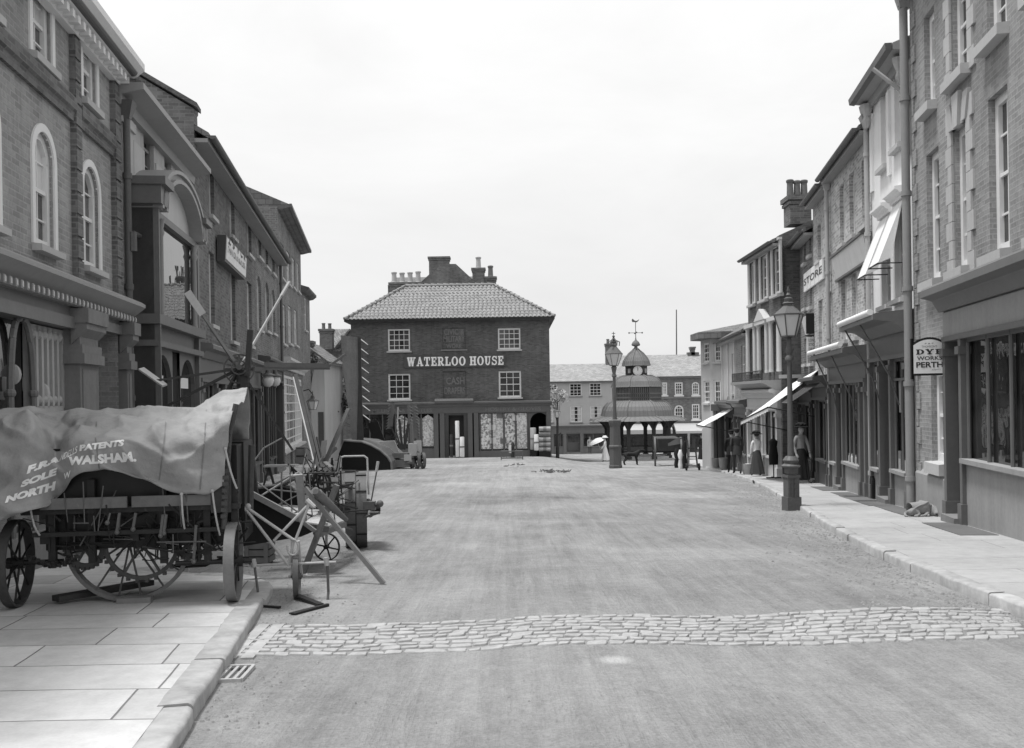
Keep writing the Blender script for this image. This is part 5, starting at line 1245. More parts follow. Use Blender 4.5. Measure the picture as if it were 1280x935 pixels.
m = MB(); pa, pb = ur1+.15, L-.12; ops = dict(u0=pa, u1=pb, z0=gl-.2, z1=zf0-.05, arch=(pb-pa)*.45)
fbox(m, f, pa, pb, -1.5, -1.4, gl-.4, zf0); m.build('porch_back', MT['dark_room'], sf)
m = MB(); wall(m, f, pa-.1, pb+.05, gl-.3, zf0, [ops], .2, .02); m.build('porch_arch', MT['paint_brown'], sf)
# pantiled hip roof, each tile course modelled
def pantiles(A, B, C, D, over=.0, pitch=.27, row=.36):
    """A,B eaves ends, C,D ridge ends (C above A): corrugated courses between the hips"""
    mb = MB(); ex = (B-A).normalized(); Lr = (B-A).length
    up = ((C-A) - ex*(C-A).dot(ex)); H_ = up.length; up.normalize(); nr = ex.cross(up).normalized()
    if nr.z < 0: nr = -nr
    sl, sr = (C-A).dot(ex), (B-D).dot(ex); rows = max(1, int(H_/row)); rnd = random.Random(4)
    for j in range(rows):
        v0, v1 = H_*j/rows, H_*(j+1)/rows+.06
        l, rr_ = sl*v0/H_, Lr-sr*v0/H_
        n = max(2, int((rr_-l)/pitch)*4); off = rnd.uniform(-.04,.04); base = len(mb.v)
        for i in range(n+1):
            x = l+(rr_-l)*i/n; ph = (x+off)/pitch*2*PI; hgt = .045*math.sin(ph)+.02*math.sin(ph*2+.6)+.008*noise.noise(Vector((x*1.5, j, 2)))
            lx = x+ (sl*(v1-v0)/H_ if i == 0 else (-sr*(v1-v0)/H_ if i == n else 0))
            mb.v += [A+ex*x+up*v0+nr*(hgt+.035), A+ex*lx+up*v1+nr*hgt, A+ex*x+up*v0+nr*(hgt-.02)]
        for i in range(n):
            k = base+3*i; mb.f += [[k, k+3, k+4, k+1], [k+2, k+5, k+3, k]]; mb.m += [0, 0]
    return mb
ov = .35; ze = zt+.05; dp = 10.5; 
rz = z(565, 357, -3.2); ri0, ri1 = u(507, 360, -3.2), u(617, 357, -3.2)
E = [f.pt(-ov,ov,ze), f.pt(L+ov,ov,ze), f.pt(L+ov,-dp-ov,ze), f.pt(-ov,-dp-ov,ze)]
R0, R1 = f.pt(ri0,-3.2,rz), f.pt(ri1,-3.2,rz); R2, R3 = f.pt(ri1,-dp+3.2,rz), f.pt(ri0,-dp+3.2,rz)
m = MB(); m.add(E+[p-Vector((0,0,.05)) for p in (R0,R1,R2,R3)]+[p-Vector((0,0,.15)) for p in E], [(0,1,5,4),(1,2,6,5),(2,3,7,6),(3,0,4,7),(4,5,6,7),(8,9,10,11),(0,1,9,8),(1,2,10,9),(2,3,11,10),(3,0,8,11)])
rf = m.build('roof', MT['slate'], r)
m = pantiles(E[0], E[1], R0, R1); s2 = pantiles(E[1], E[2], R1, R2); m.add(s2.v, s2.f); s2 = pantiles(E[3], E[0], R3, R0); m.add(s2.v, s2.f)
m.build('pantiles', MT['pantile'], rf, smooth=70, fix=False)
m = MB()
for a, b in ((E[0], R0), (E[1], R1), (R0, R1)):
    n = int((b-a).length/.4)
    for i in range(n): p, q = a+(b-a)*i/n, a+(b-a)*(i+1)/n; m.tube(p+Vector((0,0,.05)), q+Vector((0,0,.02)), .12, .1, n=8)
m.build('ridge_tiles', MT['pantile'], rf)
m = MB(); fbox(m, f, -ov, L+ov, ov, ov+.13, ze-.14, ze+.0); m.build('gutter', MT['iron'], r)
# iron barrow frame and goods outside the draper's
def rect(x0, x1, y0, y1, Y): return P(x0, y1, Y), P(x1, y0, Y)
# the taller house behind
Y = 74.0; a_, b_ = P(488, 560, Y), P(622, 560, Y); HF = Fac((a_.x, Y), (b_.x, Y), ST); f = HF
r = rootof(f, 0, f.L, 'brick_house', 'dark gabled house rising behind the hipped pantile roof with several chimney stacks')
zr = f.z(556, 331); zev = f.z(556, 356)
ug0, ug1 = f.u(523, 350), f.u(596, 350)
m = MB(); zb = gz(0, Y)-.5
for u_ in (0, f.L): m.quad(f.pt(u_,0,zb), f.pt(u_,-9,zb), f.pt(u_,-9,zev), f.pt(u_,0,zev))
m.quad(f.pt(0,0,zb), f.pt(f.L,0,zb), f.pt(f.L,0,zev), f.pt(0,0,zev)); m.quad(f.pt(0,-9,zb), f.pt(f.L,-9,zb), f.pt(f.L,-9,zev), f.pt(0,-9,zev))
um = f.u(560, 332); m.prism([f.pt(ug0,0.02,zev-.3), f.pt(ug1,0.02,zev-.3), f.pt(um+.6,0.02,zr), f.pt(um-.6,0.02,zr)], -f.n*.3); m.build('wall', MT['brick_dark'], r, fix=False)
m = MB(); m.prism([f.pt(ug0-.3,0,zev-.2), f.pt(ug1+.3,0,zev-.2), f.pt(um+.6,0,zr+.06), f.pt(um-.6,0,zr+.06)], -f.n*9); m.prism([f.pt(0,.2,zev), f.pt(0,-4.5,zev+1.2), f.pt(0,-9,zev)], f.t*f.L); m.build('roof', MT['slate'], r)
def ch_px(root, x0, x1, yt, yb, Y, n, **k):
    c = P((x0+x1)/2, yb, Y); w = (x1-x0)/FPX*Y; return chimney(root, c, w, .8, (yb-yt)/FPX*Y, n, 0, **k)
ch_px(r, 537, 562, 322, 350, Y+.6, 0, mat='brick_dark'); 
c = ch_px(r, 591, 606, 336, 362, Y+.3, 1, mat='brick_dark', poth=.9, potr=.2)
ch_px(r, 607, 620, 347, 362, Y+.3, 1, mat='brick_dark', poth=.9, potr=.2, potmat='pot_dark')
ch_px(r, 488, 528, 354, 370, Y-.3, 4, mat='brick_dark', poth=.85, potr=.2)
# houses in the lane to the left of it
Y = 70.0; a_, b_ = P(402, 560, Y), P(452, 560, Y); f = Fac((a_.x, Y), (b_.x, Y), ST)
r = rootof(f, 0, f.L, 'lane_house', 'gabled brick house in the lane left of the draper, with a two pot chimney')
zev = f.z(420, 437); m = MB(); zb = gz(-8, Y)-.5; zr = f.z(436, 413)
o = [W(f, 439, 444, 492, 512)]
wall(m, f, 0, f.L, zb, zev, o, .15)
um = f.u(437, 420); m.quad(f.pt(0,0,zev), f.pt(f.L,0,zev), f.pt(f.L,0,zev+.02), f.pt(0,0,zev+.02)); m.add([f.pt(f.u(418,430),0,zev), f.pt(f.L,0,zev), f.pt(f.L,0,zr-.5), f.pt(um,0,zr)], [(0,1,2,3)])
m.quad(f.pt(0,0,zb), f.pt(0,-8,zb), f.pt(0,-8,zev), f.pt(0,0,zev)); m.build('wall', MT['brick_far'], r, fix=False)
for o_ in o: window(r, f, o_, nx=2, ny=2)
m = MB(); fprof(m, f, -.2, f.u(418,430)+.5, [(.3,zev-.05),(-4,zev+1.8),(-8,zev),(-8,zev-.1),(.3,zev-.15)]); m.prism([f.pt(f.u(416,430),.15,zev-.05), f.pt(um,.15,zr+.12), f.pt(f.L+.1,.15,zr-.4), f.pt(f.L+.1,.15,zr-.55), f.pt(um,.15,zr-.04), f.pt(f.u(416,430)+.2,.15,zev-.15)], -f.n*8); m.build('roof', MT['tile_far'], r)
ch_px(r, 401, 416.5, 412, 437, Y-.5, 2, mat='brick_dark', poth=.45, potr=.13, potmat='pot_dark')
s = thing('shop_signboard', 'dark board with pale lettering on the gabled house in the lane', 'sign', f.pt(f.u(419,478), .1, f.z(419,484)))
m = MB(); sa, sb = f.u(408.5, 478), f.u(441, 478); za, zb_ = f.z(419, 483), f.z(419, 472); fbox(m, f, sa, sb, .02, .1, za, zb_); m.build('board', MT['paint_dark'], s)
ftext(s, f, '& SON', sa+.1, sa+1.25, za+.32, zb_-.05, .105, 'letter_pale', .02); ftext(s, f, '& CO. CARRIERS', sa+.1, sb-.15, za+.08, za+.27, .105, 'letter_pale', 0.)
# small house with catslide roof beside the deep eaved one
Y = 57.0; a_, b_ = P(376.5, 560, Y), P(407, 560, Y); f = Fac((a_.x, Y), (b_.x, Y), ST)
r = rootof(f, 0, f.L, 'catslide_cottage', 'small cottage with a steep tiled catslide roof seen beyond the deep eaved house')
z0_, z1_ = f.z(379, 427), f.z(410, 452); m = MB(); zb = gz(-12, Y)-.4
m.add([f.pt(0,0,zb), f.pt(f.L,0,zb), f.pt(f.L,0,z1_), f.pt(0,0,z0_)], [(0,1,2,3)]); m.quad(f.pt(f.L,0,zb), f.pt(f.L,-6,zb), f.pt(f.L,-6,z1_), f.pt(f.L,0,z1_)); m.build('wall', MT['stucco_mid'], r, fix=False)
m = MB(); m.hexa([f.pt(-.1,.2,z0_), f.pt(f.L+.3,.2,z1_-.15), f.pt(f.L+.3,-6,z1_-.15), f.pt(-.1,-6,z0_)], [f.pt(-.1,.2,z0_+.15), f.pt(f.L+.3,.2,z1_), f.pt(f.L+.3,-6,z1_), f.pt(-.1,-6,z0_+.15)]); m.build('roof', MT['tile_far'], r)
ch_px(r, 381, 391, 427, 434, Y+1, 0, mat='brick_dark')
m = MB(); da, db = f.u(398, 540), f.u(405, 540); fbox(m, f, da, db, -.03, .03, zb, f.z(400, 515)); m.build('door', MT['paint_dark'], r)
# far row across the market place
FY = 97.0
def farhouse(x0, x1, yeave, yridge, mat, roofm, name, label, yshop=528):
    a_, b_ = P(x0, 560, FY), P(x1, 560, FY); f = Fac((a_.x, FY), (b_.x, FY), ST); r = rootof(f, 0, f.L, name, label)
    return f, r, f.z((x0+x1)/2, yeave), f.z((x0+x1)/2, yridge, -4)
zg = gz(10, FY)
f, r, zt, zr = farhouse(672, 772, 475, 455, 'plaster_far', 'slate_far', 'pale_rendered_house', 'pale rendered house behind the market cross with three storeys and a grey slate roof')
rows = [W(f, 712, 727, 479.5, 495.5), W(f, 737, 751.5, 479, 495), W(f, 713, 727.5, 508, 528), W(f, 738, 752, 507.5, 527.5), W(f, 685, 696.5, 480, 489), W(f, 685, 691.5, 508, 528)]
sz = f.z(720, 535)
shell(r, f, 0, f.L, zg-.5, zt, 8, rows+[dict(u0=.4, u1=f.L-.3, z0=zg-.3, z1=sz-.2)], 'plaster_far', reveal=.15)
for o in rows: window(r, f, o, nx=3, ny=2, fw=.08, bar=.04, sill='stone_dark', curtain='curtain' if o['z0'] < f.z(720, 505) else None, gm='glass')
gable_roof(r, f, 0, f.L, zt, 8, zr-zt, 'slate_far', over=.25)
shopfront(r, f, .3, f.L-.2, f.z(720, 531), [('win', f.u(690,550), f.u(706,550)), ('door', f.u(706,550), f.u(727,550)), ('win', f.u(727,550), f.u(768,550))], mat='fascia_grey', fasc=.5, cor=.4, pil=.3, nmull=3)
ch_px(r, 757, 770, 430, 458, FY+4, 2, mat='brick_dark', poth=.5, potr=.16, potmat='pot_dark')
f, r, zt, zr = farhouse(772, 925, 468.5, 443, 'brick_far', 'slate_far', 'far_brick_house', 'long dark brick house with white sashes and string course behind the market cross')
rows = [W(f, 780, 790, 479, 493.5), W(f, 828, 834, 478, 494), W(f, 843.5, 853.5, 478, 494), W(f, 865, 874, 477.5, 494), W(f, 885, 893, 477, 493.5), W(f, 785, 795, 506, 524), W(f, 843, 854.5, 506.5, 524, arch=.45), W(f, 865, 874.5, 505, 524.5), W(f, 886, 894, 505, 524)]
rows[6]['arch'] = (rows[6]['u1']-rows[6]['u0'])*.5; rows[2]['arch'] = .0; rows[3]['arch'] = .25
shell(r, f, 0, f.L, zg-.5, zt, 9, rows+[dict(u0=.4, u1=f.L-.4, z0=zg-.3, z1=f.z(850, 535))], 'brick_far', reveal=.12)
for o in rows: window(r, f, o, reveal=.1, nx=3, ny=2, fw=.13, bar=.045, sill='paint_white', sillw=.12, sillh=.14, gm='glass')
m = MB(); fbox(m, f, 0, f.L, -.02, .1, f.z(850, 498), f.z(850, 496)); m.build('string_course', MT['stone_dark'], r)
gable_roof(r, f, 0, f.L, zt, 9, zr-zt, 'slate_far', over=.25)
shopfront(r, f, .3, f.L-.3, f.z(850, 532), [('win', .4, f.u(820,550)), ('door', f.u(820,550), f.u(838,550)), ('win', f.u(838,550), f.u(866,550)), ('door', f.u(866,550), f.u(884,550)), ('win', f.u(884,550), f.L-.4)], mat='paint_dark', fasc=.6, cor=.4, pil=.3, nmull=3)
m = MB(); a, b = f.u(842, 536), f.u(900, 536); m.prism([f.pt(a,.1,f.z(860,529)), f.pt(a,1.6,f.z(860,538)), f.pt(a,1.6,f.z(860,541)), f.pt(a,1.5,f.z(860,541)), f.pt(a,.1,f.z(860,531))], f.t*(b-a)); m.build('shop_blind', MT['plaster_far'], r)
m = MB(); a, b = f.u(776, 536), f.u(838, 536); m.prism([f.pt(a,.1,f.z(800,530)), f.pt(a,1.3,f.z(800,537)), f.pt(a,1.3,f.z(800,542)), f.pt(a,1.2,f.z(800,542)), f.pt(a,.1,f.z(800,532))], f.t*(b-a)); m.build('shop_blind', MT['plaster_far'], r)
ch_px(r, 859, 873, 440.5, 446, FY+4.5, 0, mat='brick_dark', cap=False)
ch_px(r, 863, 868, 434, 444, FY+4.5, 0, mat='brick_dark', cap=True)
# tall pole behind the far roofs
p0 = P(846, 560, 108); p1 = P(845.5, 387, 108); m = MB(); m.tube(Vector((p0.x,108,gz(10,108)-.3)), Vector((p1.x,108,p1.z)), .11, .06, n=8)
single(m, 'flagpole', MT['iron_grey'], 'tall thin bare pole rising behind the far slate roof', 'pole')
# ---- market cross
MY = 66.0; mc = P(797, 572, MY); K = MY/FPX; mg = gz(mc.x, MY)
zz = lambda py: P(797, py, MY).z
r = thing('market_cross', 'octagonal open market cross with tiered lead roofs, clock lantern and weathervane', 'market cross', Vector((mc.x, MY, mg)))
C = Vector((mc.x, MY, 0)); ro = PI/8
def oct(prof, name, mat, par=r, smooth=None, n=8):
    m = MB(); m.lathe([(px*K, zz(py)) for px, py in prof], C, n, rot=ro); return m.build(name, MT[mat], par, smooth=smooth)
def fan(prof, name, mat, par=r, sub=7):
    """eight sided roof with raised rolls along the slopes"""
    m = MB(); m.lathe([(px*K, zz(py)) for px, py in prof], C, 8, rot=ro)
    for s in range(8):
        a0, a1 = ro+2*PI*s/8, ro+2*PI*(s+1)/8
        for i in range(sub):
            t = i/sub; pts = []
            for px, py in prof:
                A, B = Vector((math.cos(a0), math.sin(a0), 0)), Vector((math.cos(a1), math.sin(a1), 0)); q = C+(A*(1-t)+B*t)*px*K; q.z = zz(py)+.01; pts.append(q)
            for p, q in zip(pts[:-1], pts[1:]): m.tube(p, q, .016 if i else .05, n=5, cap=False)
    return m.build(name, MT[mat], par)
fan([(62,525.5),(60,523.5),(52,521.5),(46,520)], 'lower_roof', 'lead_roof')
fan([(46.5,520.5),(45,513),(42.5,508),(38,503.5),(31,500.5)], 'lower_dome', 'lead_roof')
fan([(33,484),(32,482),(30,477),(26.5,473),(21,470.5),(17,469.5)], 'middle_roof', 'lead_roof')
fan([(18,457.5),(17.5,456),(16.5,452),(14,447.5),(9.5,442),(5,438.5),(2.6,436)], 'cap_roof', 'lead_roof', sub=4)
dr = oct([(30.5,503),(30.5,484)], 'drum', 'timber_dark')
m = MB()
for s in range(8):
    a0, a1 = ro+2*PI*s/8, ro+2*PI*(s+1)/8; A, B = Vector((math.cos(a0), math.sin(a0), 0))*30.9*K, Vector((math.cos(a1), math.sin(a1), 0))*30.9*K
    for i in range(10): q = C+A*(1-i/10)+B*(i/10); m.bar(Vector((q.x,q.y,zz(501))), Vector((q.x,q.y,zz(484.5))), .06, .06)
    for py in (492, 497): m.bar(C+A+Vector((0,0,zz(py))), C+B+Vector((0,0,zz(py))), .06, .08)
m.build('lattice', MT['timber_mid'], dr)
ln = oct([(14.5,470.5),(14.5,469),(14,468.5),(14,458.5),(14.5,457.5)], 'lantern', 'timber_dark')
for s, (dx, dy) in enumerate(((0,-1),(-.7,-.72),(.7,-.72))):
    nv = Vector((dx, dy, 0)).normalized(); rad = 13.2*K; cc = C+nv*(rad+.03); cc.z = zz(463.8); m = MB(); R = nv.to_track_quat('Z', 'Y').to_matrix()
    if s: # small louvre openings on the other faces
        m.box(cc, (.16, .16, .3), math.atan2(dy, dx)); m.build('louvre', MT['paint_grey'], ln); continue
    m.lathe([(.0,0),(.29,0),(.32,.04),(.0,.045)], cc, 28, axis=R); ck = m.build('clock', MT['paint_white'], ln)
    m = MB(); rv = Vector((1,0,0)) if not s else Vector((-nv.y, nv.x, 0))
    f0 = cc+nv*.055; up = Vector((0,0,1))
    m.bar(f0, f0+up*.24, .025, .01); m.bar(f0, f0+up*.17+rv*.02, .035, .012)
    for h in range(12): t_ = 2*PI*h/12; d_ = rv*math.sin(t_)+up*math.cos(t_); m.bar(f0+d_*.23, f0+d_*.28, .018, .01)
    m.build('hands', MT['paint_black'], ck)
m = MB(); m.lathe([(.14,zz(437)),(.12,zz(434)),(.1,zz(433)),(.28,zz(432)),(.3,zz(430.5)),(.22,zz(427.5)),(.06,zz(425)),(.03,zz(422))], C, 16); m.build('finial', MT['timber_mid'], r, smooth=40)
m = MB(); m.tube(C+Vector((0,0,zz(425))), C+Vector((0,0,zz(402))), .025, n=6)
for a in (0, PI/2): d_ = Vector((math.cos(a), math.sin(a), 0)); m.bar(C+d_*.45+Vector((0,0,zz(416))), C-d_*.45+Vector((0,0,zz(416))), .03, .03); [m.ball(C+d_*s*.45+Vector((0,0,zz(416))), .06, 6, 4) for s in (-1, 1)]
hz_ = zz(402.5); ck_ = [(-.22,.0),(.1,-.02),(.22,.1),(.26,.2),(.16,.12),(.05,.08),(-.05,.1),(-.2,.24),(-.26,.14)]
m.prism([C+Vector((x,-.015,hz_+y)) for x, y in ck_], (0,.03,0)); m.build('weathervane', MT['iron_grey'], r)
for s in range(8):
    a0 = ro+2*PI*s/8; d_ = Vector((math.cos(a0), math.sin(a0), 0)); p = C+d_*40*K; m = MB()
    m.bar(Vector((p.x,p.y,mg)), Vector((p.x,p.y,zz(522))), .24, .24); m.bar(Vector((p.x,p.y,mg)), Vector((p.x,p.y,mg+.35)), .36, .36)
    po = m.build('post', MT['timber_dark'], r)
    m = MB()
    d2 = Vector((math.cos(a0+PI/4), math.sin(a0+PI/4), 0)); d3 = Vector((math.cos(a0-PI/4), math.sin(a0-PI/4), 0))
    for tgt in (C+(d_*.5+d2*.5)*41*K, C+(d_*.5+d3*.5)*41*K, C+d_*57*K):
        pts = [];
        for i in range(7):
            t_ = i/6*PI/2; q = p+(tgt-p)*(1-math.cos(t_)); q.z = mg+1.55+(zz(524)-mg-1.6)*math.sin(t_); pts.append(q)
        for k in range(6):   # solid curved spandrel braces
            A, B = pts[k], pts[k+1]; T = Vector((0,0,zz(523.2)))
            n_ = Vector((0,0,1)).cross((tgt-p).normalized())*.06
            At, Bt = Vector((A.x,A.y,T.z)), Vector((B.x,B.y,T.z)); m.hexa([A-n_,B-n_,B+n_,A+n_],[At-n_,Bt-n_,Bt+n_,At+n_])
    m.build('brace', MT['timber_dark'], po)
m = MB(); m.lathe([(46*K,mg-.3),(46*K,mg+.16),(42*K,mg+.16),(42*K,mg+.3),(10,mg+.3)][:4], C, 8, rot=ro); m.build('stepped_base', MT['stone'], r)
m = MB(); m.lathe([(60*K,zz(524.5)),(40*K,zz(523.5)),(20*K,zz(523))], C, 8, rot=ro); m.build('ceiling', MT['timber_dark'], r)
m = MB()
for s in range(8):
    a0, a1 = ro+2*PI*s/8, ro+2*PI*(s+1)/8; A, B = C+Vector((math.cos(a0), math.sin(a0), 0))*40*K, C+Vector((math.cos(a1), math.sin(a1), 0))*40*K
    for h in (.45, .85): 
        if s in (5,): continue
        m.bar(A+Vector((0,0,mg+h)), B+Vector((0,0,mg+h)), .05, .07)
m.build('rail', MT['timber_dark'], r)
# ---------------------------------------------------------------- farm machinery drawn up on the left
AX, BX = Vector((-.153,.988,0)).normalized(), Vector((.988,.153,0)).normalized()
def wheel(root, c, axis, R, w, nsp, hub=.07, t=.03, mt='tyre_iron', ms='iron', spr=.014, lugs=0, name='wheel', wood=False):
    c = Vector(c); ax = Vector(axis).normalized(); a = ax.cross(Vector((0,0,1))).normalized(); b = a.cross(ax)
    m = MB(); m.tube(c-ax*w*.9, c+ax*w*.9, hub, n=14); m.tube(c-ax*w*1.15, c+ax*w*1.15, hub*.5, n=10)
    for i in range(nsp):
        th = 2*PI*i/nsp+.2; d = a*math.cos(th)+b*math.sin(th); s = ax*w*.35*(1 if i % 2 else -1)
        m.tube(c+d*hub*.8+s, c+d*(R-t*.9)+s*.3, spr*1.15, spr, n=7)
    wl = m.build(name, MT[ms], root, smooth=50)
    m = MB(); m.ring(c, ax, R, w, t, 44)
    for i in range(lugs):
        th = 2*PI*i/lugs; d = a*math.cos(th)+b*math.sin(th); e = 1 if i % 2 else -1
        m.bar(c+d*(R+.012)+ax*w*.0*e, c+d*(R+.012)+ax*w*.5*e, .03, .03, up=d)
    m.build('tyre', MT[mt], wl, smooth=40)
    return wl
# --- A: reaper on travelling wheels under a lettered tarpaulin
O = PG(162, 757, PAVE); FA = Fac(tuple((O-BX*3)[:2]), tuple((O+BX*3)[:2]), (O.x, 0))
f = FA; u, z = f.u, f.z; zg = gz(O.x, O.y)+PAVE
r = thing('reaping_machine', 'large reaping machine on iron wheels, its works dark beneath a lettered sheet', 'farm machine', Vector((O.x, O.y, zg)))
m = MB(); x0, x1 = u(42, 640), u(296, 640)
fbox(m, f, x0, x1, -.02, .04, z(160, 668)+.005, z(160, 662)); fbox(m, f, x0, x1, -1.25, -1.19, z(160, 668), z(160, 655))
fbox(m, f, x0-.1, u(300, 640), -.05, .02, z(160, 640), z(160, 633)); 
for px in (60, 110, 200, 255, 290): fbox(m, f, u(px)-.03, u(px)+.03, -.09, -.03, z(px, 705), z(px, 640 if px < 80 else 600))
for px in (52, 165, 285): fbox(m, f, u(px)-.035, u(px)+.035, -1.2, 0, z(160, 668)-.06, z(160, 662))
fbox(m, f, u(270,640), u(305,640), -.6, .0, z(290,700), z(290,560)) if 0 else None
m.build('frame', MT['iron'], r)
m = MB(); fbox(m, f, u(48), u(292), -.16, -.13, z(160, 687), z(160, 560)); fbox(m, f, u(46), u(294), -1.2, -.52, z(160, 692), z(160, 558)); fbox(m, f, u(48), u(292), -.6, -.15, z(160, 640), z(160, 560)); m.build('body', MT['paint_black'], r)
for a, b in ((50, 158), (164, 262)):
    m = MB(); fbox(m, f, u(a), u(b), .025, .06, z(160, 633.5), z(160, 620)); m.build('side_board', MT['timber_mid'], r)
m = MB(); fbox(m, f, u(262), u(287), -.0, .05, z(275, 640), z(275, 578)); m.build('end_board', MT['timber_dark'], r)
# hanging irons, levers, chains
rnd = random.Random(8)
def irons(seed, n, xa, xb, ya, yb, d0, d1, rmin, rmax, vert=.5):
    rr = random.Random(seed); m = MB()
    for _ in range(n):
        px, py = rr.uniform(xa, xb), rr.uniform(ya, yb); d = rr.uniform(d0, d1); p = f.pt(u(px, py), d, z(px, py)); ln = rr.uniform(.1, .45)
        a = rr.choice([0, PI/2, rr.uniform(0, PI), rr.uniform(0, PI)]); q = p+f.t*math.cos(a)*ln+Vector((0,0,math.sin(a)*ln))+f.n*rr.uniform(-.1,.1)
        q.z = max(q.z, zg+.2); m.tube(p, q, rr.uniform(rmin, rmax), n=6)
    return m
irons(1, 110, 50, 280, 642, 702, -.2, .02, .004, .011).build('ironwork', MT['iron'], r)
irons(5, 26, 60, 280, 640, 690, -.08, .06, .004, .008).build('levers', MT['iron_grey'], r)
m = MB()
for px, y0, y1 in ((152, 640, 664), (172, 640, 660), (206, 642, 668), (210, 642, 665), (140, 640, 652), (247, 655, 700)):
    m.bar(f.pt(u(px, y0), .07, z(px, y0)), f.pt(u(px-3, y1), .08, z(px-3, y1)), .022, .014); m.ball(f.pt(u(px-3, y1), .08, z(px-3, y1)), .022, 8, 6)
m.build('hangers', MT['iron_grey'], r)
m = MB()
for c_, R_ in (((172, 682), .33), ((100, 690), .16), ((235, 672), .2)):
    c = f.pt(u(*c_), -.16, z(*c_)); m.ring(c, f.n, R_, .03, .035, 30)
    for i in range(26): th = 2*PI*i/26; m.box(c+f.t*math.cos(th)*(R_+.01)+Vector((0,0,math.sin(th)*(R_+.01))), (.03,.03,.03), 0)
    for i in range(6): th = 2*PI*i/6; m.bar(c, c+(f.t*math.cos(th)+Vector((0,0,math.sin(th))))*(R_-.02), .025, .02)
m.build('chain_wheels', MT['iron_rust'], r)
m = MB()   # drive chain sagging at the left
for i in range(34):
    t = i/33; px = 38+60*t; py = 696+10*math.sin(PI*t)+2*math.sin(i*1.9); m.box(f.pt(u(px,py), .02, z(px,py)), (.035,.02,.028), i*.4)
m.build('drive_chain', MT['iron'], r)
m = MB(); pts = [f.pt(u(px,py), -.3, z(px,py)) for px, py in ((305,665),(280,700),(250,714),(220,716),(200,712))]; m.path(pts, .012, 6)
m.build('brake_cable', MT['iron'], r)
R0 = z(162, 676)-z(162, 752); wheel(r, f.pt(u(162, 676, -.3), -.30, z(162, 675, -.3)), f.n, z(162,675,-.3)-z(162,751,-.3), .10, 16, .06, .035, mt='tyre_iron', ms='iron_grey', spr=.009)
cl = f.pt(u(20, 700, -.2), -.2, 0); cl.z = gz(cl.x, cl.y)+PAVE+.385; wheel(r, cl, BX, .385, .08, 12, .05, .022, mt='iron_rust', spr=.009)
cr = f.pt(u(291, 705), -.05, 0); cr.z = gz(cr.x, cr.y)+PAVE+.355; wheel(r, cr, BX, .355, .09, 12, .05, .025, mt='tyre_iron', spr=.009)
m = MB(); m.tube(cr-BX*.5, cr+BX*.16, .022); m.path([cr-BX*.3, cr-BX*.3+Vector((0,0,.35)), f.pt(u(285,640),-.1,z(285,640))], .02); m.build('axle', MT['iron'], r); m = MB(); m.tube(cl+BX*.05, cl+BX*.4, .022); m.build('axle', MT['iron'], r)
m = MB(); m.path([f.pt(u(x,y), .05, z(x,y)) for x, y in ((281,660),(284,600),(288,540),(296,505))], .025, 8); m.build('end_gearing', MT['iron_rust'], r); m = MB(); m.path([f.pt(u(x,y), -.6, z(x,y)) for x, y in ((303,660),(304,600),(305,560))], .03, 8)
for i in range(14): y = 540+i*8; m.box(f.pt(u(286.5-i*.4, y), .07, z(286.5, y)), (.05,.03,.035), 0)
m.build('end_gearing', MT['iron_rust'], r)
b = MB(); c = f.pt(u(163, 760), -.2, 0); zt_ = z(162, 752); zb_ = gz(c.x, c.y)+PAVE
bb = thing('wooden_block', 'short timber block wedged under the big spoked wheel of the reaper', 'block', Vector((c.x, c.y, zb_)))
b.box(Vector((c.x, c.y+.0, (zb_+zt_)/2-.01)), (.29,.16,max(.06, zt_-zb_+.03)), math.atan2(f.t.y, f.t.x)); b.build('timber', MT['timber'], bb)
pl = thing('plank', 'dark worn plank lying on the flags below the reaper', 'plank', f.pt(u(85,750), -.35, zb_)); b = MB(); b.bar(f.pt(u(58,748), -.25, zb_+.05), f.pt(u(160,742), -.9, zb_+.05), .13, .05); b.build('board', MT['timber_dark'], pl)
# tarpaulin
ROWS = [
 ([(-70,676),(-30,668),(10,649),(40,637),(58,629),(76,617),(96,594),(116,589),(140,588),(160,591),(186,602),(212,614),(239,618.5),(262,617),(279,606)], .08),
 ([(-70,612),(-30,602),(8,592),(36,580),(54,588),(72,597),(92,575),(114,568),(140,567),(161,568),(188,577),(214,583),(242,583),(264,576),(284,560)], .11),
 ([(-70,562),(-30,547),(10,534),(37,527),(52,548),(68,569),(88,557),(112,548),(140,543),(162,542),(190,542),(216,543),(243,540),(268,532),(291,520)], .09),
 ([(-70,534),(-30,528),(10,525),(38,519),(53,526),(70,537),(90,530),(114,526),(140,525),(164,524),(192,523),(220,522),(248,519),(274,508),(303,501)], -.5),
 ([(-70,529),(-30,524),(10,520.5),(39,516),(54,518),(71,521),(91,518),(114,517.5),(140,517),(164,516),(192,514),(220,513.5),(250,511),(278,499.5),(312,497)], -1.15),
 ([(-70,600),(-30,595),(10,592),(39,590),(54,590),(71,590),(91,590),(114,590),(140,590),(164,590),(192,590),(220,590),(250,590),(278,585),(312,575)], -1.3)]
ctl = []
for pts, d in ROWS:
    row = []
    for i, (px, py) in enumerate(pts):
        dd = d + (.18 if i < 4 and d > 0 else 0) - (.16 if i == 5 and -.1 < d < .12 else 0) + (.06 if i == 4 and d > 0 else 0)
        uu, zz_ = f.hit(px, py, dd); row.append(f.pt(uu, dd, zz_))
    ctl.append(row)
def cr4(p0, p1, p2, p3, t): return .5*((2*p1)+(p2-p0)*t+(2*p0-5*p1+4*p2-p3)*t*t+(3*p1-p0-3*p2+p3)*t**3)
def dense(row, n):
    out = []
    for i in range(len(row)-1):
        p = [row[max(0,i-1)], row[i], row[i+1], row[min(len(row)-1,i+2)]]
        for k in range(n): out.append(cr4(*p, k/n))
    out.append(row[-1]); return out
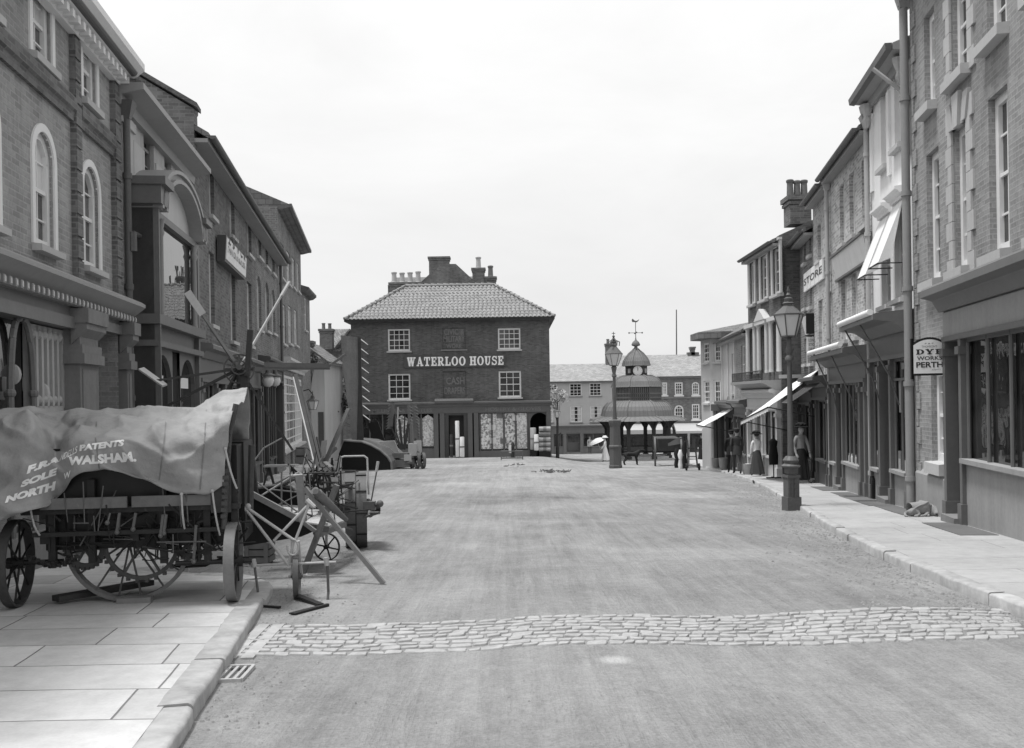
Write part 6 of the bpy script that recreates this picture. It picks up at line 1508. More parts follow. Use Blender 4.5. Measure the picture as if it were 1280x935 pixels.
rowsd = [dense(rw, 14) for rw in ctl]; cols = list(zip(*rowsd)); cols = [dense(list(c), 14) for c in cols]
nu, nv = len(cols), len(cols[0]); m = MB()
for i, c in enumerate(cols):
    for j, p in enumerate(c):
        e = 1 if 0 < j < nv-1 else .4
        q = Vector((p.x*2.2, p.z*4.5, p.y*2)); rg = lambda v: (1-min(1, abs(noise.noise(v))*2.6))**2
        k = noise.noise(q)*.045+noise.noise(Vector((p.x*9+p.z*4, p.z*7, 4)))*.014+noise.noise(Vector((p.x*3.5-p.z*7, p.z*2, 9)))*.03
        k += .075*rg(Vector((p.x*1.6-p.z*1.5, p.z*1.2+p.y, 2)))*(.5+noise.noise(Vector((p.x*2, p.z*2, 1))))+.05*rg(Vector((p.x*3.1+p.z*2.2, p.z*1.5+p.y*2, 7)))-.06*rg(Vector((p.x*1.1+p.z*3.2, p.y*1.5, 12)))
        k += .012*max(0, math.sin((p.x*1.2+p.z)*11))**3
        m.v.append(p+(f.n*.8+Vector((0,0,.6)))*k*e)
for i in range(nu-1):
    for j in range(nv-1): m.f.append([i*nv+j, (i+1)*nv+j, (i+1)*nv+j+1, i*nv+j+1]); m.m.append(0)
tb = BVHTree.FromPolygons(m.v, m.f)
tp = m.build('tarpaulin', MT['tarpaulin'], None, smooth=80)
c0 = Vector((O.x, O.y, zg+.8)); tp.data.transform(Matrix.Translation(-c0)); tp.location = c0; ORG[tp] = c0
tag(tp, 'big worn tarpaulin with white painted dealer lettering draped over the reaping machine', 'tarpaulin')
md = tp.modifiers.new('thickness', 'SOLIDIFY'); md.thickness = .008; md.offset = 0
# its painted lettering lies on the cloth: flat letters are wrapped onto the folds
def wrap(mb, s, quad, bold):
    """quad: picture corners bl, br, tr, tl of the line of lettering on the cloth"""
    vs, fs = text2d(s, bold); bm = bmesh.new(); bv = [bm.verts.new((x, y, 0)) for x, y in vs]
    for t in fs:
        try: bm.faces.new([bv[i] for i in t])
        except ValueError: pass
    bmesh.ops.triangulate(bm, faces=bm.faces); bmesh.ops.subdivide_edges(bm, edges=bm.edges, cuts=2, use_grid_fill=True)
    bl, br, tr, tl = [Vector(q) for q in quad]; cam = Vector((0,0,EYE)); out = []; bm.verts.index_update()
    for v in bm.verts:
        x, y = v.co.x, v.co.y; q = bl*(1-x)*(1-y)+br*x*(1-y)+tr*x*y+tl*(1-x)*y; d = (P(q.x, q.y, 10)-cam).normalized()
        h = tb.ray_cast(cam, d); out.append(h[0]-d*.014 if h[0] is not None else None)
    for fc in bm.faces:
        ps = [out[v.index] for v in fc.verts]
        if None in ps or max((ps[0]-p).length for p in ps) > .2: continue
        mb.add(ps, [tuple(range(len(ps)))])
    bm.free()
m = MB()
for s, q, b_ in (('F.RA', ((33,593),(74,577),(77,569),(36,582)), .065), ('SOLE', ((25,610),(70,594),(72,584),(28,601)), .065), ('NORTH', ((6,629),(68,613),(70,601),(9,620)), .065),
                 ('NDELLS', ((74,577),(96,566),(97,557),(77,568)), .02), ('PATENTS', ((99,564),(154,557.5),(156,549),(100,556)), .06), ('WALSHAM.', ((84,582),(171,577),(168,564),(86,571)), .055), ('W', ((79,600),(88,596),(88,588),(80,592)), .03)):
    wrap(m, s, q, b_)
m.build('lettering', MT['letter_white'], tp, fix=False)
for pts in ([(121,521),(119,545),(124,586)], [(208,518),(206,545),(199,600)], [(258,512),(256,545),(250,612)]):
    m = MB(); prev = None; cam_ = Vector((0,0,EYE))
    for k in range(41):
        t = k/40*2; i = min(1, int(t)); t -= i; x = pts[i][0]+(pts[i+1][0]-pts[i][0])*t; y = pts[i][1]+(pts[i+1][1]-pts[i][1])*t; row = []
        for dx in (-.9, .9):
            dr = (P(x+dx, y, 10)-cam_).normalized(); h_ = tb.ray_cast(cam_, dr); row.append(h_[0]-dr*.011 if h_[0] is not None else None)
        if prev and None not in prev+row and (prev[0]-row[0]).length < .1: m.quad(prev[0], prev[1], row[1], row[0])
        prev = row
    if m.v: m.build('seam', MT['timber'], tp, fix=False)
for (xa, ya), (xb, yb) in (((230,616),(232,660)), ((268,612),(276,668)), ((44,634),(52,668)), ((284,560),(297,610))):
    m = MB(); A, B = f.pt(u(xa,ya), .12, z(xa,ya)), f.pt(u(xb,yb), .05, z(xb,yb)); pts = [A+(B-A)*t+f.n*.02*math.sin(PI*t)-Vector((0,0,.03*math.sin(PI*t))) for t in (0,.25,.5,.75,1)]; m.path(pts, .009, 6); m.ball(A, .016, 8, 6); m.build('rope', MT['timber_pale'], tp)
# --- B: sail reaper behind it with its star of rakes
hub = P(299, 461, 11.3)
r = thing('sail_reaper', 'sail reaper with a star of long wooden rake arms raised behind the sheeted machine', 'farm machine', PG(380, 700))
m = MB(); m.bar(P(312,640,11.3), P(306,470,11.3), .09, .09); m.bar(P(309,470,11.25), P(313,412,11.2), .06, .05); m.bar(P(324,650,11.4), P(309,520,11.35), .05, .05); m.build('post', MT['timber_dark'], r)
m = MB(); n_ = Vector((.25,-.95,.15)).normalized(); m.ring(hub, n_, .18, .025, .016, 28); m.tube(hub-n_*.12, hub+n_*.12, .035, n=10); m.ring(hub+n_*.09, n_, .09, .02, .014, 20)
for i in range(8): th = 2*PI*i/8; a = n_.cross(Vector((0,0,1))).normalized(); b = a.cross(n_); m.bar(hub, hub+(a*math.cos(th)+b*math.sin(th))*.17, .018, .016)
m.box(hub+Vector((.0,.08,-.14)), (.09,.1,.3)); m.build('rake_head', MT['iron_rust'], r)
for i, (ex, ey, dY, w0, mm) in enumerate(((236,368,-.35,.05,'timber'), (356,362,.55,.035,'timber_pale'), (193,476,-.5,.045,'timber_dark'), (412,460.5,.5,.05,'timber_mid'), (366,563,.15,.045,'timber_dark'), (196,514,-.1,.05,'timber_dark'), (268,520,.3,.05,'timber_dark'))):
    m = MB(); e = P(ex, ey, 11.3+dY); w0 *= .72; m.bar(hub, e, w0*1.15, w0, w2=w0*.8, h2=w0*.8); ar = m.build('rake_arm', MT[mm], r)
    m = MB(); d_ = (e-hub).normalized()
    if i == 0: m.bar(hub+d_*.75+Vector((.01,-.03,0)), e+d_*.03+Vector((.01,-.03,.0)), .012, .09); m.build('board', MT['timber_pale'], ar)
    if i == 2:
        q = P(190, 474, 11.3+dY-.02); m.hexa([P(173,463,10.9), P(180,461,11.2), P(209,482,10.9), P(203,484,10.6)], [p+Vector((0,0,.02)) for p in (P(173,463,10.9), P(180,461,11.2), P(209,482,10.9), P(203,484,10.6))]); m.build('board', MT['timber_pale'], ar)
    if i == 3: m.bar(hub+d_*.3+Vector((0,-.03,.045)), e+Vector((0,-.03,.03)), .012, .06); m.bar(e+Vector((-.05,0,0)), P(432,443,11.9), .04, .03); m.build('board', MT['iron_grey'], ar)
    if i == 1: m.bar(e-d_*.1, P(362,352,11.9), .05, .02); m.build('board', MT['timber_pale'], ar)
def slab(mb, pts, Y, dv, mi=0): mb.prism([P(x, y, Y) for x, y in pts], dv, mi)
dv = Vector((-.06,.7,0))
m = MB(); slab(m, [(303,613),(374,651),(393,664),(376,671),(303,683)], 10.6, Vector((-.01,.05,0))); m.build('divider_board', MT['paint_black'], r)
m = MB(); m.bar(P(303,611,10.57), P(374,649,10.57), .05, .06); m.bar(P(374,649,10.57), P(394,664,10.57), .05, .04); m.build('divider_rail', MT['timber'], r)
m = MB(); slab(m, [(306,629),(318,612),(345,608),(366,611),(377,622),(378,632)], 12.6, Vector((-.02,.06,0))); m.build('curved_guard', MT['paint_black'], r)
m = MB(); pts = [P(x,y,12.57) for x,y in ((308,615),(322,609.5),(345,606.5),(364,609),(376,619),(379,631))]; m.path(pts, .018, 6); m.build('guard_rim', MT['timber_mid'], r)
m = MB(); m.hexa([P(348,636,12.2), P(402,640,12.0), P(399,662,10.9), P(352,659,11.0)], [p+Vector((0,0,.03)) for p in (P(348,636,12.2), P(402,640,12.0), P(399,662,10.9), P(352,659,11.0))]); m.build('platform', MT['timber_pale'], r)
m = MB(); m.bar(P(372,656,10.8), P(410,661,10.9), .16, .07); m.bar(P(396,668,10.8), P(430,655,12.4), .07, .07); m.build('finger_bar', MT['iron_grey'], r)
gw = PG(446, 684); RW = .545
wc = Vector((gw.x, gw.y, gw.z+RW)); wheel(r, wc, BX, RW, .30, 10, .09, .025, mt='iron_grey', spr=.02)
m = MB()
for i in range(22): th = 2*PI*i/22; d_ = AX*math.cos(th)+Vector((0,0,math.sin(th))); e = 1 if i % 2 else -1; m.bar(wc+d_*(RW+.006)-BX*.0*e, wc+d_*(RW+.006)+BX*.15*e, .016, .02, up=d_)
m.ring(wc, BX, RW+.006, .012, .01, 44); m.build('lug_bars', MT['iron'], r)
m = MB(); m.path([P(426,600,13.6), P(426,572,13.6), P(430,570.5,13.6), P(455,570,13.6), P(459,573,13.6), P(461,618,13.5)], .014, 8); m.build('wire_hoop', MT['iron_pale'], r)
m = MB(); m.tube(P(452,635,13.5), P(476,630,13.2), .03); m.ball(P(475,629.5,13.2), .05, 10, 8); m.tube(P(436,652,13.3), P(472,641,13.2), .022); m.tube(P(460,625,13.4), P(463,645,13.2), .035); m.tube(P(463,641,13.2), P(474,641,13.0), .02); m.box(P(462,632,13.3), (.16,.14,.12)); m.build('wheel_gear', MT['iron_grey'], r)
m = MB(); m.tube(P(463,632,13.4), P(471,588,13.4), .010); m.build('lever', MT['iron_grey'], r); 
m = MB(); m.tube(P(470.4,590,13.4), P(472.5,577,13.4), .02); m.build('grip', MT['timber_pale'], r)
# gearing between platform and drive wheel
rr = random.Random(12); m = MB()
for _ in range(80):
    px, py = rr.uniform(376, 428), rr.uniform(586, 640); Yq = rr.uniform(11.2, 13.2); p = P(px, py, Yq); a = rr.choice([0, 0, PI/2, PI/2, .5, -.4, 2.2]); ln = rr.uniform(.1, .35)
    m.tube(p, p+Vector((math.cos(a)*ln, rr.uniform(-.3,.3), math.sin(a)*ln)), rr.uniform(.005,.014), n=6)
for px, py, R_ in ((402,603,.12), (392,596,.09), (414,618,.1)): m.ring(P(px,py,11.9), (.3,-1,0), R_, .04, .03, 20); m.tube(P(px,py,11.85), P(px,py,12.05), .04)
m.tube(P(380,616,12.0), P(440,606,13.4), .03); m.tube(P(390,625,11.6), P(445,640,13.6), .03); m.build('gearing', MT['iron'], r)
m = MB(); m.bar(P(369,470,13.6), P(398,592,12.2), .05, .07); m.bar(P(376,484,13.5), P(402,585,12.3), .03, .04)
for i in range(8): t_ = i/8+.06; m.bar(P(369+29*t_-1,470+122*t_,13.6-1.4*t_), P(377+26*t_,484+101*t_,13.5-1.2*t_), .015, .015)
m.build('raised_rake', MT['timber_dark'], r); m = MB(); m.bar(P(366.5,472,13.55), P(395,590,12.15), .015, .03); m.build('rake_edge', MT['timber_pale'], r)
m = MB(); m.bar(P(320,620,12.9), P(369,596,12.4), .1, .06); m.build('draught_pole', MT['timber_mid'], r)
m = MB(); m.tube(P(326,620,12.3), P(374,590,12.2), .012); m.tube(P(361,595,12.0), P(400,592.5,12.0), .018); m.tube(P(400,592,12.0), P(400.5,585,12.0), .016); m.build('tie_rods', MT['iron_pale'], r)
m = MB(); rr = random.Random(31)
for (a, b, ya, yb) in (((330,640),(410,600),11.2,12.6), ((345,668),(430,622),11,12.8), ((318,600),(372,640),12.4,11.2), ((352,590),(352,660),11.8,11.6), ((362,580),(366,664),12,11.6), ((386,585),(392,668),11.8,11.4), ((412,590),(420,664),12.3,12), ((340,612),(398,618),12,11.8), ((425,600),(432,655),12.8,12.8), ((300,600),(330,560),11.4,11.8), ((330,560),(352,548),11.8,12.2), ((384,560),(424,598),12.4,12.6), ((404,570),(380,610),12.2,12), ((436,612),(398,640),13,11.6), ((448,600),(420,622),13.4,12.4), ((376,640),(440,662),11.2,13), ((310,660),(372,640),10.9,11.4)):
    m.tube(P(*a, ya), P(*b, yb), rr.uniform(.007,.013), n=6)
m.build('stay_rods', MT['iron_grey'], r)
# small spoked wheel
sw = PG(408, 701); c = P(408, 683.5, sw.y); Rs = (c.z-sw.z)
wheel(r, c, Vector((-.18,-1,0)), Rs, .035, 6, .03, .014, mt='iron', ms='iron', spr=.010, name='caster_wheel'); m = MB(); m.bar(c, c+Vector((.0,.03,.3)), .03, .02); m.build('caster_fork', MT['iron_pale'], r)
# --- C: light tubular hoe frame in front, by the kerb end
r = thing('horse_hoe', 'pale tubular horse hoe with crossed handles and small wheel at the kerb end', 'farm tool', PG(372, 752))
Yh = 9.15
def T(pts, rad, mb, ds=None): mb.path([P(x, y, Yh+(ds[i] if ds else 0)) for i, (x, y) in enumerate(pts)], rad, 8)
m = MB(); T([(306,635),(361,707)], .015, m); T([(309,635),(367,675)], .015, m); T([(342,676),(388,628)], .013, m, [.0,.05]); T([(369,676),(387,628)], .013, m, [.02,.05]); T([(367,676),(361,707)], .013, m); m.build('handles', MT['iron_pale'], r, smooth=40)
m = MB(); m.tube(P(296,643,Yh), P(310,633,Yh), .028, .024); m.ball(P(310,633,Yh), .03, 10, 8); m.build('grip', MT['iron_pale'], r, smooth=40); m = MB(); m.tube(P(383,625,Yh+.05), P(393,634,Yh+.05), .028, .022); m.build('grip', MT['iron_pale'], r, smooth=40)
m = MB(); T([(303,707.5),(420,702.5)], .012, m); m.tube(P(316,699,Yh), P(318,709,Yh), .028); m.tube(P(407,697,Yh), P(409,707,Yh), .026); m.build('crossbar', MT['iron_pale'], r, smooth=40)
m = MB(); T([(317.6,703),(325,759)], .012, m, [0,-.05]); m.build('leg', MT['iron_grey'], r); m = MB(); T([(409,701),(410.5,740),(409,758)], .013, m, [0,0,-.05]); m.build('leg', MT['iron_grey'], r)
m = MB(); m.bar(PG(410,759)+Vector((0,0,.02)), PG(365,770)+Vector((0,0,.02)), .03, .03, w2=.07, h2=.012); m.bar(PG(371,751)+Vector((0,0,.05)), PG(401,759)+Vector((0,0,.02)), .06, .025); m.bar(PG(325,760)+Vector((0,0,.02)), PG(350,762)+Vector((0,0,.02)), .03, .02); m.build('hoe_blades', MT['iron'], r)
wb = PG(371.5, 749); Rw = .225; wc2 = Vector((wb.x, wb.y, wb.z+Rw)); wheel(r, wc2, BX, Rw, .05, 6, .035, .02, mt='iron_grey', ms='iron_grey', spr=.012)
m = MB()
for s in (-1, 1): m.bar(wc2+BX*s*.045, P(369+s*4,676,Yh), .022, .022)
m.tube(wc2-BX*.08, wc2+BX*.1, .016); m.path([P(366+14*math.sin(t)*.5, 684-10*math.cos(t), Yh-.03) for t in [i*PI/7 for i in range(0,12)]], .010, 6); m.build('fork', MT['iron_pale'], r)
# --- crossed timber beams (trestle with a roller)
r = thing('timber_trestle', 'crossed timber beams with a fat roller, standing in the road by the lugged wheel', 'trestle', PG(430, 725))
ga, gb = PG(480, 731), PG(377, 722)
m = MB(); m.bar(ga+Vector((0,0,.01)), P(381,610,10.2), .046, .046); m.build('beam', MT['timber'], r)
m = MB(); m.bar(gb+Vector((0,0,.01)), P(421,606,10.6), .05, .055); m.build('beam', MT['timber_mid'], r)
m = MB(); m.bar(P(374,594,10.35), P(379,652,10.3), .075, .05); m.build('upright', MT['timber'], r)
m = MB(); m.tube(P(397,617,10.15), P(433,650,10.5), .055, .025, n=14); m.tube(P(393,613,10.1), P(398,618,10.15), .045, .045, n=14); m.tube(P(394.5,614.4,10.06), P(395.2,615,10.1), .03, n=10); m.build('roller', MT['timber_mid'], r, smooth=40)
# slatted crate and small goods on the footway behind
def crate(px0, px1, py0, py1, name, label, mat, off=0., depth=.4, slats=6, lid=True):
    g = PG((px0+px1)/2, py1, off); Y = g.y; a, b = P(px0, py1, Y), P(px1, py1, Y); h = P(px0, py0, Y).z-a.z; w = (b-a).length; g0 = Vector((g.x, Y, gz(g.x, Y)+off))
    r = thing(name, label, 'crate', g0); m = MB(); m.box(g0+Vector((0,depth/2,h/2+.01)), (w*.94,depth*.94,h*.96)); m.build('inside', MT['timber_dark'], r)
    m = MB()
    for i in range(slats):
        zc = h*(i+.5)/slats; 
        for dy in (0, depth): m.box(g0+Vector((0,dy,zc+.01)), (w,.02,h/slats*.8))
        for s in (-1, 1): m.box(g0+Vector((s*w/2,depth/2,zc+.01)), (.02,depth,h/slats*.8))
    if lid: m.box(g0+Vector((0,depth/2,h+.02)), (w*1.02,depth*1.04,.025))
    m.build('slats', MT[mat], r)
    for s in (-1, 1): m = MB(); m.box(g0+Vector((s*(w/2-.03),-.02,h/2+.01)), (.05,.02,h)); m.build('batten', MT[mat], r)
    return r
crate(306, 336, 679, 706, 'slatted_crate', 'low slatted wooden crate on the ground behind the travelling wheel', 'timber', 0, .3, 3, False)
crate(309, 324, 546, 573, 'packing_case', 'pale packing case outside the long brick range by the steps', 'timber_pale', PAVE, .5, 4)
crate(324.5, 337, 547, 575, 'packing_case', 'grey packing case of narrow slats next to the pale one', 'timber', PAVE, .5, 8)
crate(369, 382, 560, 581, 'packing_case', 'brown upright box below the white paned shop window', 'timber', PAVE, .5, 2)
for (xa, xb, y0, y1, lab) in ((303,322,576,581,'stone step in front of the pale packing case'), (318,338,580,585,'stone step lying nearer the sawhorse table')):
    g = PG((xa+xb)/2, y1, PAVE); w = (xb-xa)/FPX*g.y; s = thing('stone_step', lab, 'step', g); m = MB(); m.box(g+Vector((0,.2,.07)), (w,.42,.16)); m.build('tread', MT['stone_dark'], s)
g = PG(352, 606, PAVE); Y = g.y; r = thing('sawhorse_table', 'pale plank laid across sawhorses on the footway behind the machines', 'trestle table', g); wv = 40/FPX*Y; hv = 24/FPX*Y
m = MB(); m.box(g+Vector((0,0,hv)), (wv,.5,.06)); m.build('tabletop', MT['timber_pale'], r)
for s in (-1, 1):
    for k in (-1, 1): m = MB(); m.bar(g+Vector((s*wv*.36+k*.18,-.15,-.05)), g+Vector((s*wv*.36,-.1,hv-.03)), .06, .06); m.build('leg', MT['timber_dark'], r)
# --- F: tall board and bowed platform further up
YF = 39.0
r = thing('grain_elevator', 'tall tapering board with side tines standing on a bow fronted dark platform', 'farm machine', PG(455, 588))
base = PG(455, 588); YF = base.y; k = YF/FPX
m = MB(); pl_ = [(420,587),(424,566),(430,551),(452,552.5),(464,557),(475,563),(484,571),(489,578),(490,588)]; m.prism([P(x, y, YF) for x, y in pl_], (0,.12,0)); m.build('side_plate', MT['paint_black'], r)
m = MB(); m.path([P(x, y, YF-.02) for x, y in ((430,550.5),(452,552),(464,556.5),(475,562.5),(484,570.5),(489,578),(490,588))], .05, 6); m.build('side_rim', MT['timber'], r)
m = MB()
cp = [(430,551),(452,552.5),(464,557),(475,563),(484,571),(489,578),(490,587)]
for (xa, ya), (xb, yb) in zip(cp[:-1], cp[1:]): A, B = P(xa, ya, YF+.1), P(xb, yb, YF+.1); m.hexa([A, B, B+Vector((.5,1.6,0)), A+Vector((.5,1.6,0))], [p+Vector((0,0,.06)) for p in (A, B, B+Vector((.5,1.6,0)), A+Vector((.5,1.6,0)))])
m.build('curved_deck', MT['timber_mid'], r)
m = MB(); m.prism([P(x, y, YF+.3) for x, y in ((440,551),(454,551),(452,500),(450.5,422),(426,419),(428,455),(434,500))], (0,.14,0)); bd = m.build('board', MT['timber_board'], r)
m = MB(); m.prism([P(x, y, YF+.24) for x, y in ((446,551),(454.5,551),(452.5,500),(451,422),(447,421.6),(448,470))], (0,.05,0)); m.build('board_edge', MT['timber_dark'], bd)
for i in range(9): m = MB(); y = 424+i*11.8; x = 450.5+i*.35; m.tube(P(x, y, YF+.3), P(x+9.5, y+7, YF+.0), .03, .014, n=6); m.build('tine', MT['iron_pale'], bd)
m = MB(); m.bar(P(436,511,YF-.2), P(404,584,YF-1.5), .17, .1); m.build('strut', MT['timber_mid'], r)
m = MB(); m.bar(P(414,588.5,YF-.1), P(491,589,YF-.1), .12, .08); m.build('skid', MT['timber_mid'], r)
m = MB(); m.prism([P(x, y, YF+1.6) for x, y in ((459,529),(472,526),(481,551),(466,549))], (0,.1,0)); m.build('shield', MT['paint_black'], r)
# clutter by it: barrow handles, sacks, short boards
r = thing('plough', 'plough with raised handles among implements beside the leaning strut', 'plough', PG(402, 592))
g = PG(402, 592); Y = g.y; m = MB(); m.bar(P(392,586,Y), P(420,560,Y+1.2), .1, .12); m.bar(P(398,570,Y), P(386,548,Y-.3), .06, .06); m.bar(P(402,572,Y), P(396,546,Y+.2), .06, .06); m.build('beam', MT['timber_mid'], r)
m = MB(); m.prism([P(x, y, Y-.1) for x, y in ((390,590),(404,577),(412,584),(406,592))], (.1,.25,0)); m.build('mouldboard', MT['iron_pale'], r); wheel(r, P(415,581,Y+.6), (1,.1,0), .28, .06, 6, .05, .03, mt='iron', ms='iron')
m = MB(); m.prism([P(x, y, Y+.5) for x, y in ((402,551),(409,550),(406,577),(398,578))], (0,.05,0)); m.build('share_board', MT['timber_pale'], r)
# --- G: second sail reaper before the draper
g0 = PG(508, 586); Y = g0.y; K2 = Y/FPX
r = thing('sail_reaper', 'folded sail reaper with upright tined boards in front of the draper\'s left window', 'farm machine', g0)
def tined(x0, y0, x1, y1, w, side, n, mat='timber_mid'):
    m = MB(); m.bar(P(x0, y0, Y), P(x1, y1, Y), w, .06, up=Vector((0,1,0))); b = m.build('rake_board', MT[mat], r); mm = MB()
    for i in range(n):
        t = (i+.5)/n; x, y = x0+(x1-x0)*t, y0+(y1-y0)*t; mm.tube(P(x, y, Y), P(x+side*5, y+2.5, Y-.1), .018, .01, n=5)
    mm.build('tines', MT['iron_grey'], b)
tined(490.5, 503, 487, 536, .2, -1, 9); tined(517.5, 506, 521, 549, .22, 1, 11); tined(511, 506, 512, 530, .12, 1, 6); tined(497.5, 509, 497, 524, .06, 1, 2, 'timber_pale')
m = MB()
for a, b, w in (((489,533),(501,562),.14), ((499,524),(503,562),.1), ((511,528),(505,562),.12), ((506,520),(505,562),.06), ((520,548),(512,566),.12), ((495,540),(502,562),.06)): m.bar(P(*a, Y), P(*b, Y+.05), w, .06)
m.build('rake_arms', MT['timber_dark'], r)
m = MB(); m.box(P(502,569,Y), (.7,.5,.2)); m.box(P(498,579,Y), (1.0,.6,.3)); m.tube(P(484,584,Y), P(516,577,Y-.3), .1); m.build('frame', MT['timber_mid'], r)
m = MB(); m.prism([P(x, y, Y+.2) for x, y in ((470,552),(493,551),(499,567),(492,572),(478,568))], (0,.2,.0)); m.build('apron', MT['timber_pale'], r)
m = MB(); m.box(P(516,562,Y-.1), (.35,.3,.5)); m.box(P(522,560,Y), (.3,.3,.6)); m.box(P(510,572,Y-.2), (.3,.3,.25)); m.tube(P(508,570,Y-.2), P(526,566,Y-.1), .05); m.build('gear_case', MT['iron_pale'], r)
for px, rad in ((521, .38), (528, .34), (511, .22)): q = PG(px, 586 if rad > .3 else 588); wheel(r, Vector((q.x, Y, q.z+rad)), (.95,.35,0), rad, .12, 8, .06, .03, mt='iron_grey', ms='iron')
# ---------------------------------------------------------------- lamps, awnings, carts and goods
def lantern(root, c, wt, wb, h, roofh, n=4, rot=PI/4, fin=True):
    """tapered gas lantern standing on c"""
    k = 1/math.cos(PI/n); m = MB()
    for i in range(n):
        a = rot+2*PI*i/n; p, q = c+Vector((math.cos(a), math.sin(a), 0))*wb/2*k, c+Vector((math.cos(a), math.sin(a), 0))*wt/2*k+Vector((0,0,h)); m.bar(p, q, .02, .02)
        b = rot+2*PI*(i+1)/n; p2, q2 = c+Vector((math.cos(b), math.sin(b), 0))*wb/2*k, c+Vector((math.cos(b), math.sin(b), 0))*wt/2*k+Vector((0,0,h)); m.bar(p, p2, .025, .025); m.bar(q, q2, .035, .03)
    ln = m.build('lantern', MT['iron_grey'], root)
    m = MB(); m.lathe([(wb/2*k*.97,.01),(wt/2*k*.97,h-.01)], c, n, rot=rot); m.build('lamp_glass', MT['lamp_glass'], ln)
    m = MB(); m.lathe([(wt/2*k*1.02,h+.01),(wt/2*k*.35,h+roofh*.62),(wt/2*k*.33,h+roofh*.75),(wt/2*k*.42,h+roofh*.8),(wt*.1,h+roofh)], c, n, rot=rot); m.build('lamp_roof', MT['lamp_glass'] if n == 4 else MT['iron_grey'], ln)
    m = MB(); t = c+Vector((0,0,h+roofh)); m.lathe([(wt*.16,-.02),(wt*.18,.04),(.03,.07),(.05,.11),(.02,.16),(.035,.2),(.0,.3)], t, 10); m.build('finial', MT['iron_grey'], ln, smooth=40)
    return ln
# near lamp on the right kerb
c = PG(989.5, 632, PAVE); c = Vector((c.x, c.y, gz(c.x, c.y)+PAVE)); s = FPX/c.y
r = thing('street_lamp', 'cast iron gas lamp on a fluted pedestal at the kerb, lantern against the houses', 'street lamp', c)
hz_ = lambda py: P(989, py, c.y).z-c.z
m = MB(); m.box(c+Vector((0,0,.02)), (.29,.29,.32), .15); m.box(c+Vector((0,0,hz_(612))), (.235,.235,hz_(596)-hz_(630)), .15); m.box(c+Vector((0,0,hz_(595))), (.27,.27,.05), .15); m.box(c+Vector((0,0,hz_(587))), (.2,.2,.16), .15); m.lathe([(.165,hz_(584)),(.19,hz_(582)),(.13,hz_(579)),(.16,hz_(575)),(.1,hz_(570))], c, 16)
for sx in (-1, 0, 1):
    for zz_ in range(5): m.box(c+Vector((.15*.0+sx*.06-.018,-.122,hz_(626)+zz_*.1)), (.04,.03,.075), .15)
m.build('pedestal', MT['iron_grey'], r)
m = MB(); m.lathe([(.07,hz_(580)),(.062,hz_(560)),(.048,hz_(460)),(.046,hz_(452)),(.085,hz_(450)),(.085,hz_(447)),(.045,hz_(444)),(.07,hz_(439)),(.07,hz_(436)),(.04,hz_(432)),(.05,hz_(424)),(.03,hz_(421))], c, 14); m.build('column', MT['iron_grey'], r, smooth=40)
m = MB(); t = c+Vector((0,0,hz_(423)))
for a in range(4): d_ = Vector((math.cos(a*PI/2+PI/4), math.sin(a*PI/2+PI/4), 0)); m.path([t, t+d_*.08+Vector((0,0,.02)), t+d_*.14+Vector((0,0,.07))], .014)
m.build('lantern_cradle', MT['iron_grey'], r)
lantern(r, t+Vector((0,0,.04)), .51, .28, hz_(394)-hz_(421), hz_(376)-hz_(394), 6, 0)
# ornate lamp in the middle of the market place
c = PG(769.5, 585); c = Vector((c.x, c.y, gz(c.x, c.y))); hz_ = lambda py: P(769, py, c.y).z-c.z; k = c.y/FPX
r = thing('market_lamp', 'very tall gas lamp with stout pale eight sided pedestal in the open road', 'street lamp', c)
m = MB(); m.lathe([(8.6*k,0),(8.6*k,hz_(582)),(8.0*k,hz_(581)),(7.6*k,hz_(560)),(8.4*k,hz_(559)),(8.4*k,hz_(557.5)),(7.2*k,hz_(556)),(6.6*k,hz_(533)),(7.4*k,hz_(531)),(8.2*k,hz_(528)),(8.2*k,hz_(525.5)),(4*k,hz_(524))], c, 8, rot=PI/8); m.build('pedestal', MT['iron_grey'], r)
m = MB(); m.lathe([(3.2*k,hz_(525)),(2.6*k,hz_(521)),(2.2*k,hz_(510)),(1.9*k,hz_(475)),(1.9*k,hz_(472)),(3.4*k,hz_(470)),(2.0*k,hz_(467)),(3.0*k,hz_(462)),(3.6*k,hz_(459)),(1.8*k,hz_(457))], c, 14); m.build('column', MT['iron_grey'], r, smooth=40)
lantern(r, c+Vector((0,0,hz_(457))), 19*k, 9*k, hz_(442.5)-hz_(457), hz_(428)-hz_(442.5), 6, 0)
m = MB(); t = c+Vector((0,0,hz_(430)))
for i in range(6): d_ = Vector((math.cos(i*PI/3), math.sin(i*PI/3), 0)); m.path([t+d_*.28+Vector((0,0,-.1)), t+d_*.3+Vector((0,0,.1)), t+d_*.1+Vector((0,0,.2)), t+Vector((0,0,.34))], .025, 6)
m.ball(t+Vector((0,0,.38)), .07, 8, 6); m.bar(t+Vector((0,0,.4)), t+Vector((0,0,.62)), .03, .03); m.bar(t+Vector((-.09,0,.54)), t+Vector((.09,0,.54)), .03, .03); m.build('crown', MT['iron_grey'], r)
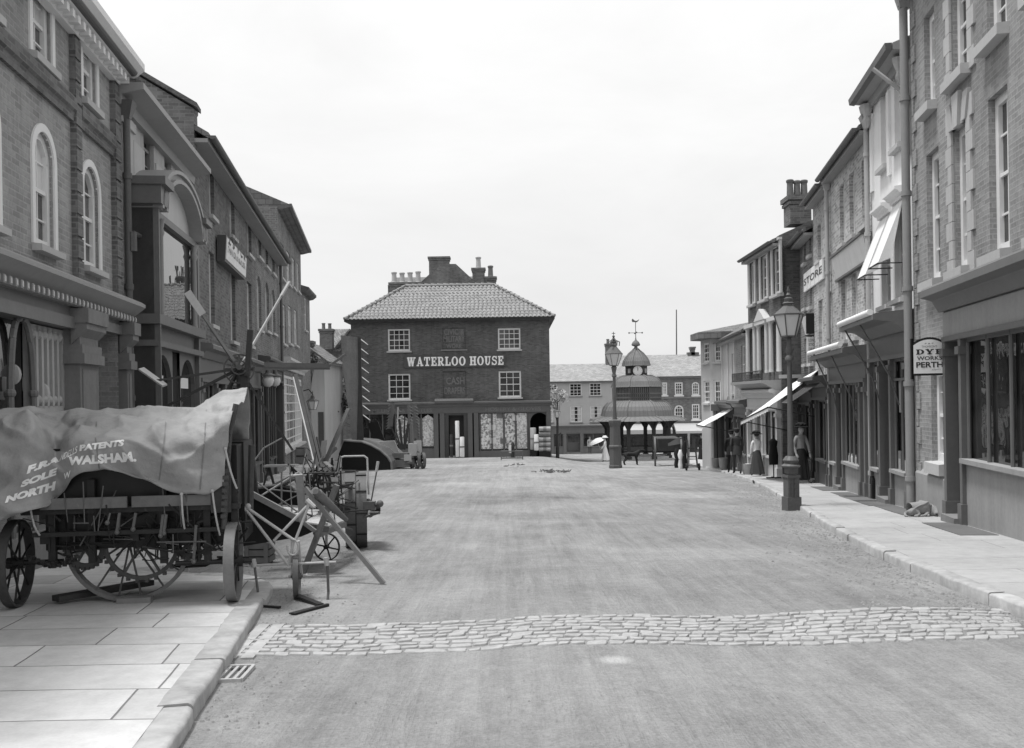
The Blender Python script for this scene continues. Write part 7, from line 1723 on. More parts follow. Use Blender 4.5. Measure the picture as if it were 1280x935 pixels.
# slim lamp at the draper's corner
c = PG(697, 573); c = Vector((c.x, c.y, gz(c.x, c.y))); hz_ = lambda py: P(697, py, c.y).z-c.z; k = c.y/FPX
r = thing('street_lamp', 'slim dark lamp post with crossbar and tulip lantern by the draper\'s corner', 'street lamp', c)
m = MB(); m.lathe([(2.2*k,0),(2.0*k,hz_(560)),(1.1*k,hz_(556)),(.9*k,hz_(524)),(1.4*k,hz_(522))], c, 10); m.build('column', MT['iron'], r, smooth=40)
m = MB(); m.tube(c+Vector((-2*k,0,hz_(546))), c+Vector((5*k,-.05,hz_(541))), .03); m.build('ladder_bar', MT['iron'], r)
lantern(r, c+Vector((0,0,hz_(522))), 7.5*k, 3.8*k, hz_(514.5)-hz_(522), hz_(511)-hz_(514.5), 6, 0)
# lamps on the left hand shop fronts
c = P(391, 512, 47.0); r = thing('bracket_lantern', 'glazed hexagonal lantern on a wall bracket beside the white paned shop window', 'lantern', c)
lantern(r, c, .52, .3, .42, .22, 6, 0); m = MB(); m.path([c+Vector((-.6,.3,.9)), c+Vector((-.2,.1,1.0)), c+Vector((0,0,.75))], .025); m.build('bracket', MT['iron'], r)
for px, lab in ((335, 'round glass globe lamp hung from the shop front, nearer of a pair'), (344, 'round glass globe lamp hung from the shop front, farther of a pair')):
    Yl = 31 if px == 335 else 34; c = P(px, 476, Yl); r = thing('globe_lamp', lab, 'lamp', c, 'globe lamps over the left hand shops')
    m = MB(); m.lathe([(.05,-.2),(.14,-.15),(.2,0),(.17,.12),(.07,.2)], c, 14); m.build('globe', MT['lamp_glass'], r, smooth=60)
    m = MB(); m.lathe([(.26,.17),(.08,.26),(.06,.42)], c, 14); m.path([c+Vector((0,0,.4)), c+Vector((0,0,.62)), c+Vector((-.75,.0,.62))], .02); m.build('bracket', MT['iron_grey'], r)
# awnings on the right
def awning(A, B, C, D, label, mat='canvas_white', val=.14):
    """A near wall, B near outer, C far outer, D far wall"""
    r = thing('shop_awning', label, 'awning', (B+C)/2); m = MB(); n = 10; g = []
    for i in range(n+1):
        for j in range(7):
            t, s_ = i/n, j/6; p = (A*(1-t)+D*t)*(1-s_)+(B*(1-t)+C*t)*s_; p.z -= .07*math.sin(PI*s_)*(.7+.3*math.sin(t*PI*5)); g.append(p)
    fs = [(i*7+j, (i+1)*7+j, (i+1)*7+j+1, i*7+j+1) for i in range(n) for j in range(6)]
    m.add(g, fs); m.add([p-Vector((0,0,.012)) for p in g], [x[::-1] for x in fs])
    m.quad(A, B, B-Vector((0,0,.012)), A-Vector((0,0,.012))); m.build('canvas', MT[mat], r, smooth=60)
    m = MB(); vs = []
    for i in range(25): t = i/24; p = B*(1-t)+C*t; vs += [p, p+Vector((.004*math.sin(i*2),0,-val*(1-.25*(i % 2)))) ]
    m.add(vs, [(2*i, 2*i+2, 2*i+3, 2*i+1) for i in range(24)]); m.build('valance', MT[mat], r)
    m = MB(); m.tube(B, C, .025)
    for W_, O_ in ((A, B), (D, C)): m.tube(Vector((W_.x, W_.y, O_.z-.35)), O_, .016)
    m.build('frame', MT['iron'], r); return r
A, B, C_ = P(1026, 460, 28.5), P(960, 509, 28.5), P(926, 526, 31.8)
awning(A, B, C_, C_+(A-B), 'white shop awning let down beside the near lamp, larger and closer of two')
A, B, C_ = P(931, 501, 40), P(879, 533, 40), P(870.5, 531, 44.5)
awning(A, B, C_, C_+(A-B), 'white shop awning let down over the far end of the right pavement')
f = RF
uA, uB = f.u(1146, 480), f.u(1093, 480)
for i, o in enumerate((W(f, 1102, 1113, 280, 384), W(f, 1118.5, 1131, 262, 376))):
    zt = o['z1']; r = thing('window_blind', ('farther', 'nearer')[i]+' of two white canvas sun blinds slung from the white house\'s first floor windows', 'sun blind', f.pt((o['u0']+o['u1'])/2, .4, zt-1.2))
    m = MB(); q = [f.pt(o['u0']-.03,.03,zt+.05), f.pt(o['u1']+.03,.03,zt+.05), f.pt(o['u1']+.02,.5,zt-1.15), f.pt(o['u0']-.02,.5,zt-1.15)]
    n = 8; g = []
    for a in range(n+1):
        for b in range(n+1): p = (q[0]*(1-b/n)+q[1]*b/n)*(1-a/n)+(q[3]*(1-b/n)+q[2]*b/n)*a/n; p.z -= .05*math.sin(PI*a/n)+.012*math.sin(b*2.5+a); g.append(p)
    fs = [(a*(n+1)+b, (a+1)*(n+1)+b, (a+1)*(n+1)+b+1, a*(n+1)+b+1) for a in range(n) for b in range(n)]; m.add(g, fs); m.add([p-Vector((0,0,.008)) for p in g], [x[::-1] for x in fs])
    for s_ in (0, 1): m.add([q[s_], q[3-s_], f.pt(o['u0']-.02 if s_ == 0 else o['u1']+.02, .25, zt-1.05), ], [(0,1,2)])
    m.build('canvas', MT['canvas_white'], r, smooth=60); m = MB(); m.tube(q[3], q[2], .015); m.tube(f.pt(o['u0'],.05,zt-1.15), q[3], .012); m.tube(f.pt(o['u1'],.05,zt-1.15), q[2], .012); m.build('frame', MT['iron'], r)
# rolled blinds and folded stays over the right hand shops
def stays(ua, ub, zc, out, lab, n=2):
    r = thing('rolled_awning', lab, 'awning', f.pt((ua+ub)/2, out, zc)); m = MB(); m.tube(f.pt(ua,out,zc), f.pt(ub,out,zc), .06, n=10); m.build('roller', MT['canvas_white'] if n > 1 else MT['stone'], r, smooth=40)
    m = MB()
    for i in range(n): uu = ua+(ub-ua)*(i+.5)/n; m.tube(f.pt(uu+.5,out-.02,zc-.05), f.pt(uu-.1,out*.35,zc-1.2), .018); m.tube(f.pt(uu-.1,out*.35,zc-1.2), f.pt(uu-.15,.12,zc-1.75), .016)
    m.build('stays', MT['iron_grey'], r)
stays(uA+.2, uB-.2, f.z(1076.6, 408, .5)+.12, .76, 'furled blind with slanting iron stays over the white stucco house shop')
u3a, u3b = f.u(1093, 480), f.u(1041, 480)
stays(u3a+.4, u3b-.2, f.z(1093, 428, .4)+.1, .64, 'furled blind with slanting iron stays over the pale brick house shop')
yk = PG(944, 604).y; g = Vector((interp(KR, yk), yk, gz(interp(KR, yk), yk))); m = MB(); m.box(g+Vector((-.005,0,.045)), (.05,.6,.075), -.17); single(m, 'gully', MT['dark_room'], 'black gully opening under the right kerb beyond the near lamp', 'drain')
# drying rack of iron rods by the big awning
r = thing('awning_frame', 'bare iron awning frame sticking out between the furled blind and white awning', 'awning frame', f.pt(f.u(1030,480), .8, f.z(1030,500)))
m = MB(); ua = f.u(1036, 480); zt = f.z(1030, 470)
for i in range(7): t = i/6; m.tube(f.pt(ua+1.6*t,.1,zt-.1), f.pt(ua+1.6*t-.3,1.1,zt-.75), .014, n=5)
m.tube(f.pt(ua,.1,zt-.1), f.pt(ua+1.6,.1,zt-.1), .02); m.tube(f.pt(ua-.3,1.1,zt-.75), f.pt(ua+1.3,1.1,zt-.75), .02); m.build('rods', MT['iron_grey'], r)
# dark cellar slabs let into the right pavement
for i, (xa, xb, wd, lab) in enumerate(((1262, 1206, .5, 'dark slab in the pavement under the panelled shop window'), (1171, 1127, .42, 'dark slab in the pavement under the sleeping dog'), (1129, 1106, .5, 'dark slab in the pavement at the stucco house entry'), (1112, 1085, .5, 'dark slab in the pavement at the white house shop window'), (1091, 1070, .45, 'dark slab in the pavement by the arched vent of the pale brick house'), (1062, 1044, .5, 'dark slab in the pavement farthest up beside the pale brick shop'))):
    ua, ub = sorted((f.u(xa, 640), f.u(xb, 640))); m = MB(); q = []
    for uu, d in ((ua,.14),(ub,.14),(ub,.14+wd),(ua,.14+wd)): p = f.pt(uu, d, 0); p.z = gz(p.x, p.y)+PAVE+.006; q.append(p)
    m.hexa([p-Vector((0,0,.03)) for p in q], [p+Vector((0,0,.004)) for p in q]); single(m, 'cellar_slab', MT['slab_dark'], lab, 'paving slab', 'dark slabs along the right hand fronts')
m = MB(); uu = f.u(1098, 610); zg_ = f.g(uu)+PAVE
o_ = dict(u0=uu-.14, u1=uu+.14, z0=zg_+.02, z1=zg_+.5, arch=.14)
m.prism([f.pt(uu-.14,.03,zg_+.02), f.pt(uu+.14,.03,zg_+.02)]+[f.pt(a,.03,b) for a, b in reversed(arch_pts(o_))], f.n*.13); single(m, 'cellar_vent', MT['dark_room'], 'black arched cellar vent low in the wall beside a drainpipe', 'vent')
# goods outside the shops on the right
def atw(px, c):
    lo, hi = 20., 60.; a = ray(px, 580)[0]
    for _ in range(50):
        y = (lo+hi)/2
        if a*y < RWALL(y)-c: lo = y
        else: hi = y
    return Vector((a*lo, lo, gz(a*lo, lo)+PAVE))
def stand(px, py, h, lab, dress=True):
    g = atw(px, .4); r = thing('clothes_stand', lab, 'clothes stand', g); m = MB(); m.tube(g, g+Vector((0,0,h*.95)), .02); m.bar(g+Vector((-.25,0,.02)), g+Vector((.25,0,.02)), .04, .04); m.bar(g+Vector((0,-.25,.02)), g+Vector((0,.25,.02)), .04, .04); m.build('stand', MT['iron'], r)
    m = MB(); m.lathe([(.15,.45),(.16,.75),(.12,1.05),(.15,1.22),(.05,1.32)], g, 14, sq=(1,.6)); m.build('coat', MT['cloth_black'], r, smooth=50)
stand(967, 582, 1.5, 'black coat on an iron stand outside the balcony house')
g = PG(1022, 600, PAVE); r = thing('bench', 'small dark topped trestle bench by the shop door under the square sign', 'bench', g); m = MB(); m.box(g+Vector((.12,.25,.55)), (.5,.9,.06), -.15); m.build('seat', MT['timber_dark'], r)
for s_ in (-1, 1): m = MB(); m.box(g+Vector((.12+s_*.06,.25+s_*.36,.27)), (.42,.06,.54), -.15); m.build('leg', MT['stone'], r)
for px, py, w, h, lab in ((895, 580, .36, .42, 'wicker basket of goods under the far awning, nearest the corner bay'), (904, 582, .36, .5, 'slatted hamper under the far awning by the shop door'), (934, 585, .36, .4, 'round basket with white cloth behind the man with the stick')):
    g = atw(px, .4); r = thing('basket', lab, 'basket', g, 'baskets outside the far shops'); m = MB(); m.lathe([(w*.4,0),(w*.5,h*.5),(w*.55,h),(w*.5,h*.96),(w*.42,h*.6)], g, 14); m.build('wicker', MT['wicker'], r); m = MB(); m.ball(g+Vector((0,0,h*.85)), w*.45, 10, 6, sc=(1,1,.4)); m.build('contents', MT['cloth_white'] if px == 934 else MT['paint_cream'], r)
# draper's goods at the corner porch and door
def bale(x0, x1, y0, y1, Y, lab, mat, name='cloth_bale', cat='cloth bale', grp=None):
    a, b = P(x0, y1, Y), P(x1, y0, Y); c = (a+b)/2; r = thing(name, lab, cat, Vector((c.x, Y, a.z)), grp); m = MB(); w, h = b.x-a.x, b.z-a.z
    if w > h: m.tube(Vector((a.x, Y, c.z)), Vector((b.x, Y, c.z)), h/2, n=14); e = MB(); e.tube(Vector((c.x-.1,Y,c.z)), Vector((c.x+.1,Y,c.z)), h/2+.012, n=14)
    else: m.lathe([(w/2*.94,0),(w/2,.03),(w/2,h-.03),(w/2*.9,h)], Vector((c.x, Y, a.z)), 14); e = MB(); e.tube(Vector((c.x,Y,c.z-.05)), Vector((c.x,Y,c.z+.05)), w/2+.012, n=14)
    m.build('cloth', MT[mat], r, smooth=40); e.build('band', MT['cloth_grey'], r, smooth=40); return r
nm = ('topmost', 'second from top', 'third from top', 'fourth from top', 'lowest')
for i in range(5): y0 = 533+i*6.4; bale(673.8, 688, y0, y0+6.2, 61.3, f'{nm[i]} of five cloth bales stacked on a black stand at the corner porch', ('wicker','timber','stone','wicker','stone')[i], grp='cloth bales at the draper\'s porch')
m = MB(); a, b = P(674, 573, 61.3), P(688, 565, 61.3); m.box(Vector(((a.x+b.x)/2, 61.3, (a.z+b.z)/2)), (b.x-a.x, .6, b.z-a.z)); single(m, 'goods_stand', MT['paint_black'], 'low black stand carrying the stack of cloth bales', 'stand')
bale(663, 670, 534.5, 562, 61.6, 'tall grey roll of cloth leaning in the porch behind a white roll', 'stone', 'cloth_roll', 'cloth roll'); bale(667.8, 673.2, 543, 563, 61.2, 'short bright white roll of cloth on a black tub', 'cloth_white', 'cloth_roll', 'cloth roll')
m = MB(); a = P(668.5, 573, 61.3); m.lathe([(.2,0),(.23,.2),(.24,P(668,563,61.3).z-a.z)], a, 14); single(m, 'tub', MT['paint_black'], 'black tub holding the rolls of cloth at the porch', 'tub', smooth=40)
bale(569.5, 574, 526, 571, 61.5, 'tallest white roll of cloth standing in the draper\'s doorway', 'cloth_white', 'cloth_roll', 'cloth roll'); bale(575, 580.3, 546, 571, 61.4, 'shorter white roll of cloth standing right in the draper\'s doorway', 'cloth_white', 'cloth_roll', 'cloth roll'); bale(562.5, 566, 543, 571, 61.5, 'thin dark roll of cloth standing left in the draper\'s doorway', 'cloth_dark', 'cloth_roll', 'cloth roll')
g = PG(640, 575); Y = g.y; g = Vector((g.x, Y, gz(g.x, Y))); w, h = 27*Y/FPX, 22*Y/FPX
r = thing('iron_stand', 'low iron display stand on the road before the draper\'s right window', 'stand', g); m = MB()
for sx in (-1, 1):
    for sy in (0, .5): m.tube(g+Vector((sx*w/2,sy,0)), g+Vector((sx*w/2,sy,h*.5)), .025)
for zz_ in (.1, .5): m.tube(g+Vector((-w/2,0,h*zz_)), g+Vector((w/2,0,h*zz_)), .022); m.tube(g+Vector((-w/2,.5,h*zz_)), g+Vector((w/2,.5,h*zz_)), .022)
for i in range(9): x = -w/2+w*i/8; m.tube(g+Vector((x,0,h*.1)), g+Vector((x,0,h*.5)), .01)
m.build('frame', MT['iron_grey'], r); m = MB(); m.lathe([(.14,h*.15),(.12,h*.5),(.1,h*.7),(.13,h*.78),(.06,h)], g+Vector((.05,.25,0)), 10); m.build('display_form', MT['cloth_dark'], r, smooth=40); m = MB(); m.box(g+Vector((-.1,.1,h*.62)), (.14,.08,h*.45)); m.build('show_card', MT['sign_white'], r)
# two wheeled cart at rest beyond the lamp, and a sack truck
g = PG(819, 582.5); g = Vector((g.x, g.y, gz(g.x, g.y))); Y = g.y; k = Y/FPX
r = thing('market_cart', 'light two wheeled cart with tipped body standing beyond the tall lamp', 'cart', g)
R_ = 18*k; wheel(r, g+Vector((0,0,R_)), (1,-.13,0), R_, .09, 12, .09, .05, mt='iron_grey', ms='timber_dark', spr=.025); wheel(r, g+Vector((1.35,-.17,R_)), (1,-.13,0), R_, .09, 12, .09, .05, mt='iron_grey', ms='timber_dark', spr=.025)
m = MB(); m.hexa([g+Vector(v) for v in ((.12,-.5,R_*1.05),(1.25,-.4,R_*1.05),(1.25,1.3,R_*1.15),(.12,1.2,R_*1.15))], [g+Vector(v) for v in ((.08,-.6,R_*1.9),(1.29,-.5,R_*1.9),(1.29,1.4,R_*2.0),(.08,1.3,R_*2.0))]); m.build('body', MT['timber_dark'], r)
m = MB(); m.tube(g+Vector((-.05,0,R_)), g+Vector((1.4,-.18,R_)), .04); m.build('axle', MT['iron'], r)
for x in (.25, 1.1): m = MB(); m.bar(g+Vector((x,1.2,R_*1.1)), g+Vector((x+.2,3.2,R_*.9)), .08, .08); m.build('shaft', MT['timber_mid'], r)
m = MB(); m.bar(g+Vector((.0,-.62,R_*1.95)), g+Vector((1.35,-.5,R_*1.95)), .06, .05); m.bar(g+Vector((.6,-.5,R_*1.6)), g+Vector((1.3,-.5,R_*1.75)), .04, .3); m.build('tailboard', MT['timber'], r)
g = PG(866, 588); g = Vector((g.x, g.y, gz(g.x, g.y))); k = g.y/FPX
r = thing('sack_truck', 'two wheeled hand truck left standing upright at the kerb end by the far awning', 'hand truck', g)
for s_ in (-1, 1): m = MB(); m.bar(g+Vector((s_*6*k,0,.12)), g+Vector((s_*4.5*k,.35,38*k)), .06, .06); m.build('shaft', MT['timber_dark'], r); wheel(r, g+Vector((s_*8*k,0,.16)), (1,0,0), .16, .06, 6, .03, .03, mt='iron', ms='iron')
m = MB()
for t in (.1, .45, .8): m.bar(g+Vector((-6*k,.35*t,.12+30*k*t)), g+Vector((6*k,.35*t,.12+30*k*t)), .05, .04)
m.tube(g+Vector((-9*k,0,.16)), g+Vector((9*k,0,.16)), .025); m.build('crossbars', MT['timber_dark'], r)
m = MB(); m.bar(P(860.5,582,g.y+.3), P(861,541,g.y+.35), .1, .03); single(m, 'notice_board', MT['paint_cream'], 'narrow white upright board behind the sack truck', 'board')
for px, py, mt, lab in ((846, 585, 'cloth_black', 'black bundle tied upright next to the sack truck'), (851, 586, 'cloth_white', 'pale bundle between two black bundles by the sack truck'), (856, 586, 'cloth_black', 'tall black bundle nearest the sack truck')):
    g = PG(px, py); h = (28 if px != 856 else 40)*g.y/FPX*.85; r = thing('bundle', lab, 'bundle', g, 'bundles beside the sack truck'); m = MB(); w_ = .13
    m.lathe([(w_*.8,0),(w_,h*.2),(w_*.7,h*.5),(w_*1.1,h*.75),(w_*.5,h)], g, 10, sq=(1,1.2)); m.build('cloth', MT[mt], r, smooth=50); m = MB(); m.tube(g+Vector((0,0,h*.48)), g+Vector((0,0,h*.53)), w_*.78, n=10); m.build('cord', MT['cloth_grey'], r)
# foliage
def leafy(name, label, c, rx, rz, n, trunk=True, size=.16, seed=1, mat='leaf'):
    rr = random.Random(seed); r = thing(name, label, 'tree' if trunk else 'shrub', Vector((c.x, c.y, gz(c.x, c.y)))); m = MB(); g = Vector((c.x, c.y, gz(c.x, c.y)))
    m.tube(g, c, .09, .04); tips = []
    for i in range(9):
        a = rr.uniform(0, 2*PI); e = c+Vector((math.cos(a)*rx*.7, math.sin(a)*rx*.7, rr.uniform(-.6,.8)*rz)); s0 = g+(c-g)*rr.uniform(.5,1); m.tube(s0, e, .035, .012, n=5); tips.append(e)
    m.build('trunk', MT['bark'], r); m = MB()
    for i in range(n):
        t = rr.choice(tips+[c]); p = t+Vector((rr.gauss(0,rx*.28), rr.gauss(0,rx*.28), rr.gauss(0,rz*.3))); a = Vector((rr.uniform(-1,1), rr.uniform(-1,1), rr.uniform(-.6,.6))).normalized(); b = a.cross(Vector((rr.uniform(-1,1), rr.uniform(-1,1), rr.uniform(-1,1)))).normalized(); s_ = size*rr.uniform(.6,1.3)
        m.add([p-a*s_, p+b*s_*.45, p+a*s_, p-b*s_*.45], [(0,1,2,3)])
    m.build('crown', MT[mat], r, fix=False)
leafy('shrub', 'dark bush growing against the wall under the lane signboard', P(412, 515, 63), 1.1, 1.1, 1400, False, .14, 3)
leafy('small_tree', 'little straggling tree with pale leaves behind the slim lamp at the draper\'s corner', P(697, 500, 80), .75, .9, 170, True, .17, 5, 'leaf_pale')
leafy('shrub', 'dark creeper clump at the eaves of the low cottage', P(386.5, 450, 56), .5, .3, 300, False, .1, 8)
# ---------------------------------------------------------------- what stands behind the shop glass (in the windows of the two near rows)
def stock(f, ua, ub, zlo, zhi, d, seed, label, n=14):
    """a window bottom dressed with boxes, jars and hung cloth: one display per window"""
    rr = random.Random(seed); c = f.pt((ua+ub)/2, d, zlo); r = thing('window_display', label, 'shop display', c)
    for i in range(n):
        u_ = rr.uniform(ua+.1, ub-.1); k = rr.random(); m = MB()
        if k < .45: h = rr.uniform(.15,.4); w_ = rr.uniform(.1,.25); fbox(m, f, u_-w_/2, u_+w_/2, d, d+.02, zlo, zlo+h); nm, mt = 'carton', rr.choice(['timber_pale','stone','cloth_grey','sign_white'])
        elif k < .75: m.lathe([(.05,0),(.06,.03),(.06,.16),(.03,.2),(.03,.24)], f.pt(u_, d+.02, zlo), 10, sq=(1,.35) if abs(f.t.x) > .9 else (.35,1)); nm, mt = 'jar', rr.choice(['paint_cream','iron_pale','stone'])
        else:
            z1 = zhi-rr.uniform(.05,.3); z0 = z1-rr.uniform(.4,1.0); w_ = rr.uniform(.15,.35); vs = []
            for j in range(7): q = u_-w_/2+w_*j/6; vs += [f.pt(q, d+.012+.008*math.sin(j*2), z0), f.pt(q, d+.012, z1)]
            m.add(vs, [(2*j, 2*j+2, 2*j+3, 2*j+1) for j in range(6)]); nm, mt = 'hung_cloth', rr.choice(['cloth_stripe','cloth_grey','cloth_white','print_fine','cloth_dark'])
        m.build(nm, MT[mt], r)
f = RF; gf = lambda u_: f.g(u_)+PAVE
R2a, R2b = f.u(1146, 480), f.u(1093, 480); R3a, R3b = R2b, f.u(1041, 480)
for a, b, zc_, cut, sd, lab in ((R2a+.3, R2a+1.4, f.z(1076.6,402,.5), .95, 1, 'goods dressed in the white stucco house shop window nearest the street end'), (R2b-1.2, R2b-.25, f.z(1076.6,402,.5), .95, 2, 'goods in the farther shop window of the white stucco house'),
    (R3a+1.1, R3a+3.0, f.z(1093,426,.4), .9, 3, 'goods in the nearer shop window of the pale brick house'), (R3b-1.2, R3b-.2, f.z(1093,426,.4), .9, 4, 'goods in the farther shop window of the pale brick house')):
    stock(f, a, b, gf(b)+.72, zc_-cut, .012, sd, lab, 9)
f = LG
for a, b, sd, lab in ((.45, 2.2, 11, 'goods in the first shop window of the dark brick house'), (3.9, 6.1, 12, 'goods in the second shop window of the dark brick house')):
    stock(f, a, b, f.g(a)+PAVE+.72, f.z(262, 428, .4)-.95, .012, sd, lab, 10)
# ---------------------------------------------------------------- people and animals
def person(label, foot, h, heading, mats, sex='m', stride=.25, arm=(.1,-.1), hat='cap', lean=0., holds=None, skirt=None, armbend=(.35,.35)):
    """foot: ground point; heading: angle of the way they face (0 = +x); mats: top, legs, skin, hair, hat"""
    top, low, hatm = mats; F_ = Vector((math.cos(heading), math.sin(heading), 0)); S = Vector((-F_.y, F_.x, 0)); Zv = Vector((0,0,1)); k = h/1.75
    r = thing('person', label, 'person', foot)
    pt = lambda f_, s_, z: foot+(F_*(f_+lean*z)+S*s_+Zv*z)*k
    sh = .19 if sex == 'm' else .165; hp = .1 if sex == 'm' else .115
    J = []; E = []
    def add(p, rad, par=None):
        J.append((p, (rad[0]*k, rad[1]*k) if isinstance(rad, tuple) else rad*k)); 
        if par is not None: E.append((par, len(J)-1))
        return len(J)-1
    pel = add(pt(0,0,.95), (.15,.11)); wa = add(pt(0,0,1.1), (.135 if sex == 'm' else .11,.1), pel); ch = add(pt(.0,0,1.3), (.165,.115), wa); nb = add(pt(-.01,0,1.47), .075, ch); nk = add(pt(.005,0,1.53), .052, nb)
    hd0 = add(pt(.025,0,1.59), .085, nk); hd = add(pt(.015,0,1.665), .108, hd0); add(pt(.005,0,1.73), .085, hd)
    hands = []
    for i, s_ in enumerate((1, -1)):
        so = add(pt(-.01,s_*sh,1.42), .062, ch); a = arm[i]; el = add(pt(a*.3,s_*(sh+.045),1.14), .047, so); b = armbend[i]; wr = add(pt(a*.3+b*.26,s_*(sh+.03),1.14-.26*math.sqrt(max(.05,1-b*b))), .034, el)
        hn = add(pt(a*.3+b*.34,s_*(sh+.02),1.14-.33*math.sqrt(max(.05,1-b*b))), .036, wr); hands.append(J[hn][0])
        for q in range(3): add(pt(a*.3+b*.42,s_*(sh+.0+.018*q),1.14-.41*math.sqrt(max(.05,1-b*b))), .011, hn)
        add(pt(a*.3+b*.36+.03,s_*(sh-.02),1.14-.37*math.sqrt(max(.05,1-b*b))), .012, hn)
    for i, s_ in enumerate((1, -1)):
        d = stride*(1 if i == 0 else -1); hpj = add(pt(d*.06,s_*hp,.88), .085, pel); kn = add(pt(d*.45+.03,s_*hp*.95,.48), .06, hpj); an = add(pt(d*.8-(.05 if d < 0 else 0),s_*hp*.9,.09+(.05 if d < 0 else 0)), .04, kn); add(pt(d*.8+.13,s_*hp*1.0,.035+(.02 if d < 0 else 0)), .035, an)
    mb = MB(); skin(mb, J, E, 0, 2, pel)
    # colour zones along the one body surface
    loc = lambda p: ((p-foot).dot(F_)/k, (p-foot).dot(S)/k, (p-foot).z/k)
    for i, fc in enumerate(mb.f):
        c = sum((mb.v[j] for j in fc), Vector())/len(fc); a, b, zz_ = loc(c)
        if zz_ > 1.5: mb.m[i] = 2
        elif min((c-hq).length for hq in hands) < .085*k: mb.m[i] = 2
        elif zz_ > .92 or abs(b) > .2: mb.m[i] = 0
        elif zz_ > .11: mb.m[i] = 1
        else: mb.m[i] = 3
    # face
    for s_ in (1, -1): mb.ball(pt(.092,s_*.032,1.675), .012*k, 6, 4, 3); mb.ball(pt(.01,s_*.088,1.655), .022*k, 6, 4, 2, sc=(.6,.5,1.2))
    mb.ball(pt(.108,0,1.645), .017*k, 6, 4, 2, sc=(1,1,1.4)); mb.bar(pt(.092,.022,1.607), pt(.092,-.022,1.607), .008*k, .008*k, 3)
    body = mb.build('body', [MT[top], MT[low], MT['skin'], MT['hair_dark']], r, smooth=70)
    m = MB(); m.ball(pt(-.022,0,1.69), .103*k, 12, 8, sc=(1,.95,.95))
    if sex == 'f': m.ball(pt(-.09,0,1.68), .06*k, 10, 6)
    m.build('hair', MT['hair_dark'], r, smooth=60)
    R3 = Matrix.Rotation(heading, 3, 'Z')
    if hat:
        m = MB(); c = pt(.0,0,1.71)
        if hat == 'cap': m.lathe([(.1*k,-.02*k),(.125*k,.02*k),(.115*k,.06*k),(.05*k,.085*k)], c, 14); m.hexa([pt(.08,.07,1.715),pt(.17,.05,1.7),pt(.17,-.05,1.7),pt(.08,-.07,1.715)],[pt(.08,.07,1.73),pt(.17,.05,1.71),pt(.17,-.05,1.71),pt(.08,-.07,1.73)])
        elif hat == 'wide': m.lathe([(.1*k,.0),(.24*k,-.01*k),(.25*k,.01*k),(.13*k,.03*k),(.14*k,.1*k),(.08*k,.14*k)], c, 18); [m.ball(c+Vector((math.cos(t)*.13,math.sin(t)*.13,.06))*k, .05*k, 8, 5) for t in (0,1,2.2,3.3,4.5,5.4)]
        elif hat == 'bowler': m.lathe([(.1*k,-.02*k),(.15*k,-.01*k),(.15*k,.0),(.105*k,.01*k),(.1*k,.07*k),(.05*k,.11*k)], c, 16)
        m.build('hat', MT[hatm], r, smooth=50)
    if sex == 'm':   # jacket skirts
        m = MB(); n = 20; vs = []
        for z, rx, ry in ((1.12,.155,.125),(1.0,.175,.14),(.86,.19,.155),(.76,.2,.16)):
            for i in range(n): t = 2*PI*i/n; vs.append(pt(ry*math.cos(t), rx*math.sin(t), z+.012*math.sin(3*t)))
        m.add(vs, [(j*n+i, j*n+(i+1) % n, (j+1)*n+(i+1) % n, (j+1)*n+i) for j in range(3) for i in range(n)]); m.build('jacket', MT[top], r, smooth=60)
    if sex == 'f':
        m = MB(); n = 40; vs = []; prof = ((1.06,.12,.1),(.95,.165,.14),(.7,.2,.19),(.4,.235,.235),(.2,.27,.28),(.11,.28,.29))
        for z, rx, ry in prof:
            for i in range(n): t = 2*PI*i/n; q = 1+(.10*math.sin(7*t+z*2)+.05*math.sin(13*t+1))*(1.1-z); vs.append(pt(ry*q*math.cos(t)-.06*(1-z), rx*q*math.sin(t), z))
        m.add(vs, [(j*n+i, j*n+(i+1) % n, (j+1)*n+(i+1) % n, (j+1)*n+i) for j in range(len(prof)-1) for i in range(n)]); m.build('skirt', MT[low], r, smooth=60)
    return r, pt, hands
def at(px, py, off=0., xmax=None):
    g = PG(px, py, off); return Vector((g.x, g.y, gz(g.x, g.y)+off))
def fit(px, yt, yb, off=0.):
    g = at(px, yb, off); return g, (yb-yt)/FPX*g.y
up_ = math.atan2(1, .09)
g = atw(921.5, .75); h = 1.68; man, pt, hands = person('man in dark suit and cap walking away up the kerb with a stick', g, max(1.6, h), up_, ('cloth_dark','cloth_dark','cloth_dark'), 'm', .3, (-.2,.2), 'cap', armbend=(.2,.45))
m = MB(); q = hands[1]; m.tube(q, Vector((q.x+.12, q.y+.12, g.z+.0)), .013); m.path([q, q+Vector((0,.03,.05)), q+Vector((0,-.06,.06))], .013)
single(m, 'walking_stick', MT['timber_mid'], 'thin walking stick in the right hand of the man in dark suit', 'walking stick')
g = atw(914.5, .7); person('person in black walking just ahead of the man with the stick', g, 1.62, up_, ('cloth_black','cloth_black','cloth_black'), 'm', .25, (.2,-.2), 'cap')
g = atw(946, .45); w_, pt, hands = person('woman in white blouse, dark skirt and black flowered hat holding a pale bag', g, 1.52, up_+.3, ('cloth_white','cloth_dark','cloth_black'), 'f', .2, (.1,.3), 'wide', armbend=(.3,.8))
m = MB(); q = hands[1]; m.lathe([(.1,-.3),(.14,-.2),(.13,-.05),(.03,.0)], q, 12, sq=(1,.6)); m.path([q+Vector((-.05,0,-.02)), q+Vector((0,0,.05)), q+Vector((.05,0,-.02))], .01); single(m, 'hand_bag', MT['paint_cream'], 'pale cloth bag carried by the woman in the white blouse', 'bag', smooth=50)
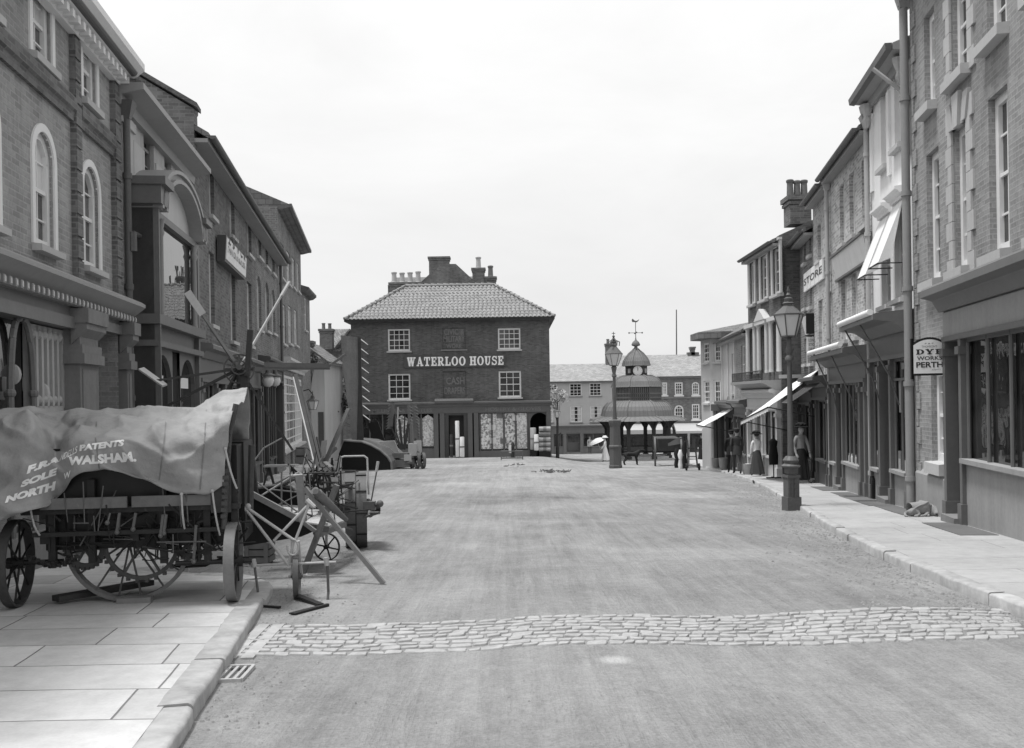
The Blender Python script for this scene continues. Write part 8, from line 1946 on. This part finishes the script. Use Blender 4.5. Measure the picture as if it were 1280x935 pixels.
g, h = fit(1001, 531, 604, PAVE); person('woman in grey striped blouse, long black skirt and wide dark hat walking behind the lamp', g, max(1.58, min(1.7, h)), up_+PI+.5, ('cloth_stripe','cloth_black','cloth_black'), 'f', .3, (.3,-.2), 'wide', lean=.02)
g = at(877.5, 576); person('woman in long black dress and hat standing at the pavement end with a white dog', g, 1.66, up_+2.4, ('cloth_black','cloth_black','cloth_black'), 'f', .1, (.1,.1), 'wide')
g = at(756.5, 577); w_, pt, hands = person('woman all in white with a parasol, half hidden by the tall lamp pedestal', g, 1.6, up_+PI/2, ('cloth_white','cloth_white','cloth_white'), 'f', .1, (.3,.3), 'wide', armbend=(.6,.8))
m = MB(); q = hands[1]; tip = q+Vector((-.25,-.05,.62)); m.tube(q-Vector((-.05,0,.12)), tip, .012)
d_ = (tip-q).normalized(); Rm = d_.to_track_quat('Z', 'Y').to_matrix(); m.lathe([(.55,-.22),(.45,-.1),(.25,-.02),(.02,.03)], tip, 14, axis=Rm, cap=False); single(m, 'parasol', MT['cloth_white'], 'open white parasol held by the woman in white', 'parasol')
g = at(737.5, 567.5); person('man in shirt sleeves standing outside the pale rendered house', g, 1.7, -PI/2, ('cloth_stripe','cloth_dark','cloth_dark'), 'm', .05, (.05,.05), 'cap')
def quadruped(label, g, L, heading, mat, pose='stand', tailup=.2, head=1.):
    """L: shoulder height"""
    F_ = Vector((math.cos(heading), math.sin(heading), 0)); S = Vector((-F_.y, F_.x, 0)); Zv = Vector((0,0,1)); r = thing('dog', label, 'dog', g); k = L
    p = lambda a, b, c: g+(F_*a+S*b+Zv*c)*k
    J = []; E = []
    def add(q, rad, par=None):
        J.append((q, (rad[0]*k, rad[1]*k) if isinstance(rad, tuple) else rad*k))
        if par is not None: E.append((par, len(J)-1))
        return len(J)-1
    mid = add(p(0,0,.82), (.15,.17)); sh = add(p(.42,0,.82), (.16,.22), mid); rp = add(p(-.45,0,.84), (.14,.17), mid); nk = add(p(.62,0,1.02), .13, sh); hd = add(p(.76,0,1.16), .13, nk); mz = add(p(.93,0,1.1), .075, hd); add(p(1.06,0,1.07), .05, mz)
    for s_ in (1, -1):
        add(p(.7,s_*.1,1.12), .05, hd); add(p(.66,s_*.15,1.0), .025, len(J)-1)
        el = add(p(.4,s_*.12,.52), .075, sh); wr = add(p(.45,s_*.12,.22), .045, el); ft = add(p(.45,s_*.12,.05), .042, wr); add(p(.53,s_*.12,.035), .04, ft)
        kn = add(p(-.34,s_*.13,.52), .09, rp); hk = add(p(-.56,s_*.13,.28), .045, kn); ft = add(p(-.5,s_*.13,.05), .04, hk); add(p(-.42,s_*.13,.035), .04, ft)
    t1 = add(p(-.66,0,.84), .045, rp); t2 = add(p(-.85,0,.72+tailup*.3), .035, t1); add(p(-1.0,0,.7+tailup), .02, t2)
    mb = MB(); skin(mb, J, E, 0, 2, mid); mb.ball(p(1.1,0,1.08), .03*k, 6, 4, 1)
    for s_ in (1, -1): mb.ball(p(.86,s_*.07,1.18), .018*k, 6, 4, 1)
    mb.build('body', [MT[mat], MT['hair_dark']], r, smooth=70); return r
g = at(789, 581.5); quadruped('big dark dog standing in the road beside the tall lamp pedestal', g, .74, .12, 'fur_black', tailup=.1)
g = at(887, 577); quadruped('small white dog at the feet of the woman in black', g, .34, 2.2, 'fur_white', tailup=.4)
# dog asleep on the pavement, lying curled against the drainpipe
g = at(1147, 645, PAVE); k = .5
F_ = Vector((.98,.1,0)).normalized(); S = Vector((-F_.y, F_.x, 0)); Zv = Vector((0,0,1)); q = lambda a, b, c: g+(F_*a+S*b+Zv*c)*k
r = thing('dog', 'fawn dog asleep on the right pavement at the foot of the drainpipe', 'dog', g)
J = [(q(0,0.02,.24),(.28*k,.26*k)), (q(.3,.03,.25),(.27*k,.25*k)), (q(-.26,.03,.22),(.25*k,.24*k)), (q(.5,-.05,.22),.17*k), (q(.57,-.18,.19),.18*k), (q(.5,-.32,.12),.1*k), (q(.44,-.41,.09),.075*k),
     (q(.28,-.16,.1),.075*k), (q(.1,-.3,.05),.045*k), (q(-.08,-.32,.04),.04*k), (q(-.2,-.14,.17),.18*k), (q(-.05,-.26,.07),.06*k), (q(-.3,-.33,.04),.042*k), (q(-.18,-.38,.035),.035*k), (q(-.44,.0,.1),.06*k), (q(-.52,-.14,.05),.04*k), (q(-.5,-.28,.04),.03*k),
     (q(.68,-.12,.2),.07*k), (q(.73,-.22,.1),.05*k), (q(.32,-.12,.06),.05*k), (q(.18,-.38,.045),.04*k)]
E = [(0,1),(0,2),(1,3),(3,4),(4,5),(5,6),(1,7),(7,8),(8,9),(2,10),(10,11),(11,12),(12,13),(2,14),(14,15),(15,16),(4,17),(17,18),(1,19),(19,20)]
mb = MB(); skin(mb, J, E, 0, 2, 0); mb.ball(q(.42,-.46,.1), .035*k, 6, 4, 1); mb.build('body', [MT['fur_fawn'], MT['hair_dark']], r, smooth=70)
# ---------------------------------------------------------------- daylight and camera
w = bpy.data.worlds.new('World'); sc.world = w; w.use_nodes = True; t = w.node_tree; t.nodes.clear()
out = t.nodes.new('ShaderNodeOutputWorld'); bg = t.nodes.new('ShaderNodeBackground'); t.links.new(bg.outputs[0], out.inputs[0])
SUN_EL, SUN_AZ = math.radians(73), math.radians(-100)    # high on the left, veiled by cloud
sky = t.nodes.new('ShaderNodeTexSky'); sky.sky_type = 'NISHITA'; sky.sun_disc = False; sky.sun_elevation = SUN_EL; sky.sun_rotation = SUN_AZ
bw = t.nodes.new('ShaderNodeRGBToBW'); t.links.new(sky.outputs[0], bw.inputs[0])
geo = t.nodes.new('ShaderNodeTexCoord'); mp = t.nodes.new('ShaderNodeMapping'); mp.inputs['Scale'].default_value = (1.6, 1.6, 4.5); t.links.new(geo.outputs['Generated'], mp.inputs[0])
nz = t.nodes.new('ShaderNodeTexNoise'); nz.inputs['Scale'].default_value = 1.5; nz.inputs['Detail'].default_value = 6; nz.inputs['Roughness'].default_value = .6; nz.inputs['Distortion'].default_value = .3; t.links.new(mp.outputs[0], nz.inputs['Vector'])
mr = t.nodes.new('ShaderNodeMapRange'); t.links.new(nz.outputs['Fac'], mr.inputs[0])
for i, q in enumerate((.3, .7, 5.35, 6.05)): mr.inputs[i+1].default_value = q
# cloud sheet grows brighter overhead
sp = t.nodes.new('ShaderNodeSeparateXYZ'); t.links.new(geo.outputs['Generated'], sp.inputs[0])
up = t.nodes.new('ShaderNodeMapRange'); t.links.new(sp.outputs[2], up.inputs[0])
for i, q in enumerate((.05, .42, .98, 1.25)): up.inputs[i+1].default_value = q
ml = t.nodes.new('ShaderNodeMath'); ml.operation = 'MULTIPLY'; t.links.new(mr.outputs[0], ml.inputs[0]); t.links.new(up.outputs[0], ml.inputs[1])
mx = t.nodes.new('ShaderNodeMix'); mx.data_type = 'FLOAT'; mx.inputs[0].default_value = .9; t.links.new(bw.outputs[0], mx.inputs[2]); t.links.new(ml.outputs[0], mx.inputs[3])
t.links.new(mx.outputs[0], bg.inputs['Color']); bg.inputs['Strength'].default_value = .1
s = bpy.data.lights.new('sun', 'SUN'); s.energy = 2.4; s.angle = math.radians(11); so = bpy.data.objects.new('sun', s); COL.objects.link(so)
dv = Vector((math.sin(SUN_AZ)*math.cos(SUN_EL), math.cos(SUN_AZ)*math.cos(SUN_EL), math.sin(SUN_EL)))
so.rotation_euler = dv.to_track_quat('Z', 'Y').to_euler(); so.location = (0, 0, 40)
cam = bpy.data.cameras.new('camera'); co = bpy.data.objects.new('camera', cam); COL.objects.link(co); sc.camera = co
cam.sensor_fit = 'HORIZONTAL'; cam.sensor_width = 36; cam.lens = FPX/1280*36; cam.shift_y = 32.5/1280; cam.clip_start = .05; cam.clip_end = 4000
Mx = Matrix(((CR, SR, 0, 0), (0, 0, -1, 0), (-SR, CR, 0, EYE), (0, 0, 0, 1))); co.matrix_world = Mx
sc.view_settings.view_transform = 'Standard'; sc.view_settings.look = 'None'; sc.view_settings.exposure = .62; sc.view_settings.gamma = 1
sc.cycles.max_bounces = 6; sc.cycles.use_denoising = True
